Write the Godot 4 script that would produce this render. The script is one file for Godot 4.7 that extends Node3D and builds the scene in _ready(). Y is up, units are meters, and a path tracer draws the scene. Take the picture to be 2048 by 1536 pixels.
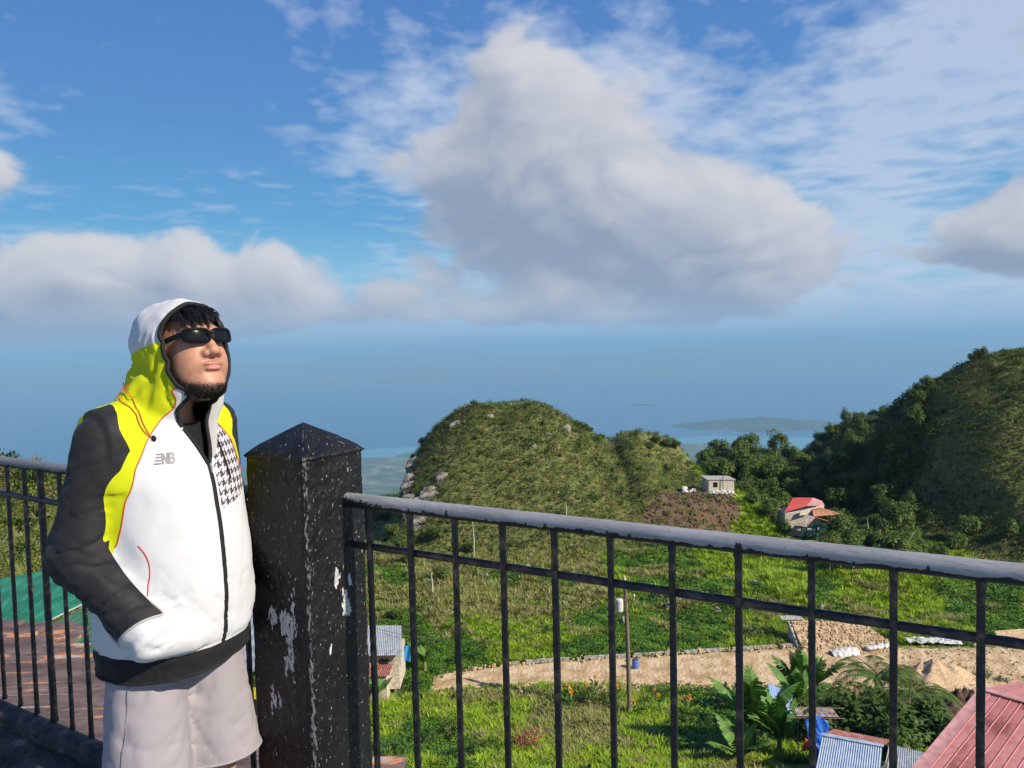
extends Node3D

const EYE := 1.57
var rng := RandomNumberGenerator.new()
var taken := {}
var M := {}
var mesh_cache := {}

func _ready() -> void:
	rng.seed = 20240611
	set_camera()
	set_sky()
	set_sun()
	make_materials()
	build_sea_and_far_land()
	build_terrain()
	build_deck()
	build_lower_terrace()
	build_road()
	build_buildings()
	build_vegetation()
	build_person()
	build_small_things()

func set_camera() -> void:
	var cam := Camera3D.new()
	cam.name = "camera"
	cam.fov = 53.0
	cam.near = 0.05
	cam.far = 200000.0
	cam.position = Vector3(0, EYE, 0)
	cam.rotation_degrees = Vector3(-3.0, 0, -1.4)
	add_child(cam)
	cam.current = true

func set_sun() -> void:
	var sun := DirectionalLight3D.new()
	sun.name = "sun"
	var e := deg_to_rad(36.0)
	var to := Vector3(-0.862 * cos(e), -sin(e), -0.507 * cos(e))
	sun.basis = Basis.looking_at(to, Vector3.UP)
	sun.light_energy = 1.6
	sun.light_color = Color(1.0, 0.955, 0.88)
	sun.light_angular_distance = 0.5
	sun.shadow_enabled = true
	add_child(sun)

# ---------------------------------------------------------------- sky
# clouds: azimuth, elevation, radius in azimuth, radius in elevation, weight
const CLOUDS := [
	[0.9, 18.6, 3.4, 4.2, 1.0], [3.9, 14.8, 6.8, 4.8, 1.1], [-2.4, 12.4, 5.8, 3.8, 1.0], [4.6, 10.0, 8.6, 4.6, 1.0],
	[12.1, 8.7, 7.6, 3.6, 0.95], [17.6, 7.4, 4.6, 3.2, 0.95], [12.6, 4.5, 8.6, 2.9, 1.0], [17.4, 3.2, 4.6, 2.0, 0.9], [3.4, 3.4, 3.2, 1.7, 0.9],
	[-33.5, 4.6, 5.2, 2.6, 1.0], [-28.2, 5.4, 4.0, 2.6, 0.9], [-22.5, 6.8, 2.2, 2.4, 0.9], [-22.8, 4.4, 6.0, 2.6, 0.9], [-16.6, 5.2, 3.2, 2.4, 1.0],
	[-31.4, 1.8, 8.6, 2.0, 1.05], [-21.2, 2.4, 6.4, 2.0, 0.7], [-34.2, 11.2, 3.2, 1.9, 1.05], [-9.5, 3.8, 5.0, 1.3, 0.8], [-7.0, 5.4, 7.0, 2.2, 0.25], [-2.0, 2.4, 5.0, 0.9, 0.5], [23.0, 1.3, 4.0, 0.5, 0.55], [-12.0, 2.2, 9.0, 0.9, 0.75], [-2.0, 8.2, 9.0, 2.0, 0.3], [8.0, 1.8, 9.0, 0.8, 0.6],
	[32.8, 5.6, 4.4, 2.3, 1.5], [34.6, 8.8, 3.8, 3.4, 1.0], [36.0, 18.0, 4.0, 6.0, 0.5], [-10.0, 24.0, 4.0, 3.0, 0.25],
]
const SKY_STOPS := [[0.0, 150, 182, 212], [2.0, 156, 190, 217], [5.0, 134, 190, 222], [9.0, 100, 164, 212], [15.0, 90, 144, 202], [22.0, 82, 130, 194], [32.0, 68, 114, 186], [60.0, 50, 96, 172], [90.0, 44, 86, 162]]

func sky_clouds() -> Array:
	var all := CLOUDS.duplicate()
	var r := RandomNumberGenerator.new()
	r.seed = 77
	for k in 46:                                             # the same broken cloud goes on all the way round
		var az := r.randf_range(46.0, 314.0)
		var el := r.randf_range(1.5, 17.0)
		for j in 3:
			all.append([az + r.randf_range(-6, 6), el + r.randf_range(-2, 2), r.randf_range(3.5, 8.5), r.randf_range(2.0, 4.6), r.randf_range(0.6, 1.0)])
	return all

func set_sky() -> void:
	var w := 4096
	var h := 2048
	var nz := FastNoiseLite.new()
	nz.seed = 5
	nz.noise_type = FastNoiseLite.TYPE_SIMPLEX_SMOOTH
	nz.frequency = 0.072
	nz.fractal_octaves = 5
	nz.fractal_gain = 0.46
	var thin := FastNoiseLite.new()
	thin.seed = 21
	thin.noise_type = FastNoiseLite.TYPE_SIMPLEX_SMOOTH
	thin.frequency = 0.34
	thin.fractal_octaves = 5
	thin.fractal_gain = 0.55
	var wide := FastNoiseLite.new()
	wide.seed = 9
	wide.noise_type = FastNoiseLite.TYPE_SIMPLEX_SMOOTH
	wide.frequency = 0.035
	wide.fractal_octaves = 2
	# the broad cloud field at one value for each degree and a half, smoothed up by the image itself
	var clouds := sky_clouds()
	var fw := 360
	var fh := 60
	var field := Image.create(fw, fh, false, Image.FORMAT_RF)
	var low := Image.create(fw, fh, false, Image.FORMAT_RF)
	for y in fh:
		var el := (fh - 0.5 - y) * 0.75
		for x in fw:
			var az := x + 0.5 - 180.0                     # the seam lies behind the camera
			var s := 0.0
			var b := 0.0
			var bw := 0.0001
			for c in clouds:
				var dv: float = (el - c[1]) / c[3]
				if absf(dv) > 2.4:
					continue
				var du: float = fposmod(az - c[0] + 180.0, 360.0) - 180.0
				du /= c[2]
				if absf(du) > 2.4:
					continue
				var g: float = c[4] * exp(-(du * du + dv * dv) * 1.0)
				s += g
				b += g * dv
				bw += g
			field.set_pixel(x, y, Color(s, 0, 0))
			low.set_pixel(x, y, Color(b / bw, 0, 0))
	var out := Image.create(w, h, false, Image.FORMAT_RGBF)
	var small := Image.create(1024, 256, false, Image.FORMAT_RGBF)
	# whole upper half at a quarter of the size, then the view and its surroundings at full size
	fill_sky(small, 0, 0, 1024.0 / 360.0, 90.0, field, low, nz, thin, wide, 1.0)
	small.resize(4096, 1024, Image.INTERPOLATE_CUBIC)
	out.fill(Color(0.34, 0.44, 0.56))
	out.blit_rect(small, Rect2i(0, 0, 4096, 1024), Vector2i(0, 0))
	var s2 := 4096.0 / 360.0
	var vw := int(92.0 * s2)
	var vh := int(40.0 * s2)
	var win := Image.create(vw, vh, false, Image.FORMAT_RGBF)
	var x0 := int((180.0 - 46.0) * s2)
	fill_sky(win, x0, 1024 - vh, s2, 90.0, field, low, nz, thin, wide, 0.0)
	out.blit_rect(win, Rect2i(0, 0, vw, vh), Vector2i(x0, 1024 - vh))
	var turned := Image.create(w, h, false, Image.FORMAT_RGBF)   # Godot's panorama begins straight ahead
	turned.blit_rect(out, Rect2i(2048, 0, 2048, 2048), Vector2i(0, 0))
	turned.blit_rect(out, Rect2i(0, 0, 2048, 2048), Vector2i(2048, 0))
	var m := PanoramaSkyMaterial.new()
	m.panorama = ImageTexture.create_from_image(turned)
	var sky := Sky.new()
	sky.sky_material = m
	var env := Environment.new()
	env.background_mode = Environment.BG_SKY
	env.sky = sky
	env.tonemap_mode = Environment.TONE_MAPPER_LINEAR
	env.tonemap_exposure = 1.3
	env.background_energy_multiplier = 0.8
	env.sdfgi_enabled = true
	env.ssao_enabled = true
	env.ssil_enabled = true
	env.fog_enabled = true
	env.fog_density = 0.0001
	env.fog_light_color = Color(0.65, 0.86, 1.0)
	var we := WorldEnvironment.new()
	we.name = "world_environment"
	we.environment = env
	add_child(we)

func lin8(r: float, g: float, b: float) -> Color:
	return Color(r / 255.0, g / 255.0, b / 255.0).srgb_to_linear()

# image centre column = straight ahead (-Z); azimuth grows to the right
func fill_sky(im: Image, x0: int, y0: int, per_deg: float, top: float, field: Image, low: Image, nz: FastNoiseLite, thin: FastNoiseLite, wide: FastNoiseLite, _coarse: float) -> void:
	var f := field.duplicate() as Image
	var l := low.duplicate() as Image
	var fx := int(per_deg * 360.0)
	var fy := int(per_deg * 45.0)
	f.resize(fx, fy, Image.INTERPOLATE_CUBIC)
	l.resize(fx, fy, Image.INTERPOLATE_CUBIC)
	var stops := []
	for s in SKY_STOPS:
		stops.append([s[0], lin8(s[1], s[2], s[3])])
	var puff := noise3(6, 0.21, 5)
	puff.fractal_gain = 0.52
	var white := lin8(209, 210, 216)
	var shade := lin8(142, 156, 180)
	var veil := lin8(196, 208, 228)
	for y in im.get_height():
		var el := top - (y + y0 + 0.5) / per_deg
		var base: Color = stops[stops.size() - 1][1]
		for k in range(1, stops.size()):
			if el < stops[k][0]:
				var t: float = clampf((el - stops[k - 1][0]) / (stops[k][0] - stops[k - 1][0]), 0, 1)
				base = (stops[k - 1][1] as Color).lerp(stops[k][1], t)
				break
		var squeeze := 1.0 / (0.16 + 0.84 * sin(deg_to_rad(clampf(el, 0.5, 90.0) * 1.0 + 4.0)))
		var ce := cos(deg_to_rad(el))
		for x in im.get_width():
			var az := (x + x0 + 0.5) / per_deg - 180.0
			var a := deg_to_rad(az)
			var dir := Vector3(sin(a) * ce, 0.0, -cos(a) * ce) * 57.3
			var c := base
			# high thin cloud in small ripples, thicker towards the right
			var wv := wide.get_noise_3d(dir.x * 1.0, el * 1.6, dir.z * 1.0)
			var cover := clampf(0.42 + 0.5 * sin(a + 0.25) * cos(a * 0.5) + wv * 0.75 + 0.30 * exp(-pow((el - 6.0) / 3.2, 2.0)), 0.0, 1.0)
			var tn := thin.get_noise_3d(dir.x * 0.7, el * 1.5 * minf(squeeze, 2.6), dir.z * 0.7)
			var tv := clampf((cover - 0.30 + tn * 0.55) * 1.25, 0.0, 0.74) * smoothstep(0.0, 3.0, el) * (1.0 - 0.7 * smoothstep(26.0, 50.0, el))
			c = c.lerp(veil, tv)
			if el < 45.0:
				var ix := int(fposmod(az + 180.0, 360.0) * per_deg) % fx
				var iy := clampi(int((45.0 - el) * per_deg), 0, fy - 1)
				# a puff is thick where the broad field and the billows add up; it is brighter where it thins out towards the sun
				var wp := nz.get_noise_3d(dir.x * 0.6 + 90.0, el * 0.8, dir.z * 0.6) * 7.0
				var n := nz.get_noise_3d(dir.x + wp, el * 1.4 + wp * 0.5, dir.z)
				var n2 := puff.get_noise_3d(dir.x - wp, el * 1.5 + wp, dir.z)
				var d := f.get_pixel(ix, iy).r + n * 0.46 + n2 * 0.46
				var m := smoothstep(0.44, 0.80, d) * (0.55 + 0.45 * smoothstep(0.4, 1.0, d))
				if m > 0.001:
					var jx := (ix + int(1.5 * per_deg)) % fx
					var jy := clampi(iy - int(1.8 * per_deg), 0, fy - 1)
					var e := f.get_pixel(jx, jy).r + nz.get_noise_3d(dir.x + wp + 1.5, (el + 1.8) * 1.4 + wp * 0.5, dir.z) * 0.46 + puff.get_noise_3d(dir.x - wp + 1.0, (el + 1.2) * 1.5 + wp, dir.z) * 0.46
					var lit := clampf(0.44 + 0.60 * (d - e) + 0.20 * l.get_pixel(ix, iy).r - 0.18 * smoothstep(0.9, 1.7, d), 0.0, 1.0)
					c = c.lerp(shade.lerp(white, lit), m * 0.96)
			# low haze bank of thin layers
			var hz := (1.0 - smoothstep(0.0, 4.5, el)) * 0.5
			c = c.lerp(stops[0][1], hz)
			im.set_pixel(x, y, c)

# ---------------------------------------------------------------- naming and nodes
func numbered(called: String) -> String:
	var n: int = taken.get(called, -1) + 1
	taken[called] = n
	return called if n == 0 else "%s_%03d" % [called, n]

func tag(o: Node, label: String, category: String, group := "", kind := "") -> Node:
	if label:
		o.set_meta("label", label)
	if category:
		o.set_meta("category", category)
	if group:
		o.set_meta("group", group)
	if kind:
		o.set_meta("kind", kind)
	return o

func thing(called: String, label: String, category: String, at := Vector3.ZERO, turn := 0.0, group := "") -> Node3D:
	var o := Node3D.new()
	o.name = numbered(called)
	add_child(o)
	o.position = at
	o.rotation.y = turn
	tag(o, label, category, group)
	return o

func part(parent: Node, called: String, mesh: Mesh, m: Material, tr := Transform3D()) -> MeshInstance3D:
	var o := MeshInstance3D.new()
	o.name = called if parent != self else numbered(called)
	o.mesh = mesh
	o.material_override = m
	parent.add_child(o, true)
	o.transform = tr
	return o

func setting(called: String, mesh: Mesh, m: Material, label := "", tr := Transform3D()) -> MeshInstance3D:
	var o := part(self, called, mesh, m, tr)
	o.set_meta("kind", "structure")
	if label:
		o.set_meta("label", label)
	return o

func copy_of(o: Node3D, at: Vector3, turn: float, scale := 1.0, label := "") -> Node3D:
	var base := String(o.name)
	if base.length() > 4 and base[base.length() - 4] == "_" and base.substr(base.length() - 3).is_valid_int():
		base = base.substr(0, base.length() - 4)
	var c := o.duplicate() as Node3D
	c.name = numbered(base)
	add_child(c)
	c.position = at
	c.rotation = Vector3(0, turn, 0)
	c.scale = Vector3.ONE * scale
	if label:
		c.set_meta("label", label)
	return c

# ---------------------------------------------------------------- materials
func srgb(c: Color) -> Color:
	return c.linear_to_srgb()

func mat(c: Color, rough := 0.8, vertex := false) -> StandardMaterial3D:
	var m := StandardMaterial3D.new()
	m.albedo_color = srgb(c)
	m.roughness = rough
	m.vertex_color_use_as_albedo = vertex
	m.cull_mode = BaseMaterial3D.CULL_DISABLED
	return m

func noise_tex(seed_: int, freq: float, octaves: int, ramp: Array, size := 256, stretch := Vector2.ONE) -> ImageTexture:
	# ramp: [[position, Color linear], ...] ; seamless noise coloured by it
	var n := FastNoiseLite.new()
	n.seed = seed_
	n.noise_type = FastNoiseLite.TYPE_SIMPLEX_SMOOTH
	n.frequency = freq
	n.fractal_octaves = octaves
	var src := n.get_seamless_image(int(size / stretch.x), int(size / stretch.y))
	src.convert(Image.FORMAT_L8)
	src.resize(size, size, Image.INTERPOLATE_CUBIC)
	var lut := PackedByteArray()
	for i in 256:
		var t := i / 255.0
		var c: Color = ramp[ramp.size() - 1][1]
		if t <= ramp[0][0]:
			c = ramp[0][1]
		else:
			for k in range(1, ramp.size()):
				if t <= ramp[k][0]:
					c = (ramp[k - 1][1] as Color).lerp(ramp[k][1], (t - ramp[k - 1][0]) / (ramp[k][0] - ramp[k - 1][0]))
					break
		c = srgb(c)
		lut.append(int(clampf(c.r, 0, 1) * 255))
		lut.append(int(clampf(c.g, 0, 1) * 255))
		lut.append(int(clampf(c.b, 0, 1) * 255))
	var data := src.get_data()
	var res := PackedByteArray()
	res.resize(data.size() * 3)
	for i in data.size():
		var v := data[i] * 3
		res[i * 3] = lut[v]
		res[i * 3 + 1] = lut[v + 1]
		res[i * 3 + 2] = lut[v + 2]
	return ImageTexture.create_from_image(Image.create_from_data(size, size, false, Image.FORMAT_RGB8, res))

func gray(v: float) -> Color:
	return Color(v, v, v)

func bump_tex(seed_: int, freq: float, octaves: int, strength: float, size := 512, stretch := Vector2.ONE) -> ImageTexture:
	var n := FastNoiseLite.new()
	n.seed = seed_
	n.noise_type = FastNoiseLite.TYPE_SIMPLEX_SMOOTH
	n.frequency = freq
	n.fractal_octaves = octaves
	var src := n.get_seamless_image(int(size / stretch.x), int(size / stretch.y))
	src.resize(size, size, Image.INTERPOLATE_CUBIC)
	src.convert(Image.FORMAT_RGBA8)
	src.bump_map_to_normal_map(strength)
	return ImageTexture.create_from_image(src)

func triplanar(m: StandardMaterial3D, scale: float, world := false) -> StandardMaterial3D:
	m.uv1_triplanar = true
	m.uv1_world_triplanar = world
	m.uv1_scale = Vector3.ONE * scale
	return m

func textured(seed_: int, freq: float, oct: int, ramp: Array, rough: float, scale: float, bump := 0.0, world := false) -> StandardMaterial3D:
	var m := mat(Color(1, 1, 1), rough)
	m.albedo_texture = noise_tex(seed_, freq, oct, ramp)
	if bump > 0.0:
		m.normal_enabled = true
		if not M.has("bump"):
			M.bump = bump_tex(3, 0.035, 5, 7.0)
		m.normal_texture = M.bump
		m.normal_scale = bump
	return triplanar(m, scale, world)

# ---------------------------------------------------------------- mesh helpers
func begin() -> SurfaceTool:
	var st := SurfaceTool.new()
	st.begin(Mesh.PRIMITIVE_TRIANGLES)
	st.set_smooth_group(-1)
	return st

func done(st: SurfaceTool, normals := true) -> ArrayMesh:
	if normals:
		st.generate_normals()
	return st.commit()

func quad(st: SurfaceTool, a: Vector3, b: Vector3, c: Vector3, d: Vector3) -> void:
	# a b c d run clockwise seen from the front
	st.add_vertex(a); st.add_vertex(b); st.add_vertex(c)
	st.add_vertex(a); st.add_vertex(c); st.add_vertex(d)

func box(st: SurfaceTool, tr: Transform3D, s: Vector3) -> void:
	var h := s * 0.5
	var v := []
	for i in 8:
		v.append(tr * Vector3(h.x if i & 1 else -h.x, h.y if i & 2 else -h.y, h.z if i & 4 else -h.z))
	for f in [[4, 6, 7, 5], [1, 3, 2, 0], [5, 7, 3, 1], [0, 2, 6, 4], [6, 2, 3, 7], [0, 4, 5, 1]]:
		quad(st, v[f[0]], v[f[1]], v[f[2]], v[f[3]])

func box_mesh(s: Vector3) -> ArrayMesh:
	# a box whose edges are cut back a little
	var st := begin()
	var b := minf(minf(s.x, s.y), s.z) * 0.07
	bevel_box(st, Transform3D(), s, b)
	return done(st)

func bevel_box(st: SurfaceTool, tr: Transform3D, s: Vector3, b: float) -> void:
	var h := s * 0.5
	var ring := func(y: float, inset: float) -> Array:
		var x := h.x - inset
		var z := h.z - inset
		return [Vector3(-x + b, y, -z), Vector3(x - b, y, -z), Vector3(x, y, -z + b), Vector3(x, y, z - b), Vector3(x - b, y, z), Vector3(-x + b, y, z), Vector3(-x, y, z - b), Vector3(-x, y, -z + b)]
	var rings := [ring.call(-h.y, b), ring.call(-h.y + b, 0.0), ring.call(h.y - b, 0.0), ring.call(h.y, b)]
	for r in 3:
		for k in 8:
			var n := (k + 1) % 8
			quad(st, tr * (rings[r][k] as Vector3), tr * (rings[r][n] as Vector3), tr * (rings[r + 1][n] as Vector3), tr * (rings[r + 1][k] as Vector3))
	for k in range(1, 7):
		st.add_vertex(tr * (rings[3][0] as Vector3)); st.add_vertex(tr * (rings[3][k] as Vector3)); st.add_vertex(tr * (rings[3][k + 1] as Vector3))
		st.add_vertex(tr * (rings[0][0] as Vector3)); st.add_vertex(tr * (rings[0][k + 1] as Vector3)); st.add_vertex(tr * (rings[0][k] as Vector3))

func bar_between(st: SurfaceTool, a: Vector3, b: Vector3, s: Vector2) -> void:
	var d := b - a
	var up := Vector3.UP if absf(d.normalized().y) < 0.95 else Vector3.RIGHT
	var bs := Basis.looking_at(d, up)
	box(st, Transform3D(bs, (a + b) * 0.5), Vector3(s.x, s.y, d.length()))

func tube(st: SurfaceTool, pts: Array, radii: Array, sides := 8, smooth := true, caps := true) -> void:
	st.set_smooth_group(0 if smooth else -1)
	var rings := []
	var n := pts.size()
	var up := Vector3.UP
	var d0: Vector3 = ((pts[1] as Vector3) - (pts[0] as Vector3)).normalized()
	if absf(d0.dot(up)) > 0.9:
		up = Vector3.RIGHT
	for i in n:
		var d: Vector3
		if i == 0:
			d = (pts[1] as Vector3) - (pts[0] as Vector3)
		elif i == n - 1:
			d = (pts[n - 1] as Vector3) - (pts[n - 2] as Vector3)
		else:
			d = (pts[i + 1] as Vector3) - (pts[i - 1] as Vector3)
		d = d.normalized()
		var x := up.cross(d).normalized()
		var y := d.cross(x)
		up = y
		var ring := []
		for k in sides:
			var a := TAU * k / sides
			ring.append((pts[i] as Vector3) + (x * cos(a) + y * sin(a)) * float(radii[i]))
		rings.append(ring)
	for i in n - 1:
		for k in sides:
			var m := (k + 1) % sides
			quad(st, rings[i][k], rings[i + 1][k], rings[i + 1][m], rings[i][m])
	if caps:
		st.set_smooth_group(-1)
		for k in range(1, sides - 1):
			st.add_vertex(rings[0][0]); st.add_vertex(rings[0][k]); st.add_vertex(rings[0][k + 1])
			st.add_vertex(rings[n - 1][0]); st.add_vertex(rings[n - 1][k + 1]); st.add_vertex(rings[n - 1][k])

func tube_mesh(pts: Array, radii: Array, sides := 8, smooth := true) -> ArrayMesh:
	var st := begin()
	tube(st, pts, radii, sides, smooth)
	return done(st)

func lathe(profile: Array, sides := 20) -> ArrayMesh:
	# profile: Vector2(radius, height) from bottom to top
	var st := begin()
	st.set_smooth_group(-1)
	for i in profile.size() - 1:
		var a: Vector2 = profile[i]
		var b: Vector2 = profile[i + 1]
		for k in sides:
			var t0 := TAU * k / sides
			var t1 := TAU * (k + 1) / sides
			quad(st, Vector3(cos(t0) * a.x, a.y, sin(t0) * a.x), Vector3(cos(t1) * a.x, a.y, sin(t1) * a.x), Vector3(cos(t1) * b.x, b.y, sin(t1) * b.x), Vector3(cos(t0) * b.x, b.y, sin(t0) * b.x))
	return done(st)

# ---------------------------------------------------------------- materials of the place
func make_materials() -> void:
	M.sea = mat(Color(0.022, 0.125, 0.24), 0.32)
	M.sea.metallic_specular = 0.35
	M.sea.normal_enabled = true
	M.sea.normal_texture = bump_tex(40, 0.02, 4, 3.0)
	M.sea.normal_scale = 0.25
	triplanar(M.sea, 0.004, true)
	M.shallow = mat(Color(0.075, 0.28, 0.35), 0.35)
	M.lowland = textured(11, 0.012, 5, [[0.25, Color(0.045, 0.085, 0.035)], [0.5, Color(0.075, 0.115, 0.05)], [0.68, Color(0.13, 0.15, 0.075)], [0.85, Color(0.26, 0.26, 0.2)]], 0.95, 0.0016, 0.0, true)
	M.far_land = textured(12, 0.01, 4, [[0.3, Color(0.05, 0.08, 0.045)], [0.7, Color(0.11, 0.13, 0.07)]], 0.95, 0.0004, 0.0, true)
	M.island = textured(13, 0.014, 5, [[0.25, Color(0.016, 0.035, 0.018)], [0.55, Color(0.035, 0.06, 0.028)], [0.72, Color(0.07, 0.085, 0.045)], [0.85, Color(0.2, 0.2, 0.17)]], 0.95, 0.0022, 0.0, true)
	M.ground = mat(Color(1, 1, 1), 0.95, true)
	M.ground.albedo_texture = noise_tex(31, 0.03, 5, [[0.2, gray(0.45)], [0.5, gray(0.8)], [0.8, gray(1.0)]])
	M.ground.normal_enabled = true
	M.ground.normal_texture = bump_tex(33, 0.03, 5, 8.0)
	M.ground.normal_scale = 1.0
	triplanar(M.ground, 0.22, true)
	M.limestone = textured(51, 0.015, 6, [[0.25, Color(0.08, 0.07, 0.055)], [0.45, Color(0.20, 0.18, 0.15)], [0.62, Color(0.25, 0.23, 0.195)], [0.8, Color(0.34, 0.31, 0.27)]], 0.95, 0.35, 1.4)
	M.leaf = mat(Color(1, 1, 1), 0.55, true)
	M.leaf.backlight_enabled = true
	M.leaf.backlight = Color(0.5, 0.5, 0.3)
	M.leaf.metallic_specular = 0.35
	M.bark = textured(61, 0.02, 5, [[0.25, Color(0.07, 0.05, 0.035)], [0.55, Color(0.19, 0.15, 0.11)], [0.8, Color(0.33, 0.29, 0.23)]], 0.95, 1.6, 1.0)
	M.pale_bark = textured(62, 0.02, 5, [[0.25, Color(0.28, 0.25, 0.2)], [0.7, Color(0.52, 0.48, 0.4)]], 0.9, 1.6, 0.6)
	M.soil = textured(71, 0.02, 6, [[0.2, Color(0.05, 0.027, 0.014)], [0.5, Color(0.13, 0.075, 0.04)], [0.75, Color(0.21, 0.135, 0.08)]], 0.98, 0.6, 1.4)
	M.dark_soil = textured(72, 0.02, 6, [[0.2, Color(0.03, 0.02, 0.013)], [0.5, Color(0.085, 0.055, 0.035)], [0.78, Color(0.16, 0.11, 0.075)]], 0.98, 0.7, 1.4)
	M.road = textured(73, 0.012, 6, [[0.2, Color(0.36, 0.24, 0.12)], [0.5, Color(0.50, 0.36, 0.20)], [0.8, Color(0.60, 0.46, 0.29)]], 0.97, 0.18, 0.8)
	M.rubble = textured(74, 0.03, 5, [[0.2, Color(0.30, 0.20, 0.11)], [0.5, Color(0.50, 0.36, 0.21)], [0.8, Color(0.62, 0.5, 0.34)]], 0.95, 0.9, 1.0)
	M.concrete = textured(75, 0.02, 6, [[0.2, Color(0.20, 0.19, 0.17)], [0.5, Color(0.36, 0.34, 0.31)], [0.8, Color(0.48, 0.46, 0.42)]], 0.93, 0.7, 0.5)
	M.pale_concrete = textured(76, 0.02, 6, [[0.2, Color(0.36, 0.31, 0.24)], [0.5, Color(0.52, 0.46, 0.37)], [0.8, Color(0.62, 0.56, 0.46)]], 0.93, 0.7, 0.5)
	M.zinc = textured(77, 0.02, 5, [[0.2, Color(0.20, 0.23, 0.26)], [0.55, Color(0.32, 0.36, 0.40)], [0.85, Color(0.42, 0.45, 0.48)]], 0.5, 0.5, 0.2)
	M.zinc.metallic = 0.2
	M.rusty_zinc = textured(78, 0.02, 6, [[0.2, Color(0.20, 0.10, 0.06)], [0.45, Color(0.33, 0.20, 0.13)], [0.6, Color(0.42, 0.38, 0.34)], [0.85, Color(0.5, 0.48, 0.45)]], 0.6, 0.6, 0.2)
	M.orange_tin = textured(79, 0.02, 5, [[0.2, Color(0.42, 0.16, 0.06)], [0.6, Color(0.52, 0.24, 0.13)], [0.9, Color(0.5, 0.34, 0.27)]], 0.6, 0.6, 0.2)
	M.old_wood = textured(80, 0.02, 5, [[0.2, Color(0.06, 0.045, 0.035)], [0.6, Color(0.14, 0.11, 0.085)], [0.9, Color(0.25, 0.21, 0.17)]], 0.9, 0.8, 0.5)
	M.sacking = textured(81, 0.02, 5, [[0.2, Color(0.42, 0.42, 0.40)], [0.6, Color(0.62, 0.62, 0.60)], [0.9, Color(0.72, 0.72, 0.70)]], 0.8, 1.0, 0.4)
	M.pale_paint = textured(82, 0.02, 5, [[0.2, Color(0.45, 0.44, 0.42)], [0.6, Color(0.6, 0.59, 0.57)], [0.9, Color(0.68, 0.67, 0.65)]], 0.6, 1.0, 0.1)
	M.dark_glass = mat(Color(0.015, 0.017, 0.02), 0.12)

func noise3(seed_: int, freq: float, oct := 4) -> FastNoiseLite:
	var n := FastNoiseLite.new()
	n.seed = seed_
	n.noise_type = FastNoiseLite.TYPE_SIMPLEX_SMOOTH
	n.frequency = freq
	n.fractal_octaves = oct
	return n

# ---------------------------------------------------------------- sea, lowland, islands
const SEA := -900.0

func grid_mesh(nx: int, nz: int, at_: Callable) -> ArrayMesh:
	# at_(i, j) gives the point; smooth normals
	var pos := PackedVector3Array()
	for j in nz:
		for i in nx:
			pos.append(at_.call(i, j))
	return grid_from(nx, nz, pos, PackedColorArray())

func grid_from(nx: int, nz: int, pos: PackedVector3Array, col: PackedColorArray) -> ArrayMesh:
	var nor := PackedVector3Array()
	nor.resize(pos.size())
	var idx := PackedInt32Array()
	for j in nz:
		for i in nx:
			var dx := pos[j * nx + mini(i + 1, nx - 1)] - pos[j * nx + maxi(i - 1, 0)]
			var dz := pos[mini(j + 1, nz - 1) * nx + i] - pos[maxi(j - 1, 0) * nx + i]
			var n := dx.cross(dz).normalized()
			nor[j * nx + i] = n
			if i < nx - 1 and j < nz - 1:
				var a := j * nx + i
				idx.append_array([a, a + nx, a + nx + 1, a, a + nx + 1, a + 1])
	var arr := []
	arr.resize(Mesh.ARRAY_MAX)
	arr[Mesh.ARRAY_VERTEX] = pos
	arr[Mesh.ARRAY_NORMAL] = nor
	arr[Mesh.ARRAY_INDEX] = idx
	if col.size():
		arr[Mesh.ARRAY_COLOR] = col
	var m := ArrayMesh.new()
	m.add_surface_from_arrays(Mesh.PRIMITIVE_TRIANGLES, arr)
	return m

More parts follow.
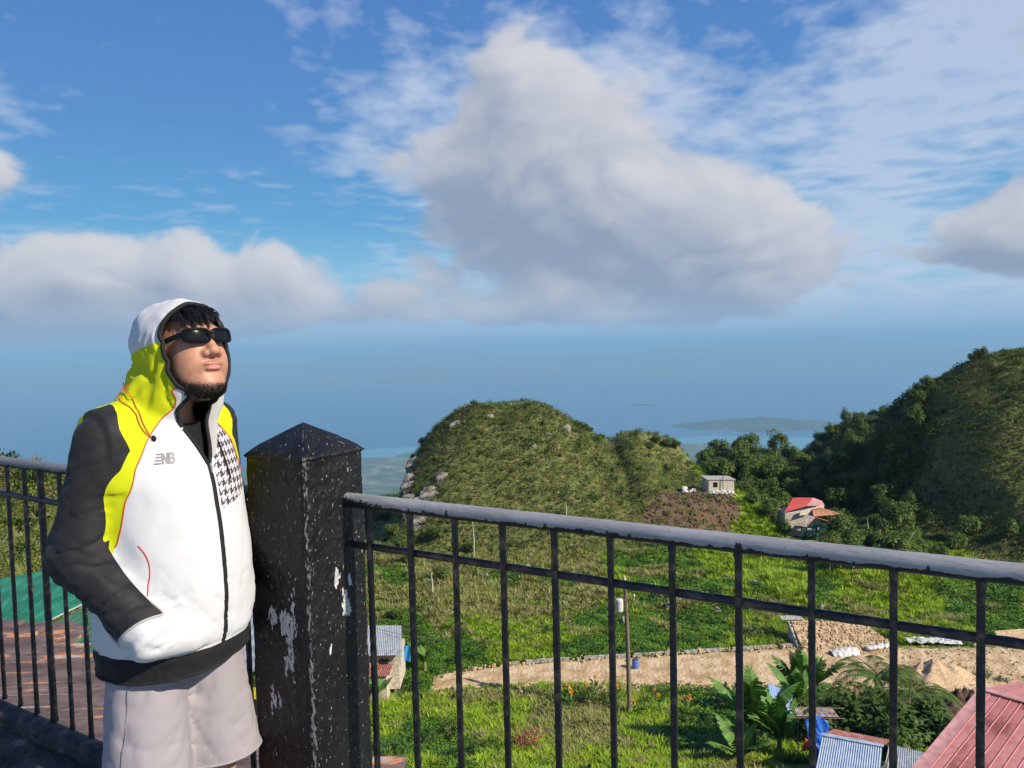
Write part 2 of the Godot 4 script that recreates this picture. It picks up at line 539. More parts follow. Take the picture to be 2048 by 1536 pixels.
func build_sea_and_far_land() -> void:
	var sea := grid_mesh(49, 12, func(i: int, j: int) -> Vector3:
		var r: float = [2500.0, 4500.0, 6500.0, 9000.0, 12000.0, 16000.0, 21000.0, 27000.0, 34000.0, 43000.0, 54000.0, 68000.0][j]
		var a := deg_to_rad(-100.0 + 200.0 * i / 48.0)
		return Vector3(sin(a) * r, SEA, -cos(a) * r))
	setting("sea", sea, M.sea)
	var nz := noise3(201, 0.0007, 5)
	var low := grid_mesh(181, 110, func(i: int, j: int) -> Vector3:
		var t := j / 109.0
		var r := 150.0 * pow(50.0, t)
		var a := deg_to_rad(-80.0 + 160.0 * i / 180.0)
		var x := sin(a) * r
		var z := -cos(a) * r
		var n := nz.get_noise_2d(x, z)
		var coast := 6500.0 + 260.0 * nz.get_noise_2d(x * 0.8 + 900.0, 50.0) + 300.0 * sin(a * 3.0 + 0.4)
		var y: float
		if r < 420.0:
			y = lerpf(-36.0, -150.0, (r - 150.0) / 270.0)
		elif r < 2600.0:
			y = lerpf(-150.0, -740.0, smoothstep(0.0, 1.0, (r - 420.0) / 2180.0))
		else:
			y = lerpf(-740.0, SEA + 6.0, clampf((r - 2600.0) / (coast - 2600.0), 0.0, 1.0))
		y += n * clampf((r - 300.0) / 1500.0, 0.0, 1.0) * 55.0 * clampf((coast - r) / 1500.0, 0.06, 1.0)
		if r > coast:
			y = SEA - 25.0
		return Vector3(x, y, z))
	setting("lowland", low, M.lowland)
	# shallow water over the reef between the shore and the island
	var reef := grid_mesh(60, 10, func(i: int, j: int) -> Vector3:
		var a := deg_to_rad(-16.0 + 52.0 * i / 59.0)
		var inner := 6100.0
		var outer := 6950.0 + 260.0 * nz.get_noise_2d(a * 9000.0, 77.0) + 520.0 * exp(-pow((a - 0.32) / 0.13, 2.0))
		var r := lerpf(inner, outer, j / 9.0)
		return Vector3(sin(a) * r, SEA + 0.6 - (1.5 if j == 9 else 0.0), -cos(a) * r))
	setting("shallow_sea", reef, M.shallow)
	island("low_island", Vector2(2560, -7880), 820.0, 560.0, 78.0, 5, "low wooded island in the blue strait with a pale shoreline", "island")
	island("islet", Vector2(1180, -6960), 260.0, 110.0, 18.0, 6, "small flat islet off the coast beside the domed green hill", "island")
	island("islet", Vector2(1790, -10650), 190.0, 60.0, 22.0, 8, "tiny dark islet far out on the open strait", "island")
	# the hills across the strait
	var fz := noise3(301, 0.00012, 5)
	var far := grid_mesh(160, 26, func(i: int, j: int) -> Vector3:
		var x := -30000.0 + 60000.0 * i / 159.0
		var shore := 18300.0 + maxf(0.0, x) * 0.16 + 0.09 * absf(minf(x, 0.0)) + 900.0 * fz.get_noise_2d(x * 1.3, 10.0)
		var t := j / 25.0
		var d := shore + t * 14000.0
		var ridge := 430.0 + 330.0 * fz.get_noise_2d(x, 400.0) + 260.0 * exp(-pow((x - 9500.0) / 5200.0, 2.0)) + 120.0 * exp(-pow((x + 3000.0) / 6000.0, 2.0))
		var up := smoothstep(0.0, 0.55, t) * (1.0 - 0.7 * smoothstep(0.6, 1.0, t))
		var y := SEA - 4.0 + 14.0 * smoothstep(0.0, 0.02, t) + up * ridge * (1.0 + 0.35 * fz.get_noise_2d(x * 3.0, d * 3.0))
		return Vector3(x, y, -d))
	var range_ := grid_mesh(120, 10, func(i: int, j: int) -> Vector3:
		var x := -46000.0 + 92000.0 * i / 119.0
		var t := j / 9.0
		var crest := 800.0 + 200.0 * fz.get_noise_2d(x * 0.7, 900.0) + 120.0 * exp(-pow((x - 15000.0) / 9000.0, 2.0))
		return Vector3(x, SEA - 5.0 + crest * sin(clampf(t * 1.3, 0.0, 1.0) * PI * 0.5), -36000.0 - t * 9000.0))
	setting("added_far_mountains", range_, M.far_land, "added mountain range that raises the haze beyond the strait, almost lost in it")  # range added so the haze reaches higher and softens the horizon
	setting("far_hills", far, M.far_land, "hazy blue hills across the strait")

func island(called: String, c: Vector2, rx: float, rz: float, high: float, seed_: int, label: String, category: String) -> void:
	var nz := noise3(seed_, 0.0016, 4)
	var m := grid_mesh(64, 22, func(i: int, j: int) -> Vector3:
		var a := TAU * i / 63.0
		var t := j / 21.0
		var wob := 1.0 + 0.30 * nz.get_noise_2d(cos(a) * 700.0, sin(a) * 700.0)
		var x := cos(a) * rx * t * wob
		var z := sin(a) * rz * t * wob
		var y := high * pow(1.0 - t, 0.8) * (1.0 + 0.5 * nz.get_noise_2d(x + 300.0, z)) + (2.5 if t < 0.93 else 0.0) - (6.0 if j == 21 else 0.0)
		return Vector3(x, y, z))
	var o := part(self, called, m, M.island, Transform3D(Basis(), Vector3(c.x, SEA, c.y)))
	o.set_meta("kind", "structure")
	o.set_meta("label", label)

# ---------------------------------------------------------------- the valley and its hills
const HILL_A := [Vector2(-18.3, -27.06), Vector2(-16.1, -23.59), Vector2(-15.1, -20.80), Vector2(-14.3, -16.62), Vector2(-13.3, -13.51), Vector2(-12.2, -11.24), Vector2(-10.1, -9.07), Vector2(-8.0, -7.60), Vector2(-5.2, -6.63), Vector2(-1.7, -6.78), Vector2(2.4, -6.54), Vector2(5.2, -7.30), Vector2(7.2, -8.66), Vector2(9.3, -10.10), Vector2(12.0, -11.83), Vector2(13.7, -12.9), Vector2(15.4, -11.7), Vector2(17.2, -11.1), Vector2(19.6, -11.7), Vector2(22.4, -12.4), Vector2(23.9, -14.3), Vector2(25.8, -17.33), Vector2(27.8, -20.46), Vector2(29.9, -23.32), Vector2(32.6, -26.91)]
const HILL_B := [Vector2(24.0, -25.96), Vector2(26.8, -20.57), Vector2(28.7, -18.28), Vector2(31.8, -16.81), Vector2(34.9, -16.11), Vector2(37.2, -15.70), Vector2(40.3, -16.55), Vector2(43.4, -18.41), Vector2(45.7, -21.42), Vector2(48.7, -25.79), Vector2(51.8, -30.56)]
const HILL_C := [Vector2(55.2, -31.0), Vector2(63.9, -23.8), Vector2(68.2, -20.0), Vector2(72.5, -17.2), Vector2(76.8, -15.8), Vector2(80.1, -16.4), Vector2(86.5, -20.3), Vector2(94.1, -28.90), Vector2(102.8, -35.65)]
const HILL_D := [Vector2(30.8, -25.43), Vector2(34.7, -22.88), Vector2(38.7, -21.4), Vector2(42.6, -19.3), Vector2(45.9, -16.2), Vector2(48.5, -12.6), Vector2(49.8, -9.22), Vector2(52.4, -6.67), Vector2(53.7, -5.39), Vector2(57.0, -3.72), Vector2(60.2, -2.04), Vector2(63.4, -1.21), Vector2(66.6, -0.77), Vector2(73.2, -0.28), Vector2(82.9, -1.43), Vector2(96.0, -6.30)]
const HILL_F := [Vector2(-38.1, -29.80), Vector2(-29.2, -28.24), Vector2(-23.8, -26.58), Vector2(-18.5, -25.82), Vector2(-15.0, -27.25), Vector2(-11.5, -30.46)]
const BASE := [Vector2(0, -3.6), Vector2(9.5, -4.2), Vector2(13, -7.5), Vector2(22, -13.2), Vector2(34, -18.3), Vector2(41, -19.8), Vector2(46, -20.3), Vector2(58, -20.3), Vector2(72, -20.2), Vector2(84, -20.6), Vector2(110, -24.0), Vector2(150, -33.0), Vector2(190, -46.0)]
var relief: FastNoiseLite
var patches: FastNoiseLite

func along(table: Array, x: float) -> float:
	if x <= table[0].x:
		return table[0].y
	for k in range(1, table.size()):
		if x < table[k].x:
			var a: Vector2 = table[k - 1]
			var b: Vector2 = table[k]
			return lerpf(a.y, b.y, (x - a.x) / (b.x - a.x))
	return table[table.size() - 1].y

func ridge(table: Array, x: float, d: float, crest: float, front: float, back: float, foot: float) -> float:
	if x < table[0].x or x > table[table.size() - 1].x + 30.0 or d < front or d > back:
		return -200.0
	var top := along(table, x)
	var t := (d - front) / (crest - front) if d < crest else (back - d) / (back - crest)
	var s := sin(clampf(t, 0.0, 1.0) * PI * 0.5)
	return lerpf(foot, top, pow(s, 1.15 if d < crest else 1.0))

func smax(a: float, b: float, k: float) -> float:
	var h := clampf(0.5 + 0.5 * (a - b) / k, 0.0, 1.0)
	return lerpf(b, a, h) + k * h * (1.0 - h)

func ground_y(x: float, d: float) -> float:
	var y := along(BASE, d)
	if d > 66.0:
		y = smax(y, ridge(HILL_A, x, d, 106.0, 78.0 + 0.006 * pow(x - 3.0, 2.0), 136.0, -21.5), 1.2)
		if x > 15.0:
			y = smax(y, ridge(HILL_B, x, d, 118.0, 98.0, 132.0, -23.0), 1.5)
			y = smax(y, ridge(HILL_C, x, d, 165.0, 130.0, 188.0, -36.0), 1.5)
			y = smax(y, ridge(HILL_D, x, d, 100.0, 62.0, 114.0, -21.0), 1.5)
			# the levelled ledge with the concrete shed and the soil tipped over its edge
			var ledge := exp(-pow((x - 23.5) / 6.5, 4.0)) * exp(-pow((d - 94.0) / 9.5, 4.0))
			y = lerpf(y, -16.9, ledge)
		y = smax(y, ridge(HILL_F, x, d, 135.0, 108.0, 160.0, -30.0), 1.5)
	if x < -6.0 and d < 64.0:
		var m := (1.0 - smoothstep(-24.0, -11.0, x)) * smoothstep(15.0, 27.0, d) * (1.0 - smoothstep(41.0, 60.0, d))
		var top := -4.3 + 0.28 * (-26.0 - x) - 0.155 * absf(d - 40.0)
		y = lerpf(y, maxf(top, y), m)
	var rough := 0.5 if d > 60.0 else 0.28
	if d > 57.0 and d < 92.0:
		y += 0.9 * relief.get_noise_2d(x * 0.32 + 50.0, d * 0.32) * smoothstep(57.0, 63.0, d) * (1.0 - smoothstep(82.0, 92.0, d))
	if d > 44.0 and d < 57.0 and x > -8.0:
		rough = 0.05
	elif d < 12.0:
		rough = 0.03
	y += relief.get_noise_2d(x, d) * rough
	return y

func soil_at(x: float, d: float) -> float:
	# metres inside the wedge of tipped soil: from the ledge by the shed down to a point at the left
	var low := (d - 80.5) - 0.05 * (25.0 - x)
	var left := (x - 10.0) - 0.9 * (d - 81.0)
	var right := 25.2 - x - 0.25 * (88.0 - d)
	return minf(minf(low, left), minf(right, 91.0 - d))

# what the surface is made of: 0 lush grass, 1 dry scrub, 2 ground-cover leaves, 3 soil, 4 hill scrub, 5 wood, 6 limestone
func cover(x: float, d: float) -> int:
	var n := patches.get_noise_2d(x, d)
	var px := x / d
	if d > 79.0 and d < 92.0 and soil_at(x, d) + n * 3.0 > 0.0:
		return 3
	if d > 62.0:
		var ya := ridge(HILL_A, x, d, 106.0, 78.0 + 0.006 * pow(x - 3.0, 2.0), 136.0, -21.5)
		if ya > -20.8 and x < 24.0:
			return 4
		if x > 26.0 and d > 96.0 and x < 50.0:
			return 5
		if d > 130.0:
			return 5
		var yd := ridge(HILL_D, x, d, 100.0, 62.0, 114.0, -21.0)
		if yd > -20.2 and x > 36.0:
			return 4 if px > 0.525 + n * 0.06 or (d < 74.0 and n > 0.1) else 5
		if x > 18.0 and d > 70.0:
			return 0
	if d > 56.0:
		if patches.get_noise_2d(x * 2.4 + 300.0, d * 2.4) > 0.30:
			return 1
		if px < 0.10 + n * 0.05 and d > 58.0 + n * 6.0:
			return 1 if n > -0.18 else 2
		if px < 0.33:
			return 2 if n < 0.12 else 0
		return 0 if n > -0.1 else 2
	if x < -11.0 and d < 60.0:
		return 4
	if d < 47.0:
		if n > 0.22:
			return 1
		return 0 if n > -0.2 else 2
	return 0 if n > 0.0 else 2

const TONES := [
	[Color(0.19, 0.32, 0.018), Color(0.30, 0.42, 0.026)],
	[Color(0.30, 0.29, 0.10), Color(0.20, 0.26, 0.045)],
	[Color(0.09, 0.21, 0.022), Color(0.17, 0.30, 0.03)],
	[Color(0.13, 0.075, 0.04), Color(0.2, 0.13, 0.075)],
	[Color(0.205, 0.225, 0.052), Color(0.12, 0.185, 0.034)],
	[Color(0.07, 0.125, 0.022), Color(0.115, 0.165, 0.03)],
	[Color(0.4, 0.37, 0.3), Color(0.3, 0.27, 0.22)],
]

func build_terrain() -> void:
	relief = noise3(401, 0.11, 4)
	patches = noise3(402, 0.075, 3)
	var nx := 420
	var nd := 210
	var pos := PackedVector3Array()
	var col := PackedColorArray()
	for j in nd:
		var d := 5.0 * pow(200.0 / 5.0, float(j) / (nd - 1))
		for i in nx:
			var x := tan(deg_to_rad(-58.0 + 110.0 * i / (nx - 1))) * d
			pos.append(Vector3(x, ground_y(x, d), -d))
			var k := cover(x, d)
			var t := 0.5 + 0.5 * patches.get_noise_2d(x * 4.0 + 70.0, d * 4.0)
			var c: Color = (TONES[k][0] as Color).lerp(TONES[k][1], t)
			if k != 3:
				c = c.lerp(Color(0.14, 0.105, 0.055), 0.35)
			col.append(c)
	setting("ground", grid_from(nx, nd, pos, col), M.ground)

# ---------------------------------------------------------------- the viewing deck, its post and its railings
const RAIL_U := Vector3(0.857, 0, 0.515)      # along the railing, towards the right and the camera
const RAIL_V := Vector3(0.515, 0, -0.857)     # across it, away from the deck
const POST := Vector3(-0.625, 0, -2.29)

func uv_tube(pts: Array, radius: float, sides: int, wobble: FastNoiseLite, amount: float) -> ArrayMesh:
	# u runs along in metres, v once round from the lowest line
	var st := SurfaceTool.new()
	st.begin(Mesh.PRIMITIVE_TRIANGLES)
	st.set_smooth_group(0)
	var n := pts.size()
	var s := 0.0
	var rings := []
	for i in n:
		var a: Vector3 = pts[maxi(i - 1, 0)]
		var b: Vector3 = pts[mini(i + 1, n - 1)]
		var d := (b - a).normalized()
		var x := Vector3.UP.cross(d).normalized()
		var y := d.cross(x)
		if i > 0:
			s += ((pts[i] as Vector3) - (pts[i - 1] as Vector3)).length()
		var ring := []
		for k in sides + 1:
			var t := TAU * k / sides
			var w := 1.0
			if wobble:
				w += amount * wobble.get_noise_3d(s * 60.0, cos(t) * 1.2, sin(t) * 1.2)
			ring.append([(pts[i] as Vector3) + (x * sin(t) - y * cos(t)) * radius * w, Vector2(s, float(k) / sides)])
		rings.append(ring)
	for i in n - 1:
		for k in sides:
			for c in [[i, k], [i + 1, k + 1], [i + 1, k], [i, k], [i, k + 1], [i + 1, k + 1]]:
				st.set_uv(rings[c[0]][c[1]][1])
				st.add_vertex(rings[c[0]][c[1]][0])
	st.generate_normals()
	st.generate_tangents()
	return st.commit()

func pipe_paint(seed_: int, length: float, tone := 1.0) -> StandardMaterial3D:
	# bare galvanised steel with black paint left along the underside, its edge torn
	var w := 2048
	var h := 128
	var im := Image.create(w, h, false, Image.FORMAT_RGB8)
	var tear := noise3(seed_, 0.012, 5)
	var tear2 := noise3(seed_ + 1, 0.05, 4)
	var streak := noise3(seed_ + 2, 0.05, 4)
	var dots := noise3(seed_ + 3, 0.09, 3)
	for x in w:
		var e := 0.20 + 0.055 * tear.get_noise_2d(x, 3.0) + 0.035 * tear2.get_noise_2d(x, 9.0)
		var chip := maxf(0.0, tear.get_noise_2d(x * 1.9 + 500.0, 80.0) - 0.36) * 0.7
		for y in h:
			var v := (y + 0.5) / h
			var up := minf(v, 1.0 - v)                    # 0 underneath, 0.5 on top
			var edge := e + chip + 0.012 * tear2.get_noise_2d(x * 2.0, y * 2.0)
			if x < 130.0 and length > 2.0:
				edge += 0.16 * (1.0 - x / 130.0) + 0.10 * tear2.get_noise_2d(x * 2.2, y * 3.0)
			var g := 0.30 + 0.05 * streak.get_noise_2d(x * 0.12, y * 2.6) + 0.05 * streak.get_noise_2d(x * 1.6, y * 3.0)
			g += 0.07 * tear.get_noise_2d(x * 0.6 + 90.0, y * 0.7)
			g *= tone
			var c := Color(g * 0.98, g * 0.99, g * 1.0)
			if up < edge or dots.get_noise_2d(x * 1.5, y * 1.5) > 0.72:
				var k := 0.016 + 0.01 * maxf(0.0, streak.get_noise_2d(x * 2.0, y * 2.0))
				c = Color(k, k, k * 1.05)
			im.set_pixel(x, y, srgb(c))
	var m := mat(Color(1, 1, 1), 0.5)
	m.albedo_texture = ImageTexture.create_from_image(im)
	m.uv1_scale = Vector3(1.0 / length, 1, 1)
	m.metallic = 0.15
	m.normal_enabled = true
	m.normal_texture = M.fine_bump
	m.normal_scale = 0.15
	return m

func bar_mesh(seed_: int, height: float, thick: float) -> ArrayMesh:
	# a square bar under many coats of paint: lumpy, its corners rounded
	var nz := noise3(seed_, 30.0, 3)
	var st := begin()
	var rows := int(height / 0.012)
	var shape := []
	for k in 12:
		var t := TAU * (k + 0.5) / 12.0
		var r := thick * 0.5 / maxf(absf(cos(t)), absf(sin(t))) * (0.96 if k % 3 == 1 else 0.97)
		shape.append(Vector2(cos(t), sin(t)) * minf(r, thick * 0.60))
	var rings := []
	for j in rows + 1:
		var y := height * j / rows
		var ring := []
		for k in 12:
			var p: Vector2 = shape[k]
			var w := 1.0 + 0.11 * nz.get_noise_3d(p.x * 1.2, y, p.y * 1.2)
			if j < 2 or j > rows - 2:
				w += 0.22
			ring.append(Vector3(p.x * w, y, p.y * w))
		rings.append(ring)
	st.set_smooth_group(0)
	for j in rows:
		for k in 12:
			var n := (k + 1) % 12
			quad(st, rings[j][k], rings[j][n], rings[j + 1][n], rings[j + 1][k])
	return done(st)

func bar_paint() -> StandardMaterial3D:
	var m := mat(Color(1, 1, 1), 0.42)
	m.albedo_texture = noise_tex(90, 0.02, 5, [[0.0, Color(0.010, 0.010, 0.011)], [0.60, Color(0.016, 0.015, 0.015)], [0.70, Color(0.055, 0.032, 0.02)], [0.80, Color(0.13, 0.075, 0.045)], [0.9, Color(0.16, 0.13, 0.1)]])
	m.normal_enabled = true
	m.normal_texture = M.fine_bump
	m.normal_scale = 0.8
	return triplanar(m, 3.2, true)

func railing(called: String, label: String, from: Vector3, dir: Vector3, length: float, bars: Array, paint: StandardMaterial3D) -> void:
	var t := thing(called, label, "railing", Vector3(from.x, 0, from.z))
	var seg := int(length / 0.02)
	var pts := []
	for i in seg + 1:
		pts.append(Vector3(0, 1.12, 0) + dir * (length * i / seg))
	part(t, "handrail", uv_tube(pts, 0.0212, 28, noise3(95, 0.35, 3), 0.05), paint)
	var st := begin()
	var nz := noise3(96, 1.0, 3)
	var rows := int(length / 0.012)
	var rings := []
	for i in rows + 1:
		var s := length * i / rows
		var ring := []
		for k in 8:
			var a := TAU * (k + 0.5) / 8.0
			var r := 0.0105 * (1.0 + 0.16 * nz.get_noise_3d(s * 30.0, cos(a), sin(a)))
			ring.append(Vector3(0, 0.985, 0) + dir * s + (Vector3(0, sin(a), 0) + Vector3(-dir.z, 0, dir.x) * cos(a)) * r * (1.15 if k % 2 else 1.0) + Vector3(dir.z, 0, -dir.x) * 0.012)
		rings.append(ring)
	st.set_smooth_group(0)
	for i in rows:
		for k in 8:
			quad(st, rings[i][k], rings[i + 1][k], rings[i + 1][(k + 1) % 8], rings[i][(k + 1) % 8])
	part(t, "middle_rail", done(st), M.bar_paint)
	var kinds := [bar_mesh(501, 1.05, 0.0152), bar_mesh(502, 1.05, 0.0160), bar_mesh(503, 1.05, 0.0148), bar_mesh(504, 1.05, 0.0235)]
	var turn := atan2(-dir.z, dir.x)
	for k in bars.size():
		var b: float = bars[k]
		var thick := 3 if b < 0 else k % 3
		part(t, "bar", kinds[thick], M.bar_paint, Transform3D(Basis(Vector3.UP, turn).rotated(Vector3.RIGHT, 0.004 * sin(k * 2.3)), Vector3(0, 0.056, 0) + dir * absf(b)))

func post_paint() -> StandardMaterial3D:
	# black paint over plaster: flakes gone in clusters, corners rubbed grey; u runs round the four faces, v up
	var w := 900
	var h := 1000
	var im := Image.create(w, h, false, Image.FORMAT_RGB8)
	im.fill(srgb(Color(0.014, 0.014, 0.015)))
	var a := noise3(601, 0.020, 5)
	var b := noise3(602, 0.055, 3)
	var c := noise3(603, 0.004, 3)
	var g := noise3(604, 0.16, 2)
	# clusters of missing paint: u (0..4 faces), height in metres, radius u, radius height
	var worn := [[0.72, 0.86, 0.10, 0.05, 0.34], [0.62, 0.78, 0.16, 0.07, 0.5], [0.66, 0.68, 0.10, 0.05, 0.45], [0.42, 0.80, 0.10, 0.04, 0.45], [0.40, 0.78, 0.05, 0.04, 0.3], [0.30, 0.93, 0.10, 0.06, 0.24], [0.72, 1.0, 0.12, 0.10, 0.18], [0.40, 0.55, 0.13, 0.05, 0.34], [0.35, 0.38, 0.10, 0.04, 0.2], [0.70, 0.63, 0.08, 0.04, 0.22],
		[1.45, 0.90, 0.08, 0.028, 0.55], [1.55, 0.83, 0.07, 0.045, 0.55], [1.66, 0.885, 0.035, 0.03, 0.6], [1.30, 0.70, 0.04, 0.05, 0.25], [1.8, 0.93, 0.05, 0.03, 0.2], [1.62, 0.80, 0.05, 0.03, 0.5]]
	for y in h:
		var v := 1.4 * (1.0 - (y + 0.5) / h)
		for x in w:
			var u := 4.0 * (x + 0.5) / w
			if u > 2.12 and u < 3.88:
				continue
			var n1 := a.get_noise_2d(x * 1.5, y * 0.55)
			var n2 := b.get_noise_2d(x * 1.6, y * 0.8)
			var s := 0.0
			for q in worn:
				var du: float = (u - q[0]) / q[2]
				var dv: float = (v - q[1]) / q[3]
				if absf(du) < 2.0 and absf(dv) < 2.0:
					s = maxf(s, q[4] * exp(-(du * du + dv * dv) * 0.8))
			var near := absf(u - roundf(u))
			var k := 0.0065 + 0.004 * c.get_noise_2d(x, y) + 0.002 * n1
			var col := Color(k, k, k * 1.1)
			var rub := (1.0 - smoothstep(0.0, 0.075, near)) * 0.5
			var grain := g.get_noise_2d(x, y)
			if n2 * 0.55 + n1 * 0.35 + rub * 1.0 > 0.48 - 0.14 * c.get_noise_2d(x * 0.7 + 400.0, y * 0.5):
				var q := 0.10 + 0.14 * maxf(0.0, grain)
				col = Color(q, q * 0.98, q * 0.92)
			if n1 * 0.42 + n2 * 0.30 + s * 1.35 > 0.47:
				var q := 0.42 + 0.2 * grain + 0.12 * n2
				col = Color(q, q, q * 0.99)
			elif b.get_noise_2d(x * 0.9 + 700.0, y * 0.35) > 0.66:
				col = Color(0.2, 0.2, 0.195)
			elif g.get_noise_2d(x * 0.6 + 99.0, y * 0.5) > 0.68:
				col = Color(0.3, 0.3, 0.3)
			im.set_pixel(x, y, srgb(col))
	var m := mat(Color(1, 1, 1), 0.5)
	m.albedo_texture = ImageTexture.create_from_image(im)
	m.normal_enabled = true
	m.normal_texture = M.fine_bump
	m.normal_scale = 0.55
	m.metallic_specular = 0.4
	return m

func build_post() -> void:
	var t := thing("railing_post", "black painted square concrete post with pointed cap beside person in jacket", "post", POST, atan2(-RAIL_U.z, RAIL_U.x))
	# local +X is the face towards the right railing, local +Z the face towards the deck
	var nz := noise3(620, 9.0, 4)
	var fine := noise3(621, 45.0, 3)
	var make := func(rows: Array) -> ArrayMesh:
		var st := SurfaceTool.new()
		st.begin(Mesh.PRIMITIVE_TRIANGLES)
		st.set_smooth_group(0)
		var per := 22
		var rings := []
		for r in rows:
			var half: float = r[0]
			var ring := []
			for k in per * 4 + 1:
				var side := k / per if k < per * 4 else 3
				var f := float(k - side * per) / per * 2.0 - 1.0
				# rounded square
				var p := Vector2(f, 1.0)
				var len := pow(pow(absf(p.x), 14.0) + 1.0, 1.0 / 14.0)
				p /= len
				var q := Vector3(p.x, 0, p.y).rotated(Vector3.UP, side * PI / 2)
				var v := Vector3(q.x * half, r[1], q.z * half)
				var corner := pow(absf(f), 10.0)
				var push := 0.0022 * nz.get_noise_3dv(v) + 0.0012 * fine.get_noise_3dv(v) - 0.005 * corner * maxf(0.0, nz.get_noise_3d(v.x * 3.0, v.y * 1.3, v.z * 3.0) + 0.25)
				v += Vector3(q.x, 0.0, q.z) * push
				ring.append([v, Vector2((side + (f * 0.5 + 0.5)) / 4.0, 1.0 - r[2] / 1.4)])
			rings.append(ring)
		for j in rings.size() - 1:
			for k in per * 4:
				for c in [[j, k], [j, k + 1], [j + 1, k + 1], [j, k], [j + 1, k + 1], [j + 1, k]]:
					st.set_uv(rings[c[0]][c[1]][1])
					st.add_vertex(rings[c[0]][c[1]][0])
		st.generate_normals()
		st.generate_tangents()
		return st.commit()
	var shaft := []
	for j in 90:
		shaft.append([0.125, 1.255 * j / 89.0, 1.255 * j / 89.0])
	part(t, "shaft", make.call(shaft), M.post_paint)
	var cap := [[0.118, 1.250, 1.25], [0.1265, 1.2555, 1.256]]
	for j in 16:
		var f := j / 15.0
		cap.append([0.1265 * (1.0 - pow(f, 1.22)) + 0.004 * (1.0 - f) + 0.0015, 1.262 + 0.088 * f, 1.262 + 0.1 * f])
	part(t, "cap", make.call(cap), M.post_paint)

func build_deck() -> void:
	M.fine_bump = bump_tex(88, 0.05, 5, 5.0)
	M.bar_paint = bar_paint()
	M.post_paint = post_paint()
	# floor: painted concrete, blue-grey, up to the kerb
	M.deck_paint = textured(110, 0.012, 6, [[0.15, Color(0.045, 0.05, 0.055)], [0.42, Color(0.12, 0.145, 0.17)], [0.6, Color(0.19, 0.23, 0.27)], [0.85, Color(0.27, 0.31, 0.35)]], 0.7, 0.55, 1.3, true)
	M.kerb_paint = textured(111, 0.02, 6, [[0.2, Color(0.012, 0.012, 0.012)], [0.5, Color(0.032, 0.03, 0.028)], [0.72, Color(0.07, 0.06, 0.05)], [0.88, Color(0.16, 0.14, 0.12)]], 0.72, 1.4, 1.2, true)
	M.old_wall = textured(112, 0.01, 6, [[0.2, Color(0.10, 0.095, 0.085)], [0.5, Color(0.22, 0.21, 0.19)], [0.8, Color(0.34, 0.32, 0.29)]], 0.95, 0.5, 0.8, true)
	var u := RAIL_U
	var inner := POST + RAIL_V * -0.075
	var a := inner - u * 5.2
	var b := inner + u * 4.2
	var st := begin()
	var back := -RAIL_V * 7.0
	var tr := Transform3D(Basis(u, Vector3.UP, -RAIL_V), (a + b) * 0.5 + back * 0.5 + Vector3(0, -0.2, 0))
	box(st, tr, Vector3(9.4, 0.4, 7.0))
	setting("deck_floor", done(st), M.deck_paint)
	# brown concrete strip beside the kerb; shade and sunlit streaks put into its colour
	M.shaded_edge = textured(113, 0.015, 6, [[0.2, Color(0.02, 0.016, 0.012)], [0.5, Color(0.055, 0.045, 0.035)], [0.74, Color(0.10, 0.085, 0.065)], [0.86, Color(0.22, 0.19, 0.15)]], 0.9, 0.9, 1.0, true)
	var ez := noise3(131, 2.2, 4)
	setting("deck_shade_strip", grid_mesh(300, 3, func(i: int, j: int) -> Vector3:
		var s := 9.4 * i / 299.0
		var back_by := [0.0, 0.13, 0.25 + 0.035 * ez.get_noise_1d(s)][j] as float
		return POST - u * 5.2 + u * s - RAIL_V * (0.03 + back_by) + Vector3(0, 0.004, 0)), M.shaded_edge)
	# kerb under the railing, thick with paint
	var k0 := POST - u * 5.2
	var nz := noise3(130, 7.0, 4)
	var rows := 320
	var prof := [Vector2(0.045, -0.02), Vector2(0.043, 0.030), Vector2(0.034, 0.054), Vector2(0.014, 0.064), Vector2(-0.018, 0.062), Vector2(-0.04, 0.05), Vector2(-0.06, 0.0), Vector2(-0.075, -0.30)]
	var kerb := grid_mesh(prof.size(), rows, func(i: int, j: int) -> Vector3:
		var s := 9.4 * j / (rows - 1)
		var p: Vector2 = prof[i]
		var n := nz.get_noise_3d(s, p.x * 2.0, p.y * 2.0) * 0.011
		return k0 + u * s - RAIL_V * (p.x + n) + Vector3(0, p.y + n * 0.8, 0))
	setting("deck_kerb", kerb, M.kerb_paint)
	st = begin()
	box(st, Transform3D(Basis(u, Vector3.UP, -RAIL_V), POST + RAIL_V * 0.03 - u * 0.5 + Vector3(0, -2.35, 0)), Vector3(9.4, 4.1, 0.09))
	setting("deck_wall", done(st), M.old_wall)
	build_post()
	var right := []
	for k in 20:
		right.append(0.071 + 0.1525 * k)
	railing("deck_railing", "black bar railing with bare grey handrail between post and red roof corner", Vector3(-0.487, 0, -2.257) - u * 0.05, u, 3.2, right.map(func(s): return s + 0.05), pipe_paint(701, 3.2))
	var left := []
	for k in 34:
		left.append((0.17 + 0.1385 * k) * (-1.0 if k == 9 else 1.0))
	railing("deck_railing", "black rusty bar railing behind person, above brown lower terrace", POST - u * 0.12, -Vector3(0.845, 0, 0.535), 4.9, left, pipe_paint(733, 4.9, 0.6))
	taken["deck_railing"] = 1

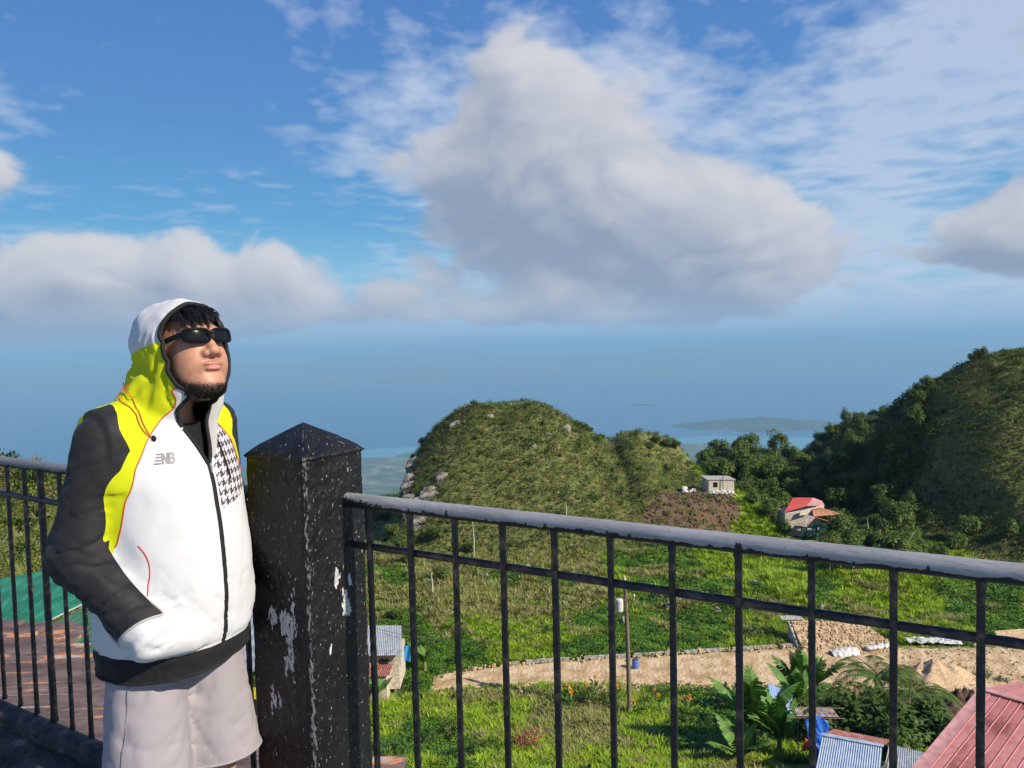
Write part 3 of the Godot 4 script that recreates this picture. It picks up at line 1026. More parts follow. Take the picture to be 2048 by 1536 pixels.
# ---------------------------------------------------------------- terrace below the deck
func patch(a: Vector3, b: Vector3, c: Vector3, d: Vector3, nu: int, nv: int, bump: Callable) -> ArrayMesh:
	# a-b along the near edge, d-c along the far edge
	var n := (b - a).cross(d - a).normalized()
	if n.y < 0.0:
		n = -n
	return grid_mesh(nu, nv, func(i: int, j: int) -> Vector3:
		var u := float(i) / (nu - 1)
		var v := float(j) / (nv - 1)
		return a.lerp(b, u).lerp(d.lerp(c, u), v) + n * float(bump.call(u, v)))

func build_lower_terrace() -> void:
	var ramp := [[0.0, Color(0.07, 0.045, 0.04)], [0.45, Color(0.115, 0.078, 0.070)], [0.60, Color(0.15, 0.105, 0.095)], [0.725, Color(0.17, 0.125, 0.115)], [0.735, Color(0.50, 0.20, 0.085)], [0.84, Color(0.55, 0.24, 0.11)], [0.87, Color(0.38, 0.34, 0.32)]]
	var paints := []
	for k in 3:
		var m := mat(Color(1, 1, 1), 0.8)
		m.albedo_texture = noise_tex(900 + k * 7, 0.011, 5, ramp, 512, Vector2(1, 1))
		m.normal_enabled = true
		m.normal_texture = M.fine_bump
		m.normal_scale = 0.5
		m.uv1_triplanar = true
		m.uv1_world_triplanar = true
		m.uv1_scale = Vector3(0.13, 0.4, 0.42)
		m.uv1_offset = Vector3(0.31 * k, 0, 0.17 * k)
		paints.append(m)
	var slab := begin()
	box(slab, Transform3D(Basis(), Vector3(-8.2, -2.42, -7.2)), Vector3(4.4, 0.3, 7.4))
	var t := setting("lower_terrace", done(slab), paints[0], "brown painted terrace of boards with peeling orange patches")
	var r := RandomNumberGenerator.new()
	r.seed = 66
	var z := -10.85
	while z < -3.4:
		var w := r.randf_range(0.27, 0.33)
		var edge := -0.95 - (-6.7 - (z + w * 0.5)) * (6.19 / 4.06)
		edge = minf(edge, -0.72 - maxf(0.0, z + 6.7) * 0.4)
		var left := -12.0
		var len := edge - left
		var st := begin()
		var lift := r.randf_range(-0.006, 0.006)
		bevel_box(st, Transform3D(Basis(Vector3.UP, r.randf_range(-0.0015, 0.0015)), Vector3((edge + left) * 0.5, -2.23 + lift, z + w * 0.5)), Vector3(len, 0.06, w - 0.014), 0.008)
		part(t, "board", done(st), paints[r.randi() % 3])
		z += w
	# green metal roof of the building below, two sheets with a pale strip between
	var green := textured(930, 0.01, 5, [[0.2, Color(0.012, 0.13, 0.065)], [0.55, Color(0.018, 0.20, 0.10)], [0.85, Color(0.04, 0.27, 0.15)]], 0.55, 0.7, 0.3, true)
	var dull := textured(931, 0.01, 5, [[0.2, Color(0.03, 0.115, 0.06)], [0.55, Color(0.045, 0.16, 0.085)], [0.85, Color(0.08, 0.21, 0.12)]], 0.65, 0.7, 0.3, true)
	var o := thing("green_roof", "sloping green sheet metal roof beyond the brown terrace boards", "roof")
	var a := Vector3(-8.3, -2.50, -11.6)
	var b := Vector3(-3.9, -2.34, -8.55)
	var c := Vector3(-3.6, -1.0, -12.6)
	var d := Vector3(-10.6, -2.62, -13.6)
	var e := Vector3(-7.05, -2.40, -10.80)
	var f := Vector3(-5.1, -1.62, -12.75)
	var wave := func(u: float, _v: float) -> float: return 0.012 * absf(sin(u * 60.0))
	part(o, "sheet", patch(a, e, f, d, 121, 8, wave), green)
	part(o, "sheet", patch(e + Vector3(0.02, -0.03, 0), b, c, f + Vector3(0.02, -0.03, 0), 121, 8, wave), dull)
	var st2 := begin()
	bar_between(st2, e + Vector3(0, 0.02, 0), f + Vector3(0, 0.02, 0), Vector2(0.035, 0.012))
	part(o, "flashing", done(st2), mat(Color(0.42, 0.47, 0.44), 0.6))
	# yellow house
	var y := thing("yellow_house", "yellow walled house with green fascia partly hidden by railing post", "house", Vector3(-7.0, -9.0, -18.6))
	var yw := textured(940, 0.012, 5, [[0.2, Color(0.55, 0.40, 0.02)], [0.6, Color(0.72, 0.55, 0.025)], [0.9, Color(0.78, 0.62, 0.05)]], 0.7, 0.6, 0.2)
	st2 = begin()
	box(st2, Transform3D(Basis(), Vector3(0, 1.6, 0)), Vector3(3.2, 3.2, 3.0))
	part(y, "wall", done(st2), yw)
	st2 = begin()
	box(st2, Transform3D(Basis(), Vector3(0, 3.31, 0.05)), Vector3(3.5, 0.2, 3.3))
	part(y, "fascia", done(st2), mat(Color(0.03, 0.17, 0.05), 0.6))
	part(y, "roof", patch(Vector3(-1.85, 3.42, 1.8), Vector3(1.85, 3.42, 1.8), Vector3(1.85, 4.15, -1.7), Vector3(-1.85, 4.15, -1.7), 90, 6, func(u: float, _v: float) -> float: return 0.015 * sin(u * 150.0)), M.zinc)
	for x in [-0.95, 0.62]:
		var wn := part(y, "window", box_mesh(Vector3(0.9, 0.62, 0.06)), mat(gray(0.03), 0.4), Transform3D(Basis(), Vector3(x, 2.35, 1.51)))
		part(wn, "pane", box_mesh(Vector3(0.39, 0.52, 0.02)), M.dark_glass, Transform3D(Basis(), Vector3(-0.21, 0, 0.035)))
		part(wn, "pane", box_mesh(Vector3(0.39, 0.52, 0.02)), M.dark_glass, Transform3D(Basis(), Vector3(0.21, 0, 0.035)))

# ---------------------------------------------------------------- road
const ROAD_NEAR := [Vector2(-5.6, 47.6), Vector2(2.0, 48.1), Vector2(9.8, 47.4), Vector2(17.6, 46.9), Vector2(22.0, 46.0), Vector2(26.0, 43.8), Vector2(34.0, 41.5), Vector2(60.0, 38.0)]
const ROAD_FAR := [Vector2(-5.6, 49.9), Vector2(-2.0, 51.0), Vector2(2.1, 51.7), Vector2(10.9, 52.4), Vector2(19.9, 53.3), Vector2(27.0, 52.6), Vector2(35.3, 52.7), Vector2(60.0, 53.0)]

func stone_mesh(seed_: int, flat := 0.7) -> ArrayMesh:
	var key := "stone%d" % seed_
	if mesh_cache.has(key):
		return mesh_cache[key]
	var nz := noise3(seed_, 0.9, 2)
	var ico := SphereMesh.new()
	ico.radial_segments = 7
	ico.rings = 4
	ico.radius = 0.5
	ico.height = 1.0
	var arr := ico.get_mesh_arrays()
	var v: PackedVector3Array = arr[Mesh.ARRAY_VERTEX]
	var idx: PackedInt32Array = arr[Mesh.ARRAY_INDEX]
	var st := begin()
	for k in idx:
		var p := v[k]
		st.add_vertex(Vector3(p.x, p.y * flat, p.z) * (1.0 + 0.7 * nz.get_noise_3dv(p * 2.2)))
	var m := done(st)
	mesh_cache[key] = m
	return m

func scatter(called: String, mesh: Mesh, m: Material, trs: Array, cols: Array, label := "", parent: Node = self) -> MultiMeshInstance3D:
	var mm := MultiMesh.new()
	mm.transform_format = MultiMesh.TRANSFORM_3D
	mm.use_colors = cols.size() > 0
	mm.mesh = mesh
	mm.instance_count = trs.size()
	for k in trs.size():
		mm.set_instance_transform(k, trs[k])
		if cols.size():
			mm.set_instance_color(k, cols[k])
	var o := MultiMeshInstance3D.new()
	o.name = numbered(called) if parent == self else called
	o.multimesh = mm
	o.material_override = m
	parent.add_child(o, true)
	o.set_meta("kind", "stuff")
	if label:
		o.set_meta("label", label)
	return o

func heap(called: String, label: String, at: Vector3, size: Vector3, m: Material, seed_: int, lumps: float) -> void:
	var nz := noise3(seed_, 0.55, 5)
	var mesh := grid_mesh(56, 26, func(i: int, j: int) -> Vector3:
		var a := TAU * i / 55.0
		var t := j / 25.0
		var w := 1.0 + 0.35 * nz.get_noise_2d(cos(a) * 2.0, sin(a) * 2.0)
		var x := cos(a) * size.x * t * w
		var z := sin(a) * size.z * t * w
		var y := size.y * pow(cos(t * PI * 0.5), 1.2) * (1.0 + 0.5 * nz.get_noise_2d(x + 9.0, z)) + lumps * nz.get_noise_2d(x * 3.0, z * 3.0 + 30.0) * (1.0 - t * t) - 0.06 * t
		return Vector3(x, y, z))
	var o := part(self, called, mesh, m, Transform3D(Basis(), at))
	tag(o, label, "heap")

func build_road() -> void:
	var nz := noise3(951, 0.35, 4)
	var road := grid_mesh(200, 16, func(i: int, j: int) -> Vector3:
		var x := -5.6 + 65.6 * i / 199.0
		var v := j / 15.0
		var near := along(ROAD_NEAR, x) + 0.5 * nz.get_noise_2d(x * 2.0, 3.0)
		var far := along(ROAD_FAR, x) + 0.35 * nz.get_noise_2d(x * 2.0, 90.0)
		var d := lerpf(near, far, v)
		var rut := -0.03 * (exp(-pow((v - 0.35) / 0.05, 2.0)) + exp(-pow((v - 0.62) / 0.05, 2.0)))
		return Vector3(x, -20.19 + 0.05 * nz.get_noise_2d(x * 2.0, d * 2.0) + rut - (0.12 if j == 0 or j == 15 else 0.0), -d))
	setting("dirt_road", road, M.road, "unpaved tan dirt road across the valley floor")
	# concrete edge along the far side
	var st := begin()
	for k in 44:
		var x := -1.0 + k * 0.5
		if k in [2, 9, 10, 17, 23, 24, 31, 38]:
			continue
		var x2 := x + 0.48
		bar_between(st, Vector3(x, -20.16 + 0.03 * sin(x * 5.0), -along(ROAD_FAR, x) - 0.1), Vector3(x2, -20.16 + 0.03 * sin(x2 * 5.0 + 1.0), -along(ROAD_FAR, x2) - 0.1 + 0.05 * sin(x * 9.0)), Vector2(0.2, 0.2))
	setting("road_kerb", done(st), M.concrete)
	# stones pushed to the near side and lying about
	var r := RandomNumberGenerator.new()
	r.seed = 12
	var trs := []
	for k in 1500:
		var x := r.randf_range(-5.0, 34.0)
		var side := r.randf()
		var d := along(ROAD_NEAR, x) - 0.3 + absf(r.randfn(0, 0.45)) * (1.0 if r.randf() < 0.6 else -0.7)
		if side > 0.72:
			d = along(ROAD_FAR, x) + r.randfn(0, 0.25)
		if x > 22.0 and side > 0.4:
			d = r.randf_range(along(ROAD_NEAR, x), along(ROAD_FAR, x))
		var s := r.randf_range(0.08, 0.22) * (1.0 if r.randf() > 0.07 else 2.0)
		trs.append(Transform3D(Basis.from_euler(Vector3(r.randf() * 6, r.randf() * 6, r.randf() * 6)).scaled(Vector3.ONE * s), Vector3(x, -20.2 + s * 0.2, -d)))
	scatter("road_rubble", stone_mesh(3), M.rubble, trs, [], "loose tan limestone rubble along the dirt road")
	heap("gravel_heap", "pale tan gravel heap on the dirt road above the dark soil", Vector3(26.2, -20.25, -47.6), Vector3(2.6, 1.1, 1.5), M.rubble, 31, 0.2)
	heap("gravel_heap", "low spread of yellow gravel beside the red roof, past the bush", Vector3(31.0, -20.3, -44.6), Vector3(3.2, 0.8, 2.0), M.rubble, 35, 0.2)
	heap("earth_heap", "small brown earth heap leaning on the pale gravel heap", Vector3(24.2, -20.25, -47.4), Vector3(1.2, 1.0, 1.1), M.soil, 33, 0.3)
	heap("soil_heap", "long dark lumpy soil heap behind the red roof corner", Vector3(25.2, -20.4, -43.0), Vector3(3.6, 1.3, 1.9), M.dark_soil, 37, 0.9)
	heap("soil_heap", "dark lumpy soil heap tapering towards the palm leaves", Vector3(21.4, -20.4, -43.8), Vector3(2.4, 0.8, 1.4), M.dark_soil, 38, 0.6)
	# stone-pitched bank with a cut concrete end
	var bank := thing("stone_bank", "sloping stone pitched bank with dark concrete end beside the road", "bank", Vector3(19.6, -20.2, -52.9))
	var sl := patch(Vector3(0.2, 0.0, 0.5), Vector3(6.8, -0.05, 1.3), Vector3(5.2, 1.15, -1.3), Vector3(0.0, 1.45, -1.5), 70, 26, func(u: float, v: float) -> float: return 0.07 * nz.get_noise_2d(u * 60.0, v * 24.0))
	part(bank, "pitching", sl, M.rubble)
	var en := begin()
	for q in [[Vector3(0.2, -0.3, 0.5), Vector3(0.0, 1.45, -1.5), Vector3(0.0, -0.3, -1.5)]]:
		en.add_vertex(q[0]); en.add_vertex(q[1]); en.add_vertex(q[2])
		en.add_vertex(q[0] + Vector3(-0.2, 0, 0)); en.add_vertex(q[2] + Vector3(-0.2, 0, 0)); en.add_vertex(q[1] + Vector3(-0.2, 0, 0))
	quad(en, Vector3(0.0, -0.3, 0.5), Vector3(-0.2, 1.45, -1.5), Vector3(0.0, 1.45, -1.5), Vector3(0.2, -0.3, 0.5))
	part(bank, "end_wall", done(en), M.concrete)
	part(bank, "coping", patch(Vector3(-0.6, 1.5, -1.4), Vector3(0.9, 1.5, -1.35), Vector3(0.9, 1.55, -2.1), Vector3(-0.6, 1.55, -2.1), 3, 3, func(_u, _v): return 0.0), M.concrete)
	var bs := []
	for k in 420:
		var u := r.randf()
		var v := r.randf()
		var p := Vector3(0.2, 0.0, 0.5).lerp(Vector3(6.8, -0.05, 1.3), u).lerp(Vector3(0.0, 1.45, -1.5).lerp(Vector3(5.2, 1.15, -1.3), u), v)
		bs.append(Transform3D(Basis.from_euler(Vector3(r.randf() * 6, r.randf() * 6, r.randf() * 6)).scaled(Vector3.ONE * r.randf_range(0.14, 0.3)), p))
	scatter("stones", stone_mesh(5, 0.6), M.rubble, bs, [], "", bank)
	var bank2 := part(self, "stone_bank", patch(Vector3(33.6, -20.2, -52.4), Vector3(46.0, -20.2, -52.4), Vector3(46.0, -19.3, -54.2), Vector3(33.8, -19.6, -53.6), 90, 16, func(u: float, v: float) -> float: return 0.09 * nz.get_noise_2d(u * 90.0, v * 20.0)), M.rubble)
	tag(bank2, "low pale stone bank where the dirt road leaves past the railing", "bank")
	# things left on the road
	var sack := func(seed_: int) -> ArrayMesh:
		var n := noise3(seed_, 3.0, 3)
		return grid_mesh(18, 11, func(i: int, j: int) -> Vector3:
			var a := TAU * i / 17.0
			var t := PI * j / 10.0
			var p := Vector3(sin(t) * cos(a) * 0.30, cos(t) * 0.16 + 0.13, sin(t) * sin(a) * 0.22)
			return p * (1.0 + 0.22 * n.get_noise_3dv(p * 2.0)))
	var sm := [sack.call(1), sack.call(2), sack.call(3)]
	for k in 6:
		var o := part(self, "sack", sm[k % 3], M.sacking, Transform3D(Basis(Vector3.UP, k * 1.3), Vector3(24.2 + k * 0.27, -20.1 + 0.03 * (k % 2), -52.0 - 0.06 * k)))
		tag(o, "white filled sack in a row on the road below the stone bank", "sack", "row of white sacks on the road")
	var tp := part(self, "tarpaulin", grid_mesh(30, 12, func(i: int, j: int) -> Vector3:
		var u := i / 29.0
		var a := PI * j / 11.0
		var rr := 0.34 * (0.75 + 0.4 * sin(u * 2.6)) * (1.0 + 0.3 * nz.get_noise_2d(u * 14.0, a * 3.0))
		return Vector3((u - 0.5) * 1.9, sin(a) * rr, cos(a) * rr * 1.25)), M.sacking, Transform3D(Basis(Vector3.UP, 0.15), Vector3(22.3, -20.2, -51.7)))
	tag(tp, "crumpled white tarpaulin bundle on the road below the stone bank", "tarpaulin")
	var tp2 := part(self, "tarpaulin", grid_mesh(30, 12, func(i: int, j: int) -> Vector3:
		var u := i / 29.0
		var v := j / 11.0
		return Vector3((u - 0.5) * 3.6, 0.12 + 0.35 * absf(nz.get_noise_2d(u * 9.0, v * 6.0)), (v - 0.5) * 1.0)), M.sacking, Transform3D(Basis(Vector3.UP, -0.1), Vector3(29.2, -20.2, -53.2)))
	tag(tp2, "flat torn pale tarpaulin lying on the far road edge", "tarpaulin")

# ---------------------------------------------------------------- buildings and roofs
func corr(a: Vector3, b: Vector3, c: Vector3, d: Vector3, waves: int, amp := 0.018) -> ArrayMesh:
	return patch(a, b, c, d, waves * 6 + 1, 5, func(u: float, _v: float) -> float: return amp * sin(u * waves * TAU))

func hut_wall(st: SurfaceTool, a: Vector3, b: Vector3, low: float) -> void:
	var d := (b - a)
	d.y = 0
	var n := Vector3(-d.z, 0, d.x).normalized() * 0.12
	var pa := Vector3(a.x, low, a.z)
	var pb := Vector3(b.x, low, b.z)
	quad(st, pa, a, b, pb)
	quad(st, pb + n, b + n, a + n, pa + n)
	quad(st, a, a + n, b + n, b)
	quad(st, pa, pa + n, a + n, a)
	quad(st, b, b + n, pb + n, pb)

func build_buildings() -> void:
	# house under the red standing-seam roof
	var red := textured(960, 0.02, 5, [[0.2, Color(0.43, 0.16, 0.145)], [0.5, Color(0.51, 0.205, 0.19)], [0.72, Color(0.55, 0.235, 0.22)], [0.9, Color(0.46, 0.175, 0.16)]], 0.5, 0.45, 0.15)
	var faded := textured(961, 0.02, 5, [[0.2, Color(0.44, 0.20, 0.19)], [0.6, Color(0.54, 0.28, 0.26)], [0.9, Color(0.58, 0.33, 0.31)]], 0.55, 0.5, 0.15)
	var stained := textured(962, 0.014, 6, [[0.2, Color(0.20, 0.06, 0.05)], [0.38, Color(0.34, 0.11, 0.10)], [0.55, Color(0.45, 0.16, 0.15)], [0.9, Color(0.48, 0.18, 0.17)]], 0.6, 0.17, 0.2)
	var h := thing("red_roof_house", "house with faded red seamed metal roof below the deck railing", "house", Vector3(14.96, -10.03, -24.5))
	var along_ridge := Vector3(0.66, 0, 0.751)
	var down := Vector3(-0.751, -0.105, 0.66)
	var length := 9.5
	var seam_mesh := tube_mesh([Vector3.ZERO, down * length], [0.018, 0.018], 5, false)
	for k in 17:
		var p := along_ridge * (0.36 + 0.29 * k)
		var q := p + along_ridge * 0.285
		var mm: Material = stained if k in [1, 2, 3] else red
		part(h, "roof_panel", patch(p + down * length, q + down * length, q, p, 5, 12, func(u: float, _v: float) -> float: return 0.006 * sin(u * PI)), mm)
		part(h, "seam", seam_mesh, red, Transform3D(Basis(), p + Vector3(0, 0.012, 0)))
	part(h, "verge_flashing", patch(down * length, along_ridge * 0.355 + down * length, along_ridge * 0.355, Vector3.ZERO, 4, 12, func(u: float, _v: float) -> float: return 0.03 + 0.01 * cos(u * 6.0)), faded)
	var st := begin()
	bar_between(st, Vector3(0, 0.04, 0), along_ridge * 6.0 + Vector3(0, 0.04, 0), Vector2(0.30, 0.05))
	part(h, "ridge_cap", done(st), faded)
	var back := Vector3(0.751, -0.25, -0.66)
	part(h, "back_slope", patch(Vector3(0, -0.01, 0), along_ridge * 6.0 + Vector3(0, -0.01, 0), along_ridge * 6.0 + back * 4.0, back * 4.0, 30, 4, func(u: float, _v: float) -> float: return 0.02 * sin(u * 120.0)), red)
	st = begin()
	var e0 := down * 9.0 + along_ridge * 0.5 + Vector3(0, -0.12, 0)
	hut_wall(st, along_ridge * 0.5 + back * 3.6 + Vector3(0, -0.2, 0), along_ridge * 0.5 + Vector3(0, -0.15, 0), -6.5)
	hut_wall(st, along_ridge * 0.5 + Vector3(0, -0.15, 0), e0, -6.5)
	part(h, "wall", done(st), M.concrete)
	# little shack with rust-red and blue sheets
	var rust := textured(963, 0.02, 6, [[0.2, Color(0.15, 0.05, 0.038)], [0.5, Color(0.25, 0.085, 0.065)], [0.74, Color(0.30, 0.11, 0.085)], [0.86, Color(0.42, 0.34, 0.30)]], 0.75, 0.5, 0.3)
	var blue := textured(964, 0.02, 6, [[0.2, Color(0.24, 0.32, 0.43)], [0.6, Color(0.36, 0.45, 0.57)], [0.79, Color(0.42, 0.50, 0.60)], [0.84, Color(0.45, 0.24, 0.14)], [0.9, Color(0.5, 0.26, 0.13)]], 0.5, 0.45, 0.2)
	var s := thing("shack", "small shack with rust red and pale blue corrugated roof sheets", "shack", Vector3(13.55, -16.3, -33.7))
	var A := Vector3.ZERO
	var B := Vector3(2.16, 0.0, 1.12)
	var fd := Vector3(0.95, -0.30, -1.05)
	var nd := Vector3(-1.2, -0.45, 2.2)
	part(s, "roof_sheet", corr(B + Vector3(0, 0, 0), A, A + fd, B + fd, 22), rust)
	part(s, "roof_sheet", corr(A + nd, B + nd, B, A, 26), blue)
	st = begin()
	bar_between(st, A + Vector3(-0.05, 0.03, 0), B + Vector3(0.05, 0.03, 0), Vector2(0.26, 0.03))
	part(s, "ridge_cap", done(st), blue)
	part(s, "roof_sheet", corr(B + nd + Vector3(0.05, -0.06, 0), B + nd + Vector3(1.6, -0.30, 0.9), B + Vector3(1.5, -0.25, 0.4) + fd * 0.5, B + fd * 0.5 + Vector3(0.05, -0.05, 0), 18), M.zinc)
	st = begin()
	hut_wall(st, A + nd * 0.9 + Vector3(0.1, -0.08, 0), B + nd * 0.9 + Vector3(0, -0.08, 0), -2.6)
	hut_wall(st, A + fd * 0.8 + Vector3(0.15, -0.1, 0), A + nd * 0.9 + Vector3(0.15, -0.1, 0), -2.6)
	hut_wall(st, B + nd * 0.9, B + fd * 0.8, -2.6)
	part(s, "wall", done(st), M.old_wood)
	# blue tarpaulin hung from a pole, with a tin sheet above it
	var lean := thing("lean_to", "lean-to of a rusty tin sheet over poles above the blue tarpaulin", "lean-to", Vector3(13.2, -16.35, -35.9))
	part(lean, "tin_sheet", corr(Vector3(-0.1, 0.0, 0.35), Vector3(1.9, -0.1, 0.35), Vector3(1.8, 0.05, -0.35), Vector3(0.0, 0.1, -0.35), 20), M.rusty_zinc)
	for q in [[Vector3(-0.5, -0.10, 0.3), Vector3(2.2, -0.2, 0.3)], [Vector3(-0.3, 0.10, -0.3), Vector3(2.4, 0.0, -0.3)], [Vector3(0.0, -3.4, 0.2), Vector3(0.0, 0.1, 0.2)], [Vector3(1.75, -3.4, 0.2), Vector3(1.75, 0.1, 0.2)]]:
		part(lean, "pole", tube_mesh([q[0], q[1]], [0.026, 0.022], 6), M.bark)
	var nz := noise3(971, 1.2, 3)
	var tp := part(self, "blue_tarpaulin", grid_mesh(30, 22, func(i: int, j: int) -> Vector3:
		var u := i / 29.0
		var v := j / 21.0
		return Vector3(u * 1.25, -v * 2.3 + 0.06 * sin(u * 9.0) * v, 0.75 + 0.55 * v + 0.05 * sin(u * 13.0 + v * 2.0) + 0.10 * nz.get_noise_2d(u * 4.0, v * 4.0))), mat(Color(0.010, 0.11, 0.50), 0.5), Transform3D(Basis(Vector3.UP, 0.35), Vector3(13.1, -16.35, -36.0)))
	tag(tp, "bright blue tarpaulin hanging under the rusty tin sheet", "tarpaulin")
	var cl := part(self, "orange_cloth", grid_mesh(12, 10, func(i: int, j: int) -> Vector3:
		var u := i / 11.0
		var v := j / 9.0
		return Vector3(u * 0.45, -v * 0.5 + 0.1 * sin(u * 4.0), 0.1 * sin(u * 9.0 + v * 5.0))), mat(Color(0.62, 0.13, 0.06), 0.8), Transform3D(Basis(Vector3.UP, 0.3), Vector3(13.0, -17.1, -34.6)))
	tag(cl, "orange red cloth hanging beside the blue tarpaulin", "cloth")
	var sh2 := part(self, "blue_sheet", corr(Vector3(12.26, -16.5, -37.4), Vector3(13.5, -17.1, -37.2), Vector3(13.9, -16.6, -38.4), Vector3(12.75, -16.1, -38.6), 14), mat(Color(0.25, 0.36, 0.58), 0.5))
	tag(sh2, "pale blue roof sheet among banana leaves", "roof sheet")
	# grey house with a tin roof beside the post, and the red-roofed store in front of it
	var g := thing("grey_house", "grey block house with pale tin roof on the green slope", "house", Vector3(-9.2, -19.9, -48.6))
	st = begin()
	box(st, Transform3D(Basis(), Vector3(0, 1.1, 0)), Vector3(3.4, 2.2, 2.6))
	part(g, "wall", done(st), M.pale_concrete)
	part(g, "roof", corr(Vector3(-2.1, 2.35, 1.75), Vector3(1.95, 2.35, 1.75), Vector3(1.7, 3.5, -0.2), Vector3(-2.0, 3.6, -0.2), 34), M.zinc)
	part(g, "roof", corr(Vector3(1.7, 3.5, -0.2), Vector3(-2.0, 3.6, -0.2), Vector3(-2.0, 2.5, -1.8), Vector3(1.9, 2.4, -1.8), 34), M.zinc)
	for x in [-0.9, 0.75]:
		var wn := part(g, "window", box_mesh(Vector3(0.62, 0.8, 0.06)), M.old_wood, Transform3D(Basis(), Vector3(x, 1.55, 1.31)))
		part(wn, "pane", box_mesh(Vector3(0.5, 0.66, 0.03)), M.dark_glass, Transform3D(Basis(), Vector3(0, 0, 0.03)))
	g = thing("store", "narrow concrete store with red roof below the grey house", "store", Vector3(-9.1, -20.3, -46.9))
	st = begin()
	box(st, Transform3D(Basis(), Vector3(0, 0.85, 0)), Vector3(1.9, 1.7, 1.2))
	part(g, "wall", done(st), M.pale_concrete)
	part(g, "roof", corr(Vector3(-1.2, 1.72, 0.8), Vector3(1.15, 1.78, 0.8), Vector3(1.25, 2.12, -0.8), Vector3(-1.2, 2.08, -0.8), 20), rust)
	part(g, "door", box_mesh(Vector3(0.55, 1.35, 0.05)), M.old_wood, Transform3D(Basis(), Vector3(-0.35, 0.7, 0.61)))
	var bt := part(self, "blue_tarpaulin", grid_mesh(10, 10, func(i: int, j: int) -> Vector3:
		var u := i / 9.0
		var v := j / 9.0
		return Vector3(u * 0.4, -v * 1.0, 0.1 * sin(u * 6.0 + v * 3.0))), mat(Color(0.04, 0.26, 0.55), 0.5), Transform3D(Basis(Vector3.UP, 0.3), Vector3(-7.2, -17.2, -47.4)))
	tag(bt, "small light blue tarpaulin at the gable of the grey house", "tarpaulin")
	# unfinished concrete shed on the levelled ledge
	g = thing("concrete_shed", "unfinished flat roofed concrete block shed on the soil ledge", "shed", Vector3(24.6, -16.95, -92.0), 0.06)
	st = begin()
	hut_wall(st, Vector3(-1.55, 1.75, 0.9), Vector3(1.45, 1.62, 0.9), -0.3)
	hut_wall(st, Vector3(1.45, 1.62, 0.9), Vector3(1.45, 1.62, -1.3), -0.3)
	hut_wall(st, Vector3(-1.55, 1.75, -1.3), Vector3(-1.55, 1.75, 0.9), -0.3)
	part(g, "wall", done(st), M.pale_concrete)
	st = begin()
	box(st, Transform3D(Basis(Vector3.BACK, -0.04), Vector3(-0.05, 1.74, -0.2)), Vector3(3.5, 0.10, 2.6))
	part(g, "roof_slab", done(st), M.concrete)
	part(g, "window", box_mesh(Vector3(0.55, 0.6, 0.08)), M.dark_glass, Transform3D(Basis(), Vector3(-0.75, 1.15, 1.0)))
	part(g, "post", tube_mesh([Vector3(0.1, -0.2, 1.25), Vector3(0.12, 2.15, 1.2)], [0.06, 0.05], 6), M.bark)
	part(g, "ramp", patch(Vector3(1.5, 0.0, 1.3), Vector3(3.4, -1.3, 1.6), Vector3(3.4, -1.2, 0.7), Vector3(1.5, 0.1, 0.7), 8, 4, func(_u, _v): return 0.0), M.pale_concrete)
	for k in 9:
		var o := part(self, "cement_sack", stone_mesh(40 + k % 3, 0.8), M.sacking, Transform3D(Basis(Vector3.UP, k).scaled(Vector3(0.62, 0.6, 0.5)), Vector3(23.2 + 0.32 * k, -16.75 + 0.12 * (k % 2), -90.7)))
		tag(o, "pale sack piled against the concrete shed wall", "sack", "sacks piled against the concrete shed")
	for k in 4:
		var o := part(self, "white_sack", stone_mesh(43 + k % 2, 0.8), M.sacking, Transform3D(Basis(Vector3.UP, k).scaled(Vector3(0.8, 0.9, 0.7)), Vector3(20.3 + 0.5 * (k % 3), -16.7 + 0.35 * (k / 3), -91.0 - 0.2 * k)))
		tag(o, "white sack heaped at the edge of the bare soil slope", "sack", "white sacks heaped above the soil slope")
	# red-roofed farmhouse: back house, orange lean-to, green front hut
	var scarlet := textured(981, 0.02, 5, [[0.2, Color(0.34, 0.035, 0.03)], [0.6, Color(0.47, 0.06, 0.05)], [0.9, Color(0.52, 0.10, 0.09)]], 0.6, 0.6, 0.2)
	g = thing("farmhouse", "farmhouse with bright red roof, orange lean-to and dark green front hut", "house", Vector3(32.2, -20.5, -84.5))
	g.scale = Vector3(1.16, 0.72, 1.0)
	st = begin()
	box(st, Transform3D(Basis(), Vector3(-0.2, 1.7, -1.5)), Vector3(3.4, 3.6, 2.6))
	part(g, "wall", done(st), M.pale_concrete)
	part(g, "roof", corr(Vector3(-2.1, 3.7, 0.1), Vector3(0.4, 4.3, -0.9), Vector3(1.6, 5.1, -2.6), Vector3(-0.3, 5.1, -2.9), 24), scarlet)
	part(g, "gable_wall", patch(Vector3(-0.7, 3.2, 0.3), Vector3(2.0, 3.4, -0.6), Vector3(2.0, 4.5, -0.7), Vector3(-0.5, 4.0, 0.2), 6, 4, func(_u, _v): return 0.0), M.pale_concrete)
	part(g, "roof", corr(Vector3(1.6, 5.1, -2.6), Vector3(0.4, 4.3, -0.9), Vector3(2.1, 4.35, -0.7), Vector3(2.4, 4.6, -2.4), 12), faded)
	part(g, "lean_to_roof", corr(Vector3(0.4, 3.3, 1.1), Vector3(3.4, 3.4, 0.6), Vector3(1.6, 4.15, -0.5), Vector3(0.7, 4.05, -0.2), 20), M.orange_tin)
	part(g, "hut_roof", corr(Vector3(-1.6, 2.3, 1.9), Vector3(-0.9, 2.35, 2.9), Vector3(0.3, 3.4, 1.9), Vector3(-0.3, 3.6, 0.9), 16), M.rusty_zinc)
	part(g, "hut_roof", corr(Vector3(0.3, 3.4, 1.9), Vector3(-0.3, 3.6, 0.9), Vector3(1.7, 2.6, 0.9), Vector3(1.9, 2.55, 1.9), 16), rust)
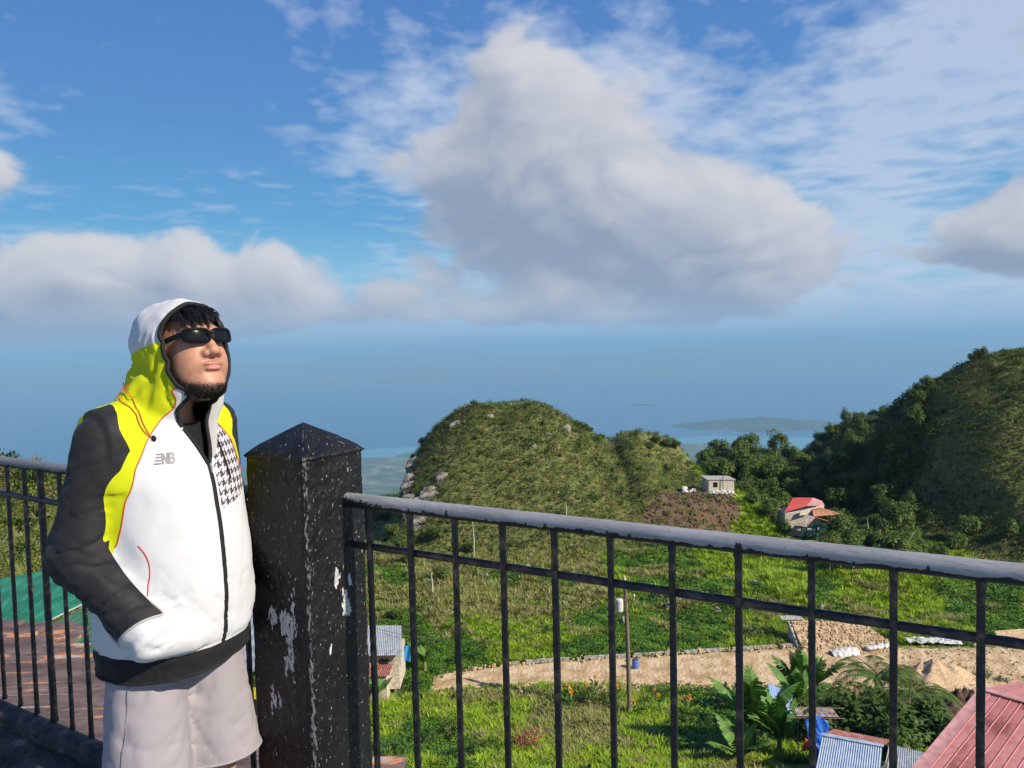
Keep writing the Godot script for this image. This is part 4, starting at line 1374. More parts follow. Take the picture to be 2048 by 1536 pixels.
	st = begin()
	hut_wall(st, Vector3(-1.1, 2.4, 1.9), Vector3(1.5, 2.45, 1.8), 0.0)
	part(g, "hut_wall", done(st), mat(Color(0.006, 0.055, 0.038), 0.7))
	part(g, "window", box_mesh(Vector3(0.42, 0.42, 0.05)), mat(Color(0.5, 0.55, 0.56), 0.5), Transform3D(Basis(), Vector3(-0.3, 1.65, 2.05)))
	part(g, "window", box_mesh(Vector3(0.16, 0.28, 0.05)), mat(Color(0.45, 0.5, 0.5), 0.5), Transform3D(Basis(), Vector3(0.5, 1.75, 2.02)))
	for x in [2.2, 2.9]:
		part(g, "post", tube_mesh([Vector3(x, 0, 0.8), Vector3(x, 3.3, 0.7)], [0.06, 0.06], 6), M.bark)
	# laundry and a red car-sized tarp in front
	var rt := part(self, "red_tarpaulin", grid_mesh(14, 10, func(i: int, j: int) -> Vector3:
		var u := i / 13.0 - 0.5
		var v := j / 9.0 - 0.5
		return Vector3(u * 1.3, 0.75 - 1.3 * u * u - 1.6 * v * v + 0.08 * sin(u * 20.0), v * 0.9)), mat(Color(0.55, 0.02, 0.06), 0.6), Transform3D(Basis(), Vector3(33.3, -20.1, -81.6)))
	tag(rt, "red and pink cover over a pile in front of the farmhouse", "cover")
	var wt := part(self, "white_tarpaulin", grid_mesh(12, 8, func(i: int, j: int) -> Vector3:
		var u := i / 11.0 - 0.5
		var v := j / 7.0 - 0.5
		return Vector3(u * 1.2, 0.45 - 0.9 * u * u - 0.9 * v * v + 0.06 * sin(u * 17.0), v * 0.7)), M.sacking, Transform3D(Basis(), Vector3(33.0, -20.3, -81.0)))
	tag(wt, "white cover beside the red cover before the farmhouse", "cover")

# ---------------------------------------------------------------- vegetation
func tri(st: SurfaceTool, a: Vector3, b: Vector3, c: Vector3, n: Vector3) -> void:
	# one leaf face turned to its outer side; n is how the bunch it belongs to faces there
	st.set_normal(n)
	if (c - a).cross(b - a).dot(n) >= 0.0:
		st.add_vertex(a); st.add_vertex(b); st.add_vertex(c)
	else:
		st.add_vertex(a); st.add_vertex(c); st.add_vertex(b)

func leaf_quad(st: SurfaceTool, p: Vector3, out: Vector3, len: float, wide: float, droop: float, c: Color, face := Vector3.UP) -> void:
	# a pointed leaf folded a little along its midrib
	var side := out.cross(Vector3.UP)
	if side.length() < 0.05:
		side = Vector3.RIGHT
	side = side.normalized() * wide * 0.5
	var mid := p + out * len * 0.5 + Vector3(0, -droop * 0.25, 0)
	var tip := p + out * len + Vector3(0, -droop, 0)
	st.set_color(c)
	var g := (mid + side - p).cross(tip - p).normalized()
	if g.dot(face) < 0.0:
		g = -g
	var n := (face + g * 0.8).normalized()
	tri(st, p, mid + side, tip, n)
	tri(st, p, tip, mid - side, n)

func rdir(r: RandomNumberGenerator) -> Vector3:
	var z := r.randf_range(-1, 1)
	var a := r.randf() * TAU
	var q := sqrt(1.0 - z * z)
	return Vector3(q * cos(a), z, q * sin(a))

func clump_mesh(seed_: int, leaves: int, size: float, flat := 0.75) -> ArrayMesh:
	# a low rounded bunch of leaves about one metre across
	var r := RandomNumberGenerator.new()
	r.seed = seed_
	var st := begin()
	for k in leaves:
		var d := rdir(r)
		d.y = absf(d.y) * 0.9 + 0.05
		var p := Vector3(d.x, d.y * flat, d.z) * 0.5 * pow(r.randf(), 0.4)
		var out := (d + rdir(r) * 0.7).normalized()
		var v := r.randf_range(0.7, 1.25)
		leaf_quad(st, p, out, size * r.randf_range(0.7, 1.4), size * 0.5 * r.randf_range(0.7, 1.3), size * r.randf_range(0.0, 0.5), Color(v, v, v * r.randf_range(0.8, 1.1)), (d + Vector3(0, 0.5, 0)).normalized())
	return done(st, false)

func tuft_mesh(seed_: int, blades: int, spread: float) -> ArrayMesh:
	var r := RandomNumberGenerator.new()
	r.seed = seed_
	var st := begin()
	for k in blades:
		var a := r.randf() * TAU
		var lean := r.randf_range(0.1, 0.95)
		var p := Vector3(cos(a), 0, sin(a)) * r.randf() * spread
		var out := Vector3(cos(a) * lean, 1.0, sin(a) * lean).normalized()
		var h := r.randf_range(0.5, 1.0)
		var side := Vector3(-sin(a), 0, cos(a)) * r.randf_range(0.022, 0.05)
		var v := r.randf_range(0.7, 1.3)
		st.set_color(Color(v, v, v * 0.9))
		var m := p + out * h * 0.6
		var t := p + out * h + Vector3(cos(a), -0.35, sin(a)) * h * 0.35 * lean
		var g := side.cross(out).normalized()
		if g.y < 0.0:
			g = -g
		var n := (Vector3.UP + g * 0.7).normalized()
		tri(st, p - side, p + side, m + side * 0.8, n)
		tri(st, p - side, m + side * 0.8, m - side * 0.8, n)
		tri(st, m - side * 0.8, m + side * 0.8, t, n)
	return done(st, false)

func crown_mesh(seed_: int, lobes: int, leaves: int, leaf: float, tall: float, dark: Color, light: Color) -> ArrayMesh:
	# crown one unit in radius, standing on y = 0: lobes of leaves with gaps between them
	var r := RandomNumberGenerator.new()
	r.seed = seed_
	var st := begin()
	for l in lobes:
		var d := rdir(r)
		var c := Vector3(d.x * 0.70, 0.55 + d.y * 0.48, d.z * 0.70) * Vector3(1, tall, 1) * r.randf_range(0.6, 1.12)
		var rad := r.randf_range(0.20, 0.50)
		for k in leaves:
			var n := rdir(r)
			var p := c + n * rad * Vector3(1, 0.75, 1) * pow(r.randf(), 0.35)
			var out := (n + rdir(r) * 0.9 + Vector3(0, 0.2, 0)).normalized()
			var col := dark.lerp(light, r.randf())          # each leaf its own green
			leaf_quad(st, p, out, leaf * r.randf_range(0.7, 1.4), leaf * 0.6, leaf * 0.3, col, (n + (c - Vector3(0, 0.55, 0)) * 0.6 + Vector3(0, 0.25, 0)).normalized())
	return done(st, false)

func tree_proto(called: String, label: String, group: String, seed_: int, height: float, rad: float, crown: ArrayMesh, tall: float, bark: Material) -> Node3D:
	var t := thing(called, label, "tree", Vector3.ZERO, 0.0, group)
	var r := RandomNumberGenerator.new()
	r.seed = seed_
	var base := (height - rad * 1.1 * tall) * 0.62
	var st := begin()
	var top := Vector3(r.randf_range(-0.2, 0.2), base + rad * 0.5, r.randf_range(-0.2, 0.2))
	tube(st, [Vector3(0, -0.4, 0), Vector3(top.x * 0.3, base * 0.5, top.z * 0.2), top], [0.16, 0.11, 0.05], 7)
	for k in 5:
		var a := TAU * k / 5.0 + r.randf()
		var b0 := Vector3(0, base * r.randf_range(0.55, 1.0), 0)
		tube(st, [b0, b0 + Vector3(cos(a) * rad * 0.35, rad * 0.3, sin(a) * rad * 0.35), b0 + Vector3(cos(a) * rad * 0.6, rad * 0.75, sin(a) * rad * 0.6)], [0.06, 0.04, 0.015], 5)
	part(t, "trunk", done(st), bark)
	part(t, "crown", crown, M.leaf, Transform3D(Basis().scaled(Vector3.ONE * rad), Vector3(top.x, base - rad * 0.15, top.z)))
	return t

func build_vegetation() -> void:
	var r := RandomNumberGenerator.new()
	r.seed = 909
	var bins := {"grass": [[], []], "scrub": [[], []], "leaves": [[], []], "wood": [[], []]}
	for ring in [[13.0, 30.0, 0.40], [30.0, 60.0, 0.27], [60.0, 104.0, 0.42], [104.0, 175.0, 0.85]]:
		var d: float = ring[0]
		while d < ring[1]:
			var step: float = ring[2]
			var x := -0.80 * d
			var xmax := 0.86 * d
			if d < 22.0:
				xmax = -3.0
			while x < xmax:
				var px := x + r.randf_range(-0.5, 0.5) * step
				var pd := d + r.randf_range(-0.5, 0.5) * step
				x += step
				if bare(px, pd):
					continue
				var k := cover(px, pd)
				if k == 3 and r.randf() > 0.16:
					continue
				var tones: Array = TONES[k]
				var n := 0.5 + 0.5 * patches.get_noise_2d(px * 4.0 + 70.0, pd * 4.0)
				var c: Color = (tones[0] as Color).lerp(tones[1], clampf(n + r.randf_range(-0.4, 0.4), 0, 1))
				c = c * r.randf_range(0.75, 1.3)
				var at := Vector3(px, ground_y(px, pd), -pd)
				var turn := Basis(Vector3.UP, r.randf() * TAU)
				match k:
					0, 1:
						var s := r.randf_range(0.30, 0.62) * (1.0 if d < 60.0 else 1.3) * clampf(d / 36.0, 0.4, 1.0)
						if k == 0 and d < 60.0:
							var z := r.randf()
							if z < 0.10:
								c = Color(0.31, 0.27, 0.12) * r.randf_range(0.8, 1.2)
							elif z < 0.20:
								put_in(bins.leaves, turn.scaled(Vector3.ONE * s * 1.5), at, Color(0.07, 0.17, 0.022) * r.randf_range(0.7, 1.3))
								continue
						if k == 1 and r.randf() < 0.30:
							c = Color(0.30, 0.27, 0.12) * r.randf_range(0.8, 1.2)
						if k == 1 and r.randf() < 0.25:
							put_in(bins.leaves, turn.scaled(Vector3.ONE * s * 1.6), at, c)
						else:
							put_in(bins.grass, turn.scaled(Vector3(s * 1.25, s, s * 1.25)), at, c)
					2, 3:
						if k == 3:
							c = Color(0.17, 0.21, 0.04) * r.randf_range(0.7, 1.2)
						var s := r.randf_range(0.35, 0.95) * (1.0 if d < 60.0 else 1.3)
						if r.randf() < 0.05:
							s *= 1.8
							c = Color(0.05, 0.12, 0.02) * r.randf_range(0.8, 1.3)
						put_in(bins.leaves, turn.scaled(Vector3(s, s * r.randf_range(0.7, 1.1), s)), at, c)
					4:
						var s := r.randf_range(0.4, 1.0) * clampf(d / 44.0, 0.35, 1.0)
						if r.randf() < 0.10:
							s *= 1.7
							c = Color(0.045, 0.085, 0.018) * r.randf_range(0.8, 1.3)
						if r.randf() < 0.14:
							c = Color(0.19, 0.155, 0.085) * r.randf_range(0.7, 1.2)
						if r.randf() < 0.12:
							put_in(bins.grass, turn.scaled(Vector3.ONE * s * 0.7), at, c * 1.1)
						else:
							put_in(bins.scrub, turn.scaled(Vector3(s, s * r.randf_range(0.8, 1.3), s)), at, c)
					5:
						var s := r.randf_range(0.8, 1.9)
						put_in(bins.wood, turn.scaled(Vector3(s, s * r.randf_range(0.8, 1.2), s)), at, c)
			d += ring[2]
	scatter("grass", tuft_mesh(1, 26, 0.28), M.leaf, bins.grass[0], bins.grass[1], "bright green and tan grass covering the valley and slopes")
	scatter("hill_scrub", clump_mesh(2, 70, 0.17), M.leaf, bins.scrub[0], bins.scrub[1], "olive green scrub covering the hills")
	scatter("ground_cover", clump_mesh(3, 72, 0.185, 0.65), M.leaf, bins.leaves[0], bins.leaves[1], "low broad leaved ground cover on the valley floor")
	scatter("undergrowth", clump_mesh(4, 70, 0.17), M.leaf, bins.wood[0], bins.wood[1], "dark undergrowth below the trees on the wooded hills")
	plant_trees(r)
	plant_bushes(r)
	plant_bananas(r)

func put_in(bin: Array, b: Basis, at: Vector3, c: Color) -> void:
	bin[0].append(Transform3D(b, at))
	bin[1].append(c)

func bare(x: float, d: float) -> bool:
	if x > -5.6 and d > along(ROAD_NEAR, x) - 0.1 and d < along(ROAD_FAR, x) + 0.15:
		return true
	if x > 19.4 and x < 27.0 and d > 51.0 and d < 54.6:
		return true
	if x > 17.0 and d > 40.8 and d < 53.0:
		return true
	if absf(x + 9.2) < 1.9 and d > 46.0 and d < 50.2:
		return true
	if absf(x - 24.6) < 2.2 and d > 89.5 and d < 94.5:
		return true
	if absf(x - 32.4) < 2.6 and d > 81.6 and d < 88.0:
		return true
	if x > 12.0 and x < 17.6 and d > 31.0 and d < 35.5:
		return true
	return false

func plant_trees(r: RandomNumberGenerator) -> void:
	var dk := Color(0.065, 0.13, 0.02)
	var lt := Color(0.14, 0.18, 0.04)
	var crowns := []
	for k in 5:
		crowns.append(crown_mesh(1200 + k, 17, 120, 0.16, [1.0, 1.25, 0.85, 1.1, 1.5][k], dk, lt))
	var bright := crown_mesh(1210, 12, 60, 0.17, 1.0, Color(0.07, 0.14, 0.02), Color(0.15, 0.23, 0.03))
	var protos := []
	for k in 5:
		protos.append(tree_proto("leafy_tree", "dark leafy tree in the wood on the knoll behind the concrete shed", "trees on the wooded knoll", 1300 + k, [4.0, 4.6, 3.2, 4.2, 5.2][k], [1.7, 1.8, 1.6, 1.5, 1.7][k], crowns[k], [1.0, 1.25, 0.85, 1.1, 1.5][k], M.bark))
	var used := {}
	var place := func(kind: int, x: float, d: float, s: float, label: String, group: String) -> void:
		var y := ground_y(x, d) - 0.15
		var o: Node3D = protos[kind]
		if not used.has(kind):
			used[kind] = true
			o.position = Vector3(x, y, -d)
			o.rotation.y = r.randf() * TAU
			o.scale = Vector3.ONE * s
		else:
			o = copy_of(o, Vector3(x, y, -d), r.randf() * TAU, s)
		o.set_meta("label", ["round ", "tall rounded ", "low spreading ", "slim ", "tall narrow "][kind] + label)
		o.set_meta("group", group)
	# wooded knoll behind the shed
	for k in 60:
		var x := r.randf_range(26.5, 46.5)
		var d := r.randf_range(100.0, 120.0)
		place.call(k % 5, x, d, r.randf_range(0.75, 1.1), "dark leafy tree in the wood on the knoll behind the concrete shed", "trees on the wooded knoll")
	# farther wooded hill
	for k in 54:
		var x := r.randf_range(58.0, 90.0)
		var d := r.randf_range(146.0, 167.0)
		place.call((k + 2) % 5, x, d, r.randf_range(0.7, 1.15), "leafy tree on the farther wooded hill between knoll and great slope", "trees on the farther hill")
	# shaded flank of the great slope on the right
	for k in 46:
		var t := r.randf()
		var d := r.randf_range(68.0, 101.0)
		var x := lerpf(0.40, 0.535, pow(t, 0.8)) * d
		place.call(k % 5, x, d, r.randf_range(0.55, 1.0), "dark tree on the shaded flank of the great slope", "trees on the shaded flank")
	# along the crest
	for q in [[53.0, 100.0, 0.55], [54.0, 100.0, 0.62], [60.0, 100.0, 0.5], [61.0, 100.0, 0.62], [48.0, 100.0, 0.5], [47.0, 99.0, 0.55], [45.5, 99.0, 0.6], [66.0, 100.0, 0.3], [70.0, 99.0, 0.35]]:
		place.call(2, q[0], q[1], q[2], "dark tree on the crest line of the great slope", "trees on the crest")
	# foot of the slope, in the sun
	for q in [[36.5, 78.0, 0.85], [38.6, 76.5, 0.8], [40.5, 78.5, 0.9], [37.8, 73.0, 0.7], [42.6, 74.0, 0.8], [35.0, 73.5, 0.6], [45.0, 76.0, 0.9], [47.5, 73.0, 0.7], [29.8, 84.0, 0.7], [29.0, 86.5, 0.9], [27.8, 88.5, 0.7], [35.6, 90.0, 0.9], [34.0, 91.5, 0.8], [31.0, 92.0, 0.9], [37.4, 88.0, 0.8], [28.2, 93.5, 0.8], [39.5, 71.0, 0.6], [33.6, 71.8, 0.5]]:
		place.call([0, 3, 1][int(q[0] * 10.0) % 3], q[0], q[1], q[2] * 0.85, "leafy tree at the foot of the great slope near the farmhouse", "trees around the farmhouse")
	# trees behind the valley on the left, and the bushes on the domed hill's skyline
	for k in 16:
		place.call(k % 5, r.randf_range(-27.0, -14.5), r.randf_range(112.0, 134.0), r.randf_range(0.6, 0.95), "green tree beyond the valley between post and domed hill", "trees beyond the valley")
	for q in [[-5.3, 105.5, 0.30], [-4.0, 105.5, 0.18], [9.6, 105.0, 0.42], [10.4, 105.0, 0.34], [12.2, 105.4, 0.3], [17.0, 105.4, 0.28], [19.6, 105.0, 0.42], [21.0, 105.0, 0.42], [22.3, 105.0, 0.4], [18.4, 103.0, 0.4], [20.4, 101.0, 0.4], [8.6, 103.0, 0.4], [11.2, 102.0, 0.4], [-12.4, 104.0, 0.35], [-13.3, 103.0, 0.4]]:
		place.call(2, q[0], q[1], q[2] * 1.15, "dark bushy tree on the shoulder of the domed hill", "bushy trees on the domed hill")
	for q in [[-7.0, 69.5, 0.5], [-10.5, 76.0, 0.6], [-12.0, 80.0, 0.7], [-8.5, 82.0, 0.6], [-13.5, 84.0, 0.6], [-4.6, 80.0, 0.5], [-9.4, 60.0, 0.4]]:
		place.call(0, q[0], q[1], q[2], "dark green tree in the dry scrub below the domed hill", "trees below the domed hill")
	# bright young trees in the gap
	var b := tree_proto("young_tree", "bright green young tree climbing the gap beside the knoll", "young trees in the gap", 1400, 3.6, 1.1, bright, 1.0, M.bark)
	var first := true
	for q in [[31.5, 96.0, 1.1], [33.0, 98.0, 1.0], [30.4, 95.0, 0.8], [34.2, 99.5, 1.2], [35.0, 100.0, 1.3], [29.0, 96.0, 0.8]]:
		var p := Vector3(q[0], ground_y(q[0], q[1]) - 0.1, -q[1])
		if first:
			b.position = p
			first = false
		else:
			copy_of(b, p, r.randf() * 6.0, q[2])
	# pale bare trunks
	for q in [[-4.4, 79.0, 3.8], [-7.4, 66.0, 2.0], [5.6, 84.0, 1.6], [37.0, 80.0, 3.0], [38.2, 79.2, 2.6], [37.6, 78.4, 2.2]]:
		var o := part(self, "bare_trunk", tube_mesh([Vector3(0, -0.3, 0), Vector3(0.05, q[2] * 0.5, 0.02), Vector3(-0.04, q[2], 0)], [0.09, 0.075, 0.03], 7), M.pale_bark, Transform3D(Basis(), Vector3(q[0], ground_y(q[0], q[1]), -q[1])))
		tag(o, "pale slender bare trunk standing below the domed hill" if q[0] < 20.0 else "pale slender bare trunk standing in the bushes by the farmhouse", "tree trunk", "bare trunks below the domed hill" if q[0] < 20.0 else "bare trunks by the farmhouse")

func bush_proto(called: String, label: String, group: String, crown: ArrayMesh, rad: float) -> Node3D:
	var t := thing(called, label, "bush", Vector3.ZERO, 0.0, group)
	var st := begin()
	for k in 5:
		var a := TAU * k / 5.0
		tube(st, [Vector3(0, -0.2, 0), Vector3(cos(a) * 0.25, 0.4, sin(a) * 0.25) * rad, Vector3(cos(a) * 0.5, 0.8, sin(a) * 0.5) * rad], [0.03, 0.022, 0.01], 5)
	part(t, "stems", done(st), M.bark)
	part(t, "foliage", crown, M.leaf, Transform3D(Basis().scaled(Vector3.ONE * rad), Vector3.ZERO))
	return t

func plant_bushes(r: RandomNumberGenerator) -> void:
	var green := crown_mesh(1501, 10, 70, 0.15, 0.9, Color(0.05, 0.125, 0.015), Color(0.10, 0.16, 0.025))
	var red := crown_mesh(1502, 9, 80, 0.10, 0.9, Color(0.30, 0.05, 0.065), Color(0.36, 0.09, 0.09))
	var b := bush_proto("dark_bush", "dense dark green bush growing on the valley floor near the road", "bushes on the valley floor", green, 0.8)
	var first := true
	for q in [[-7.4, 62.0, 1.0], [4.2, 45.6, 1.1], [5.4, 45.0, 1.1], [-3.8, 41.0, 1.2], [-4.8, 40.0, 1.0], [7.4, 44.6, 0.8], [-1.6, 38.6, 0.9], [-2.6, 37.5, 1.1], [1.0, 42.0, 0.6], [9.4, 41.6, 0.9], [10.6, 41.0, 1.0], [11.6, 43.6, 0.9], [-6.6, 55.0, 0.9], [-4.2, 56.5, 0.9], [-2.2, 54.5, 0.8], [0.5, 55.5, 0.7], [2.4, 57.0, 0.8], [17.2, 55.2, 1.2], [18.4, 55.4, 1.1], [16.2, 56.0, 1.0], [13.6, 57.5, 0.8], [29.4, 47.6, 0.8], [30.2, 47.0, 0.6], [6.0, 60.0, 0.8], [9.6, 62.0, 0.8], [14.4, 66.0, 0.8], [3.0, 64.0, 0.8], [26.0, 66.0, 0.7], [21.0, 60.0, 0.7], [-8.4, 70.0, 0.9], [-3.0, 67.0, 0.6], [24.0, 75.0, 0.6], [8.3, 40.2, 0.8], [-5.2, 43.6, 0.5], [-6.2, 36.5, 1.0]]:
		var p := Vector3(q[0], ground_y(q[0], q[1]) - 0.05, -q[1])
		var o := b
		if first:
			b.position = p
			first = false
		else:
			o = copy_of(b, p, r.randf() * 6.0, q[2])
		var size := "small" if q[2] < 0.75 else "dense" if q[2] < 1.0 else "large"
		var where := "beyond the dirt road" if q[1] > 53.0 else "beside the gravel on the dirt road" if q[0] > 28.0 else "between dirt road and utility pole" if q[0] > 3.5 and q[1] > 43.0 else "in the grass near the round red bush" if q[0] < 3.0 else "near the big banana plant"
		o.set_meta("label", "%s dark green bush %s" % [size, where])
		o.set_meta("group", "bushes " + where)
	b = bush_proto("red_bush", "round dark red leaved bush among the grass below the railing", "red bushes", red, 0.8)
	b.position = Vector3(0.15, ground_y(0.15, 38.6) + 0.3, -38.6)
	b.scale = Vector3.ONE * 1.2
	copy_of(b, Vector3(4.6, ground_y(4.6, 38.0), -38.0), 1.0, 0.42, "small low red leaved bush beside the flowering plants")
	copy_of(b, Vector3(-1.3, ground_y(-1.3, 41.0), -41.0), 2.0, 0.45, "faded small red bush behind the round dark red one")
	# bright bush and shrubs round the shack
	var lime := crown_mesh(1503, 9, 70, 0.13, 1.0, Color(0.09, 0.19, 0.012), Color(0.18, 0.30, 0.02))
	b = bush_proto("lime_bush", "bright lime green bush behind the banana plants", "lime bushes", lime, 1.0)
	b.position = Vector3(19.0, ground_y(19.0, 45.5), -45.5)
	copy_of(b, Vector3(17.9, ground_y(17.9, 34.6) + 0.6, -34.6), 1.2, 0.75, "bright green shrub at the red roof verge")
	var long_leaf := crown_mesh(1504, 14, 90, 0.24, 1.1, Color(0.045, 0.10, 0.015), Color(0.08, 0.125, 0.03))
	b = bush_proto("shrub", "big dark drooping shrub behind the rust roofed shack", "shrubs behind the shack", long_leaf, 1.7)
	first = true
	for q in [[17.4, 38.0, 1.0], [19.2, 39.0, 1.1], [15.6, 38.6, 1.0], [20.6, 37.6, 0.9], [18.6, 36.2, 0.8], [16.8, 40.4, 0.8]]:
		var p := Vector3(q[0], ground_y(q[0], q[1]) + 0.2, -q[1])
		if first:
			b.position = p
			first = false
		else:
			copy_of(b, p, r.randf() * 6.0, q[2])
	# cannas: upright leafy stems with an orange head
	var canna := thing("canna", "orange flowering canna plant in the grass near the utility pole", "flower", Vector3.ZERO, 0.0, "orange cannas in the grass")
	var st := begin()
	st.set_normal(Vector3.UP)
	for k in 7:
		var a := k * 2.4
		leaf_quad(st, Vector3(0, 0.1 + 0.1 * k, 0), Vector3(cos(a) * 0.7, 0.8, sin(a) * 0.7).normalized(), 0.55, 0.2, 0.1, Color(0.05, 0.12, 0.02))
	tube(st, [Vector3(0, -0.1, 0), Vector3(0, 1.0, 0)], [0.02, 0.014], 5)
	part(canna, "leaves", done(st), M.leaf)
	st = begin()
	for k in 14:
		leaf_quad(st, Vector3(0, 0.98 + 0.012 * k, 0), (rdir(r) + Vector3(0, 0.4, 0)).normalized(), 0.17, 0.13, 0.03, Color(0.75, 0.22, 0.02).lerp(Color(0.7, 0.33, 0.03), r.randf()))
	part(canna, "blossom", done(st), M.leaf)
	first = true
	for q in [[2.74, 45.5], [3.0, 44.9], [3.11, 44.4], [2.9, 45.2], [4.13, 45.8], [4.66, 46.4], [5.62, 45.5], [5.96, 45.8], [8.11, 45.0], [7.96, 43.1], [9.51, 43.3], [9.75, 43.1], [11.76, 45.0], [12.1, 38.4], [12.5, 38.0], [12.8, 38.9], [13.1, 38.3], [6.5, 42.9]]:
		var p := Vector3(q[0], ground_y(q[0], q[1]), -q[1])
		if first:
			canna.position = p
			canna.set_meta("label", "orange flowering canna in the thick cluster before the dirt road")
			canna.set_meta("group", "cannas in the thick cluster before the dirt road")
			first = false
		else:
			var o := copy_of(canna, p, r.randf() * 6.0, r.randf_range(0.8, 1.15))
			var where := "in the thick cluster before the dirt road" if q[0] < 3.5 else "in front of the large banana plant" if q[0] > 12.0 else "scattered in the grass past the utility pole" if q[0] > 6.4 else "between the thick cluster and the utility pole"
			o.set_meta("label", "orange flowering canna " + where)
			o.set_meta("group", "cannas " + where)

func banana_leaf(seed_: int, len: float) -> ArrayMesh:
	# a long blade on an arching rib, its edge torn into strips
	var r := RandomNumberGenerator.new()
	r.seed = seed_
	var st := begin()
	var n := 16
	var lift := r.randf_range(0.7, 1.2)
	var sag := r.randf_range(0.5, 1.1)
	var pts := []
	for k in n + 1:
		var t := float(k) / n
		pts.append(Vector3(0, sin(t * lift) * len * 0.9 - sag * t * t * len * 0.35, t * len * (1.0 - 0.2 * t)))
	for k in n:
		var t := (k + 0.5) / n
		var w := len * 0.17 * sin(clampf(t * 1.05 + 0.06, 0.0, 1.0) * PI) + 0.02
		for s in [-1.0, 1.0]:
			var hang: float = r.randf_range(0.05, 0.35) * w
			var a: Vector3 = pts[k]
			var b: Vector3 = pts[k + 1]
			var tear := 0.0 if r.randf() < 0.7 else 0.25
			var c := b.lerp(a, tear) + Vector3(w * s, -hang, 0.05 * len)
			var d := a + Vector3(w * s, -hang, 0.04 * len)
			st.set_color(Color(0.085, 0.19, 0.03) * r.randf_range(0.8, 1.3))
			if s > 0:
				quad(st, a, d, c, b)
			else:
				quad(st, a, b, c, d)
	st.set_color(Color(0.20, 0.28, 0.08))
	var rad := []
	for k in n + 1:
		rad.append(lerpf(0.03, 0.006, float(k) / n))
	tube(st, pts, rad, 4, true, false)
	return done(st)

func banana(label: String, at: Vector3, leaves: int, len: float, stem: float, seed_: int, steep: float) -> void:
	var r := RandomNumberGenerator.new()
	r.seed = seed_
	var t := thing("banana_plant", label, "plant", at, r.randf() * 6.0, "")
	part(t, "stem", tube_mesh([Vector3(0, -0.5, 0), Vector3(0.03, stem * 0.6, 0), Vector3(0, stem, 0.02)], [0.16, 0.12, 0.07], 9), M.banana_stem)
	for k in leaves:
		var m := banana_leaf(1600 + (k + seed_) % 6, len)
		part(t, "leaf", m, M.leaf, Transform3D(Basis(Vector3.UP, TAU * k * 0.382 + r.randf() * 0.5) * Basis(Vector3.RIGHT, -r.randf_range(0.0, steep)), Vector3(0, stem - 0.05 * k * 0.4, 0)).scaled_local(Vector3.ONE * r.randf_range(0.75, 1.1)))

func palm(label: String, at: Vector3, seed_: int, high: float, len: float) -> void:
	var r := RandomNumberGenerator.new()
	r.seed = seed_
	var t := thing("palm", label, "palm", at)
	part(t, "trunk", tube_mesh([Vector3(0, -0.5, 0), Vector3(0.05, high * 0.5, 0), Vector3(0.0, high, 0)], [0.12, 0.10, 0.09], 8), M.bark)
	for k in 13:
		var st := begin()
		st.set_normal(Vector3.UP)
		var pts := []
		var lift := r.randf_range(0.3, 1.3)
		for j in 15:
			var s := j / 14.0
			pts.append(Vector3(0, len * (lift * s - (lift * 0.75 + 0.35) * s * s), len * s))
		var rad := []
		for j in 15:
			rad.append(lerpf(0.025, 0.004, j / 14.0))
		st.set_color(Color(0.14, 0.2, 0.06))
		tube(st, pts, rad, 4, true, false)
		for j in range(1, 15):
			for s in [-1.0, 1.0]:
				for q in 2:
					var p: Vector3 = (pts[j] as Vector3).lerp(pts[j - 1], q * 0.5)
					var c := Color(0.05, 0.11, 0.02).lerp(Color(0.13, 0.2, 0.04), r.randf())
					leaf_quad(st, p, Vector3(s * 0.85, -0.25, 0.5).normalized(), len * 0.28 * sin(PI * (0.15 + 0.8 * j / 14.0)), 0.07, 0.12, c)
		part(t, "frond", done(st), M.leaf, Transform3D(Basis(Vector3.UP, TAU * k * 0.382), Vector3(0, high, 0)))

func plant_bananas(_r: RandomNumberGenerator) -> void:
	M.banana_stem = mat(Color(0.16, 0.17, 0.06), 0.7)
	banana("large banana plant with broad torn leaves in front of the shack", Vector3(11.7, ground_y(11.7, 37.6), -37.6), 10, 3.0, 1.3, 5, 0.8)
	banana("banana plant with upright pale leaf beside the orange cannas", Vector3(12.6, ground_y(12.6, 36.6), -36.6), 9, 2.6, 1.0, 11, 1.1)
	banana("low banana plant with leaves spread over the grass before the shack", Vector3(10.5, ground_y(10.5, 36.0), -36.0), 8, 2.4, 0.4, 17, 0.5)
	banana("tall banana plant rising before the dirt road by the lime bush", Vector3(15.4, ground_y(15.4, 41.8), -41.8), 9, 2.3, 2.2, 23, 1.0)
	banana("banana plant standing close behind the blue tarpaulin", Vector3(14.6, ground_y(14.6, 39.6), -39.6), 8, 2.2, 2.2, 29, 0.8)
	banana("banana plant between lime bush and the blue roof sheet", Vector3(16.8, ground_y(16.8, 42.6), -42.6), 8, 2.1, 2.0, 31, 0.9)
	banana("young banana plant on the slope where the dirt road ends", Vector3(-6.3, ground_y(-6.3, 50.6), -50.6), 7, 1.7, 0.8, 37, 0.8)
	banana("small banana plant growing before the grey house", Vector3(-8.5, ground_y(-8.5, 45.6), -45.6), 6, 1.4, 0.9, 41, 0.7)
	palm("feathery palm between the dirt road and rust roofed shack", Vector3(19.6, ground_y(19.6, 41.4), -41.4), 71, 2.6, 2.5)
	palm("drooping palm beside the dark soil heap", Vector3(21.0, ground_y(21.0, 40.2), -40.2), 73, 1.9, 2.3)
	palm("low palm with long fronds under the banana leaves", Vector3(17.8, ground_y(17.8, 39.8), -39.8), 79, 1.6, 2.4)

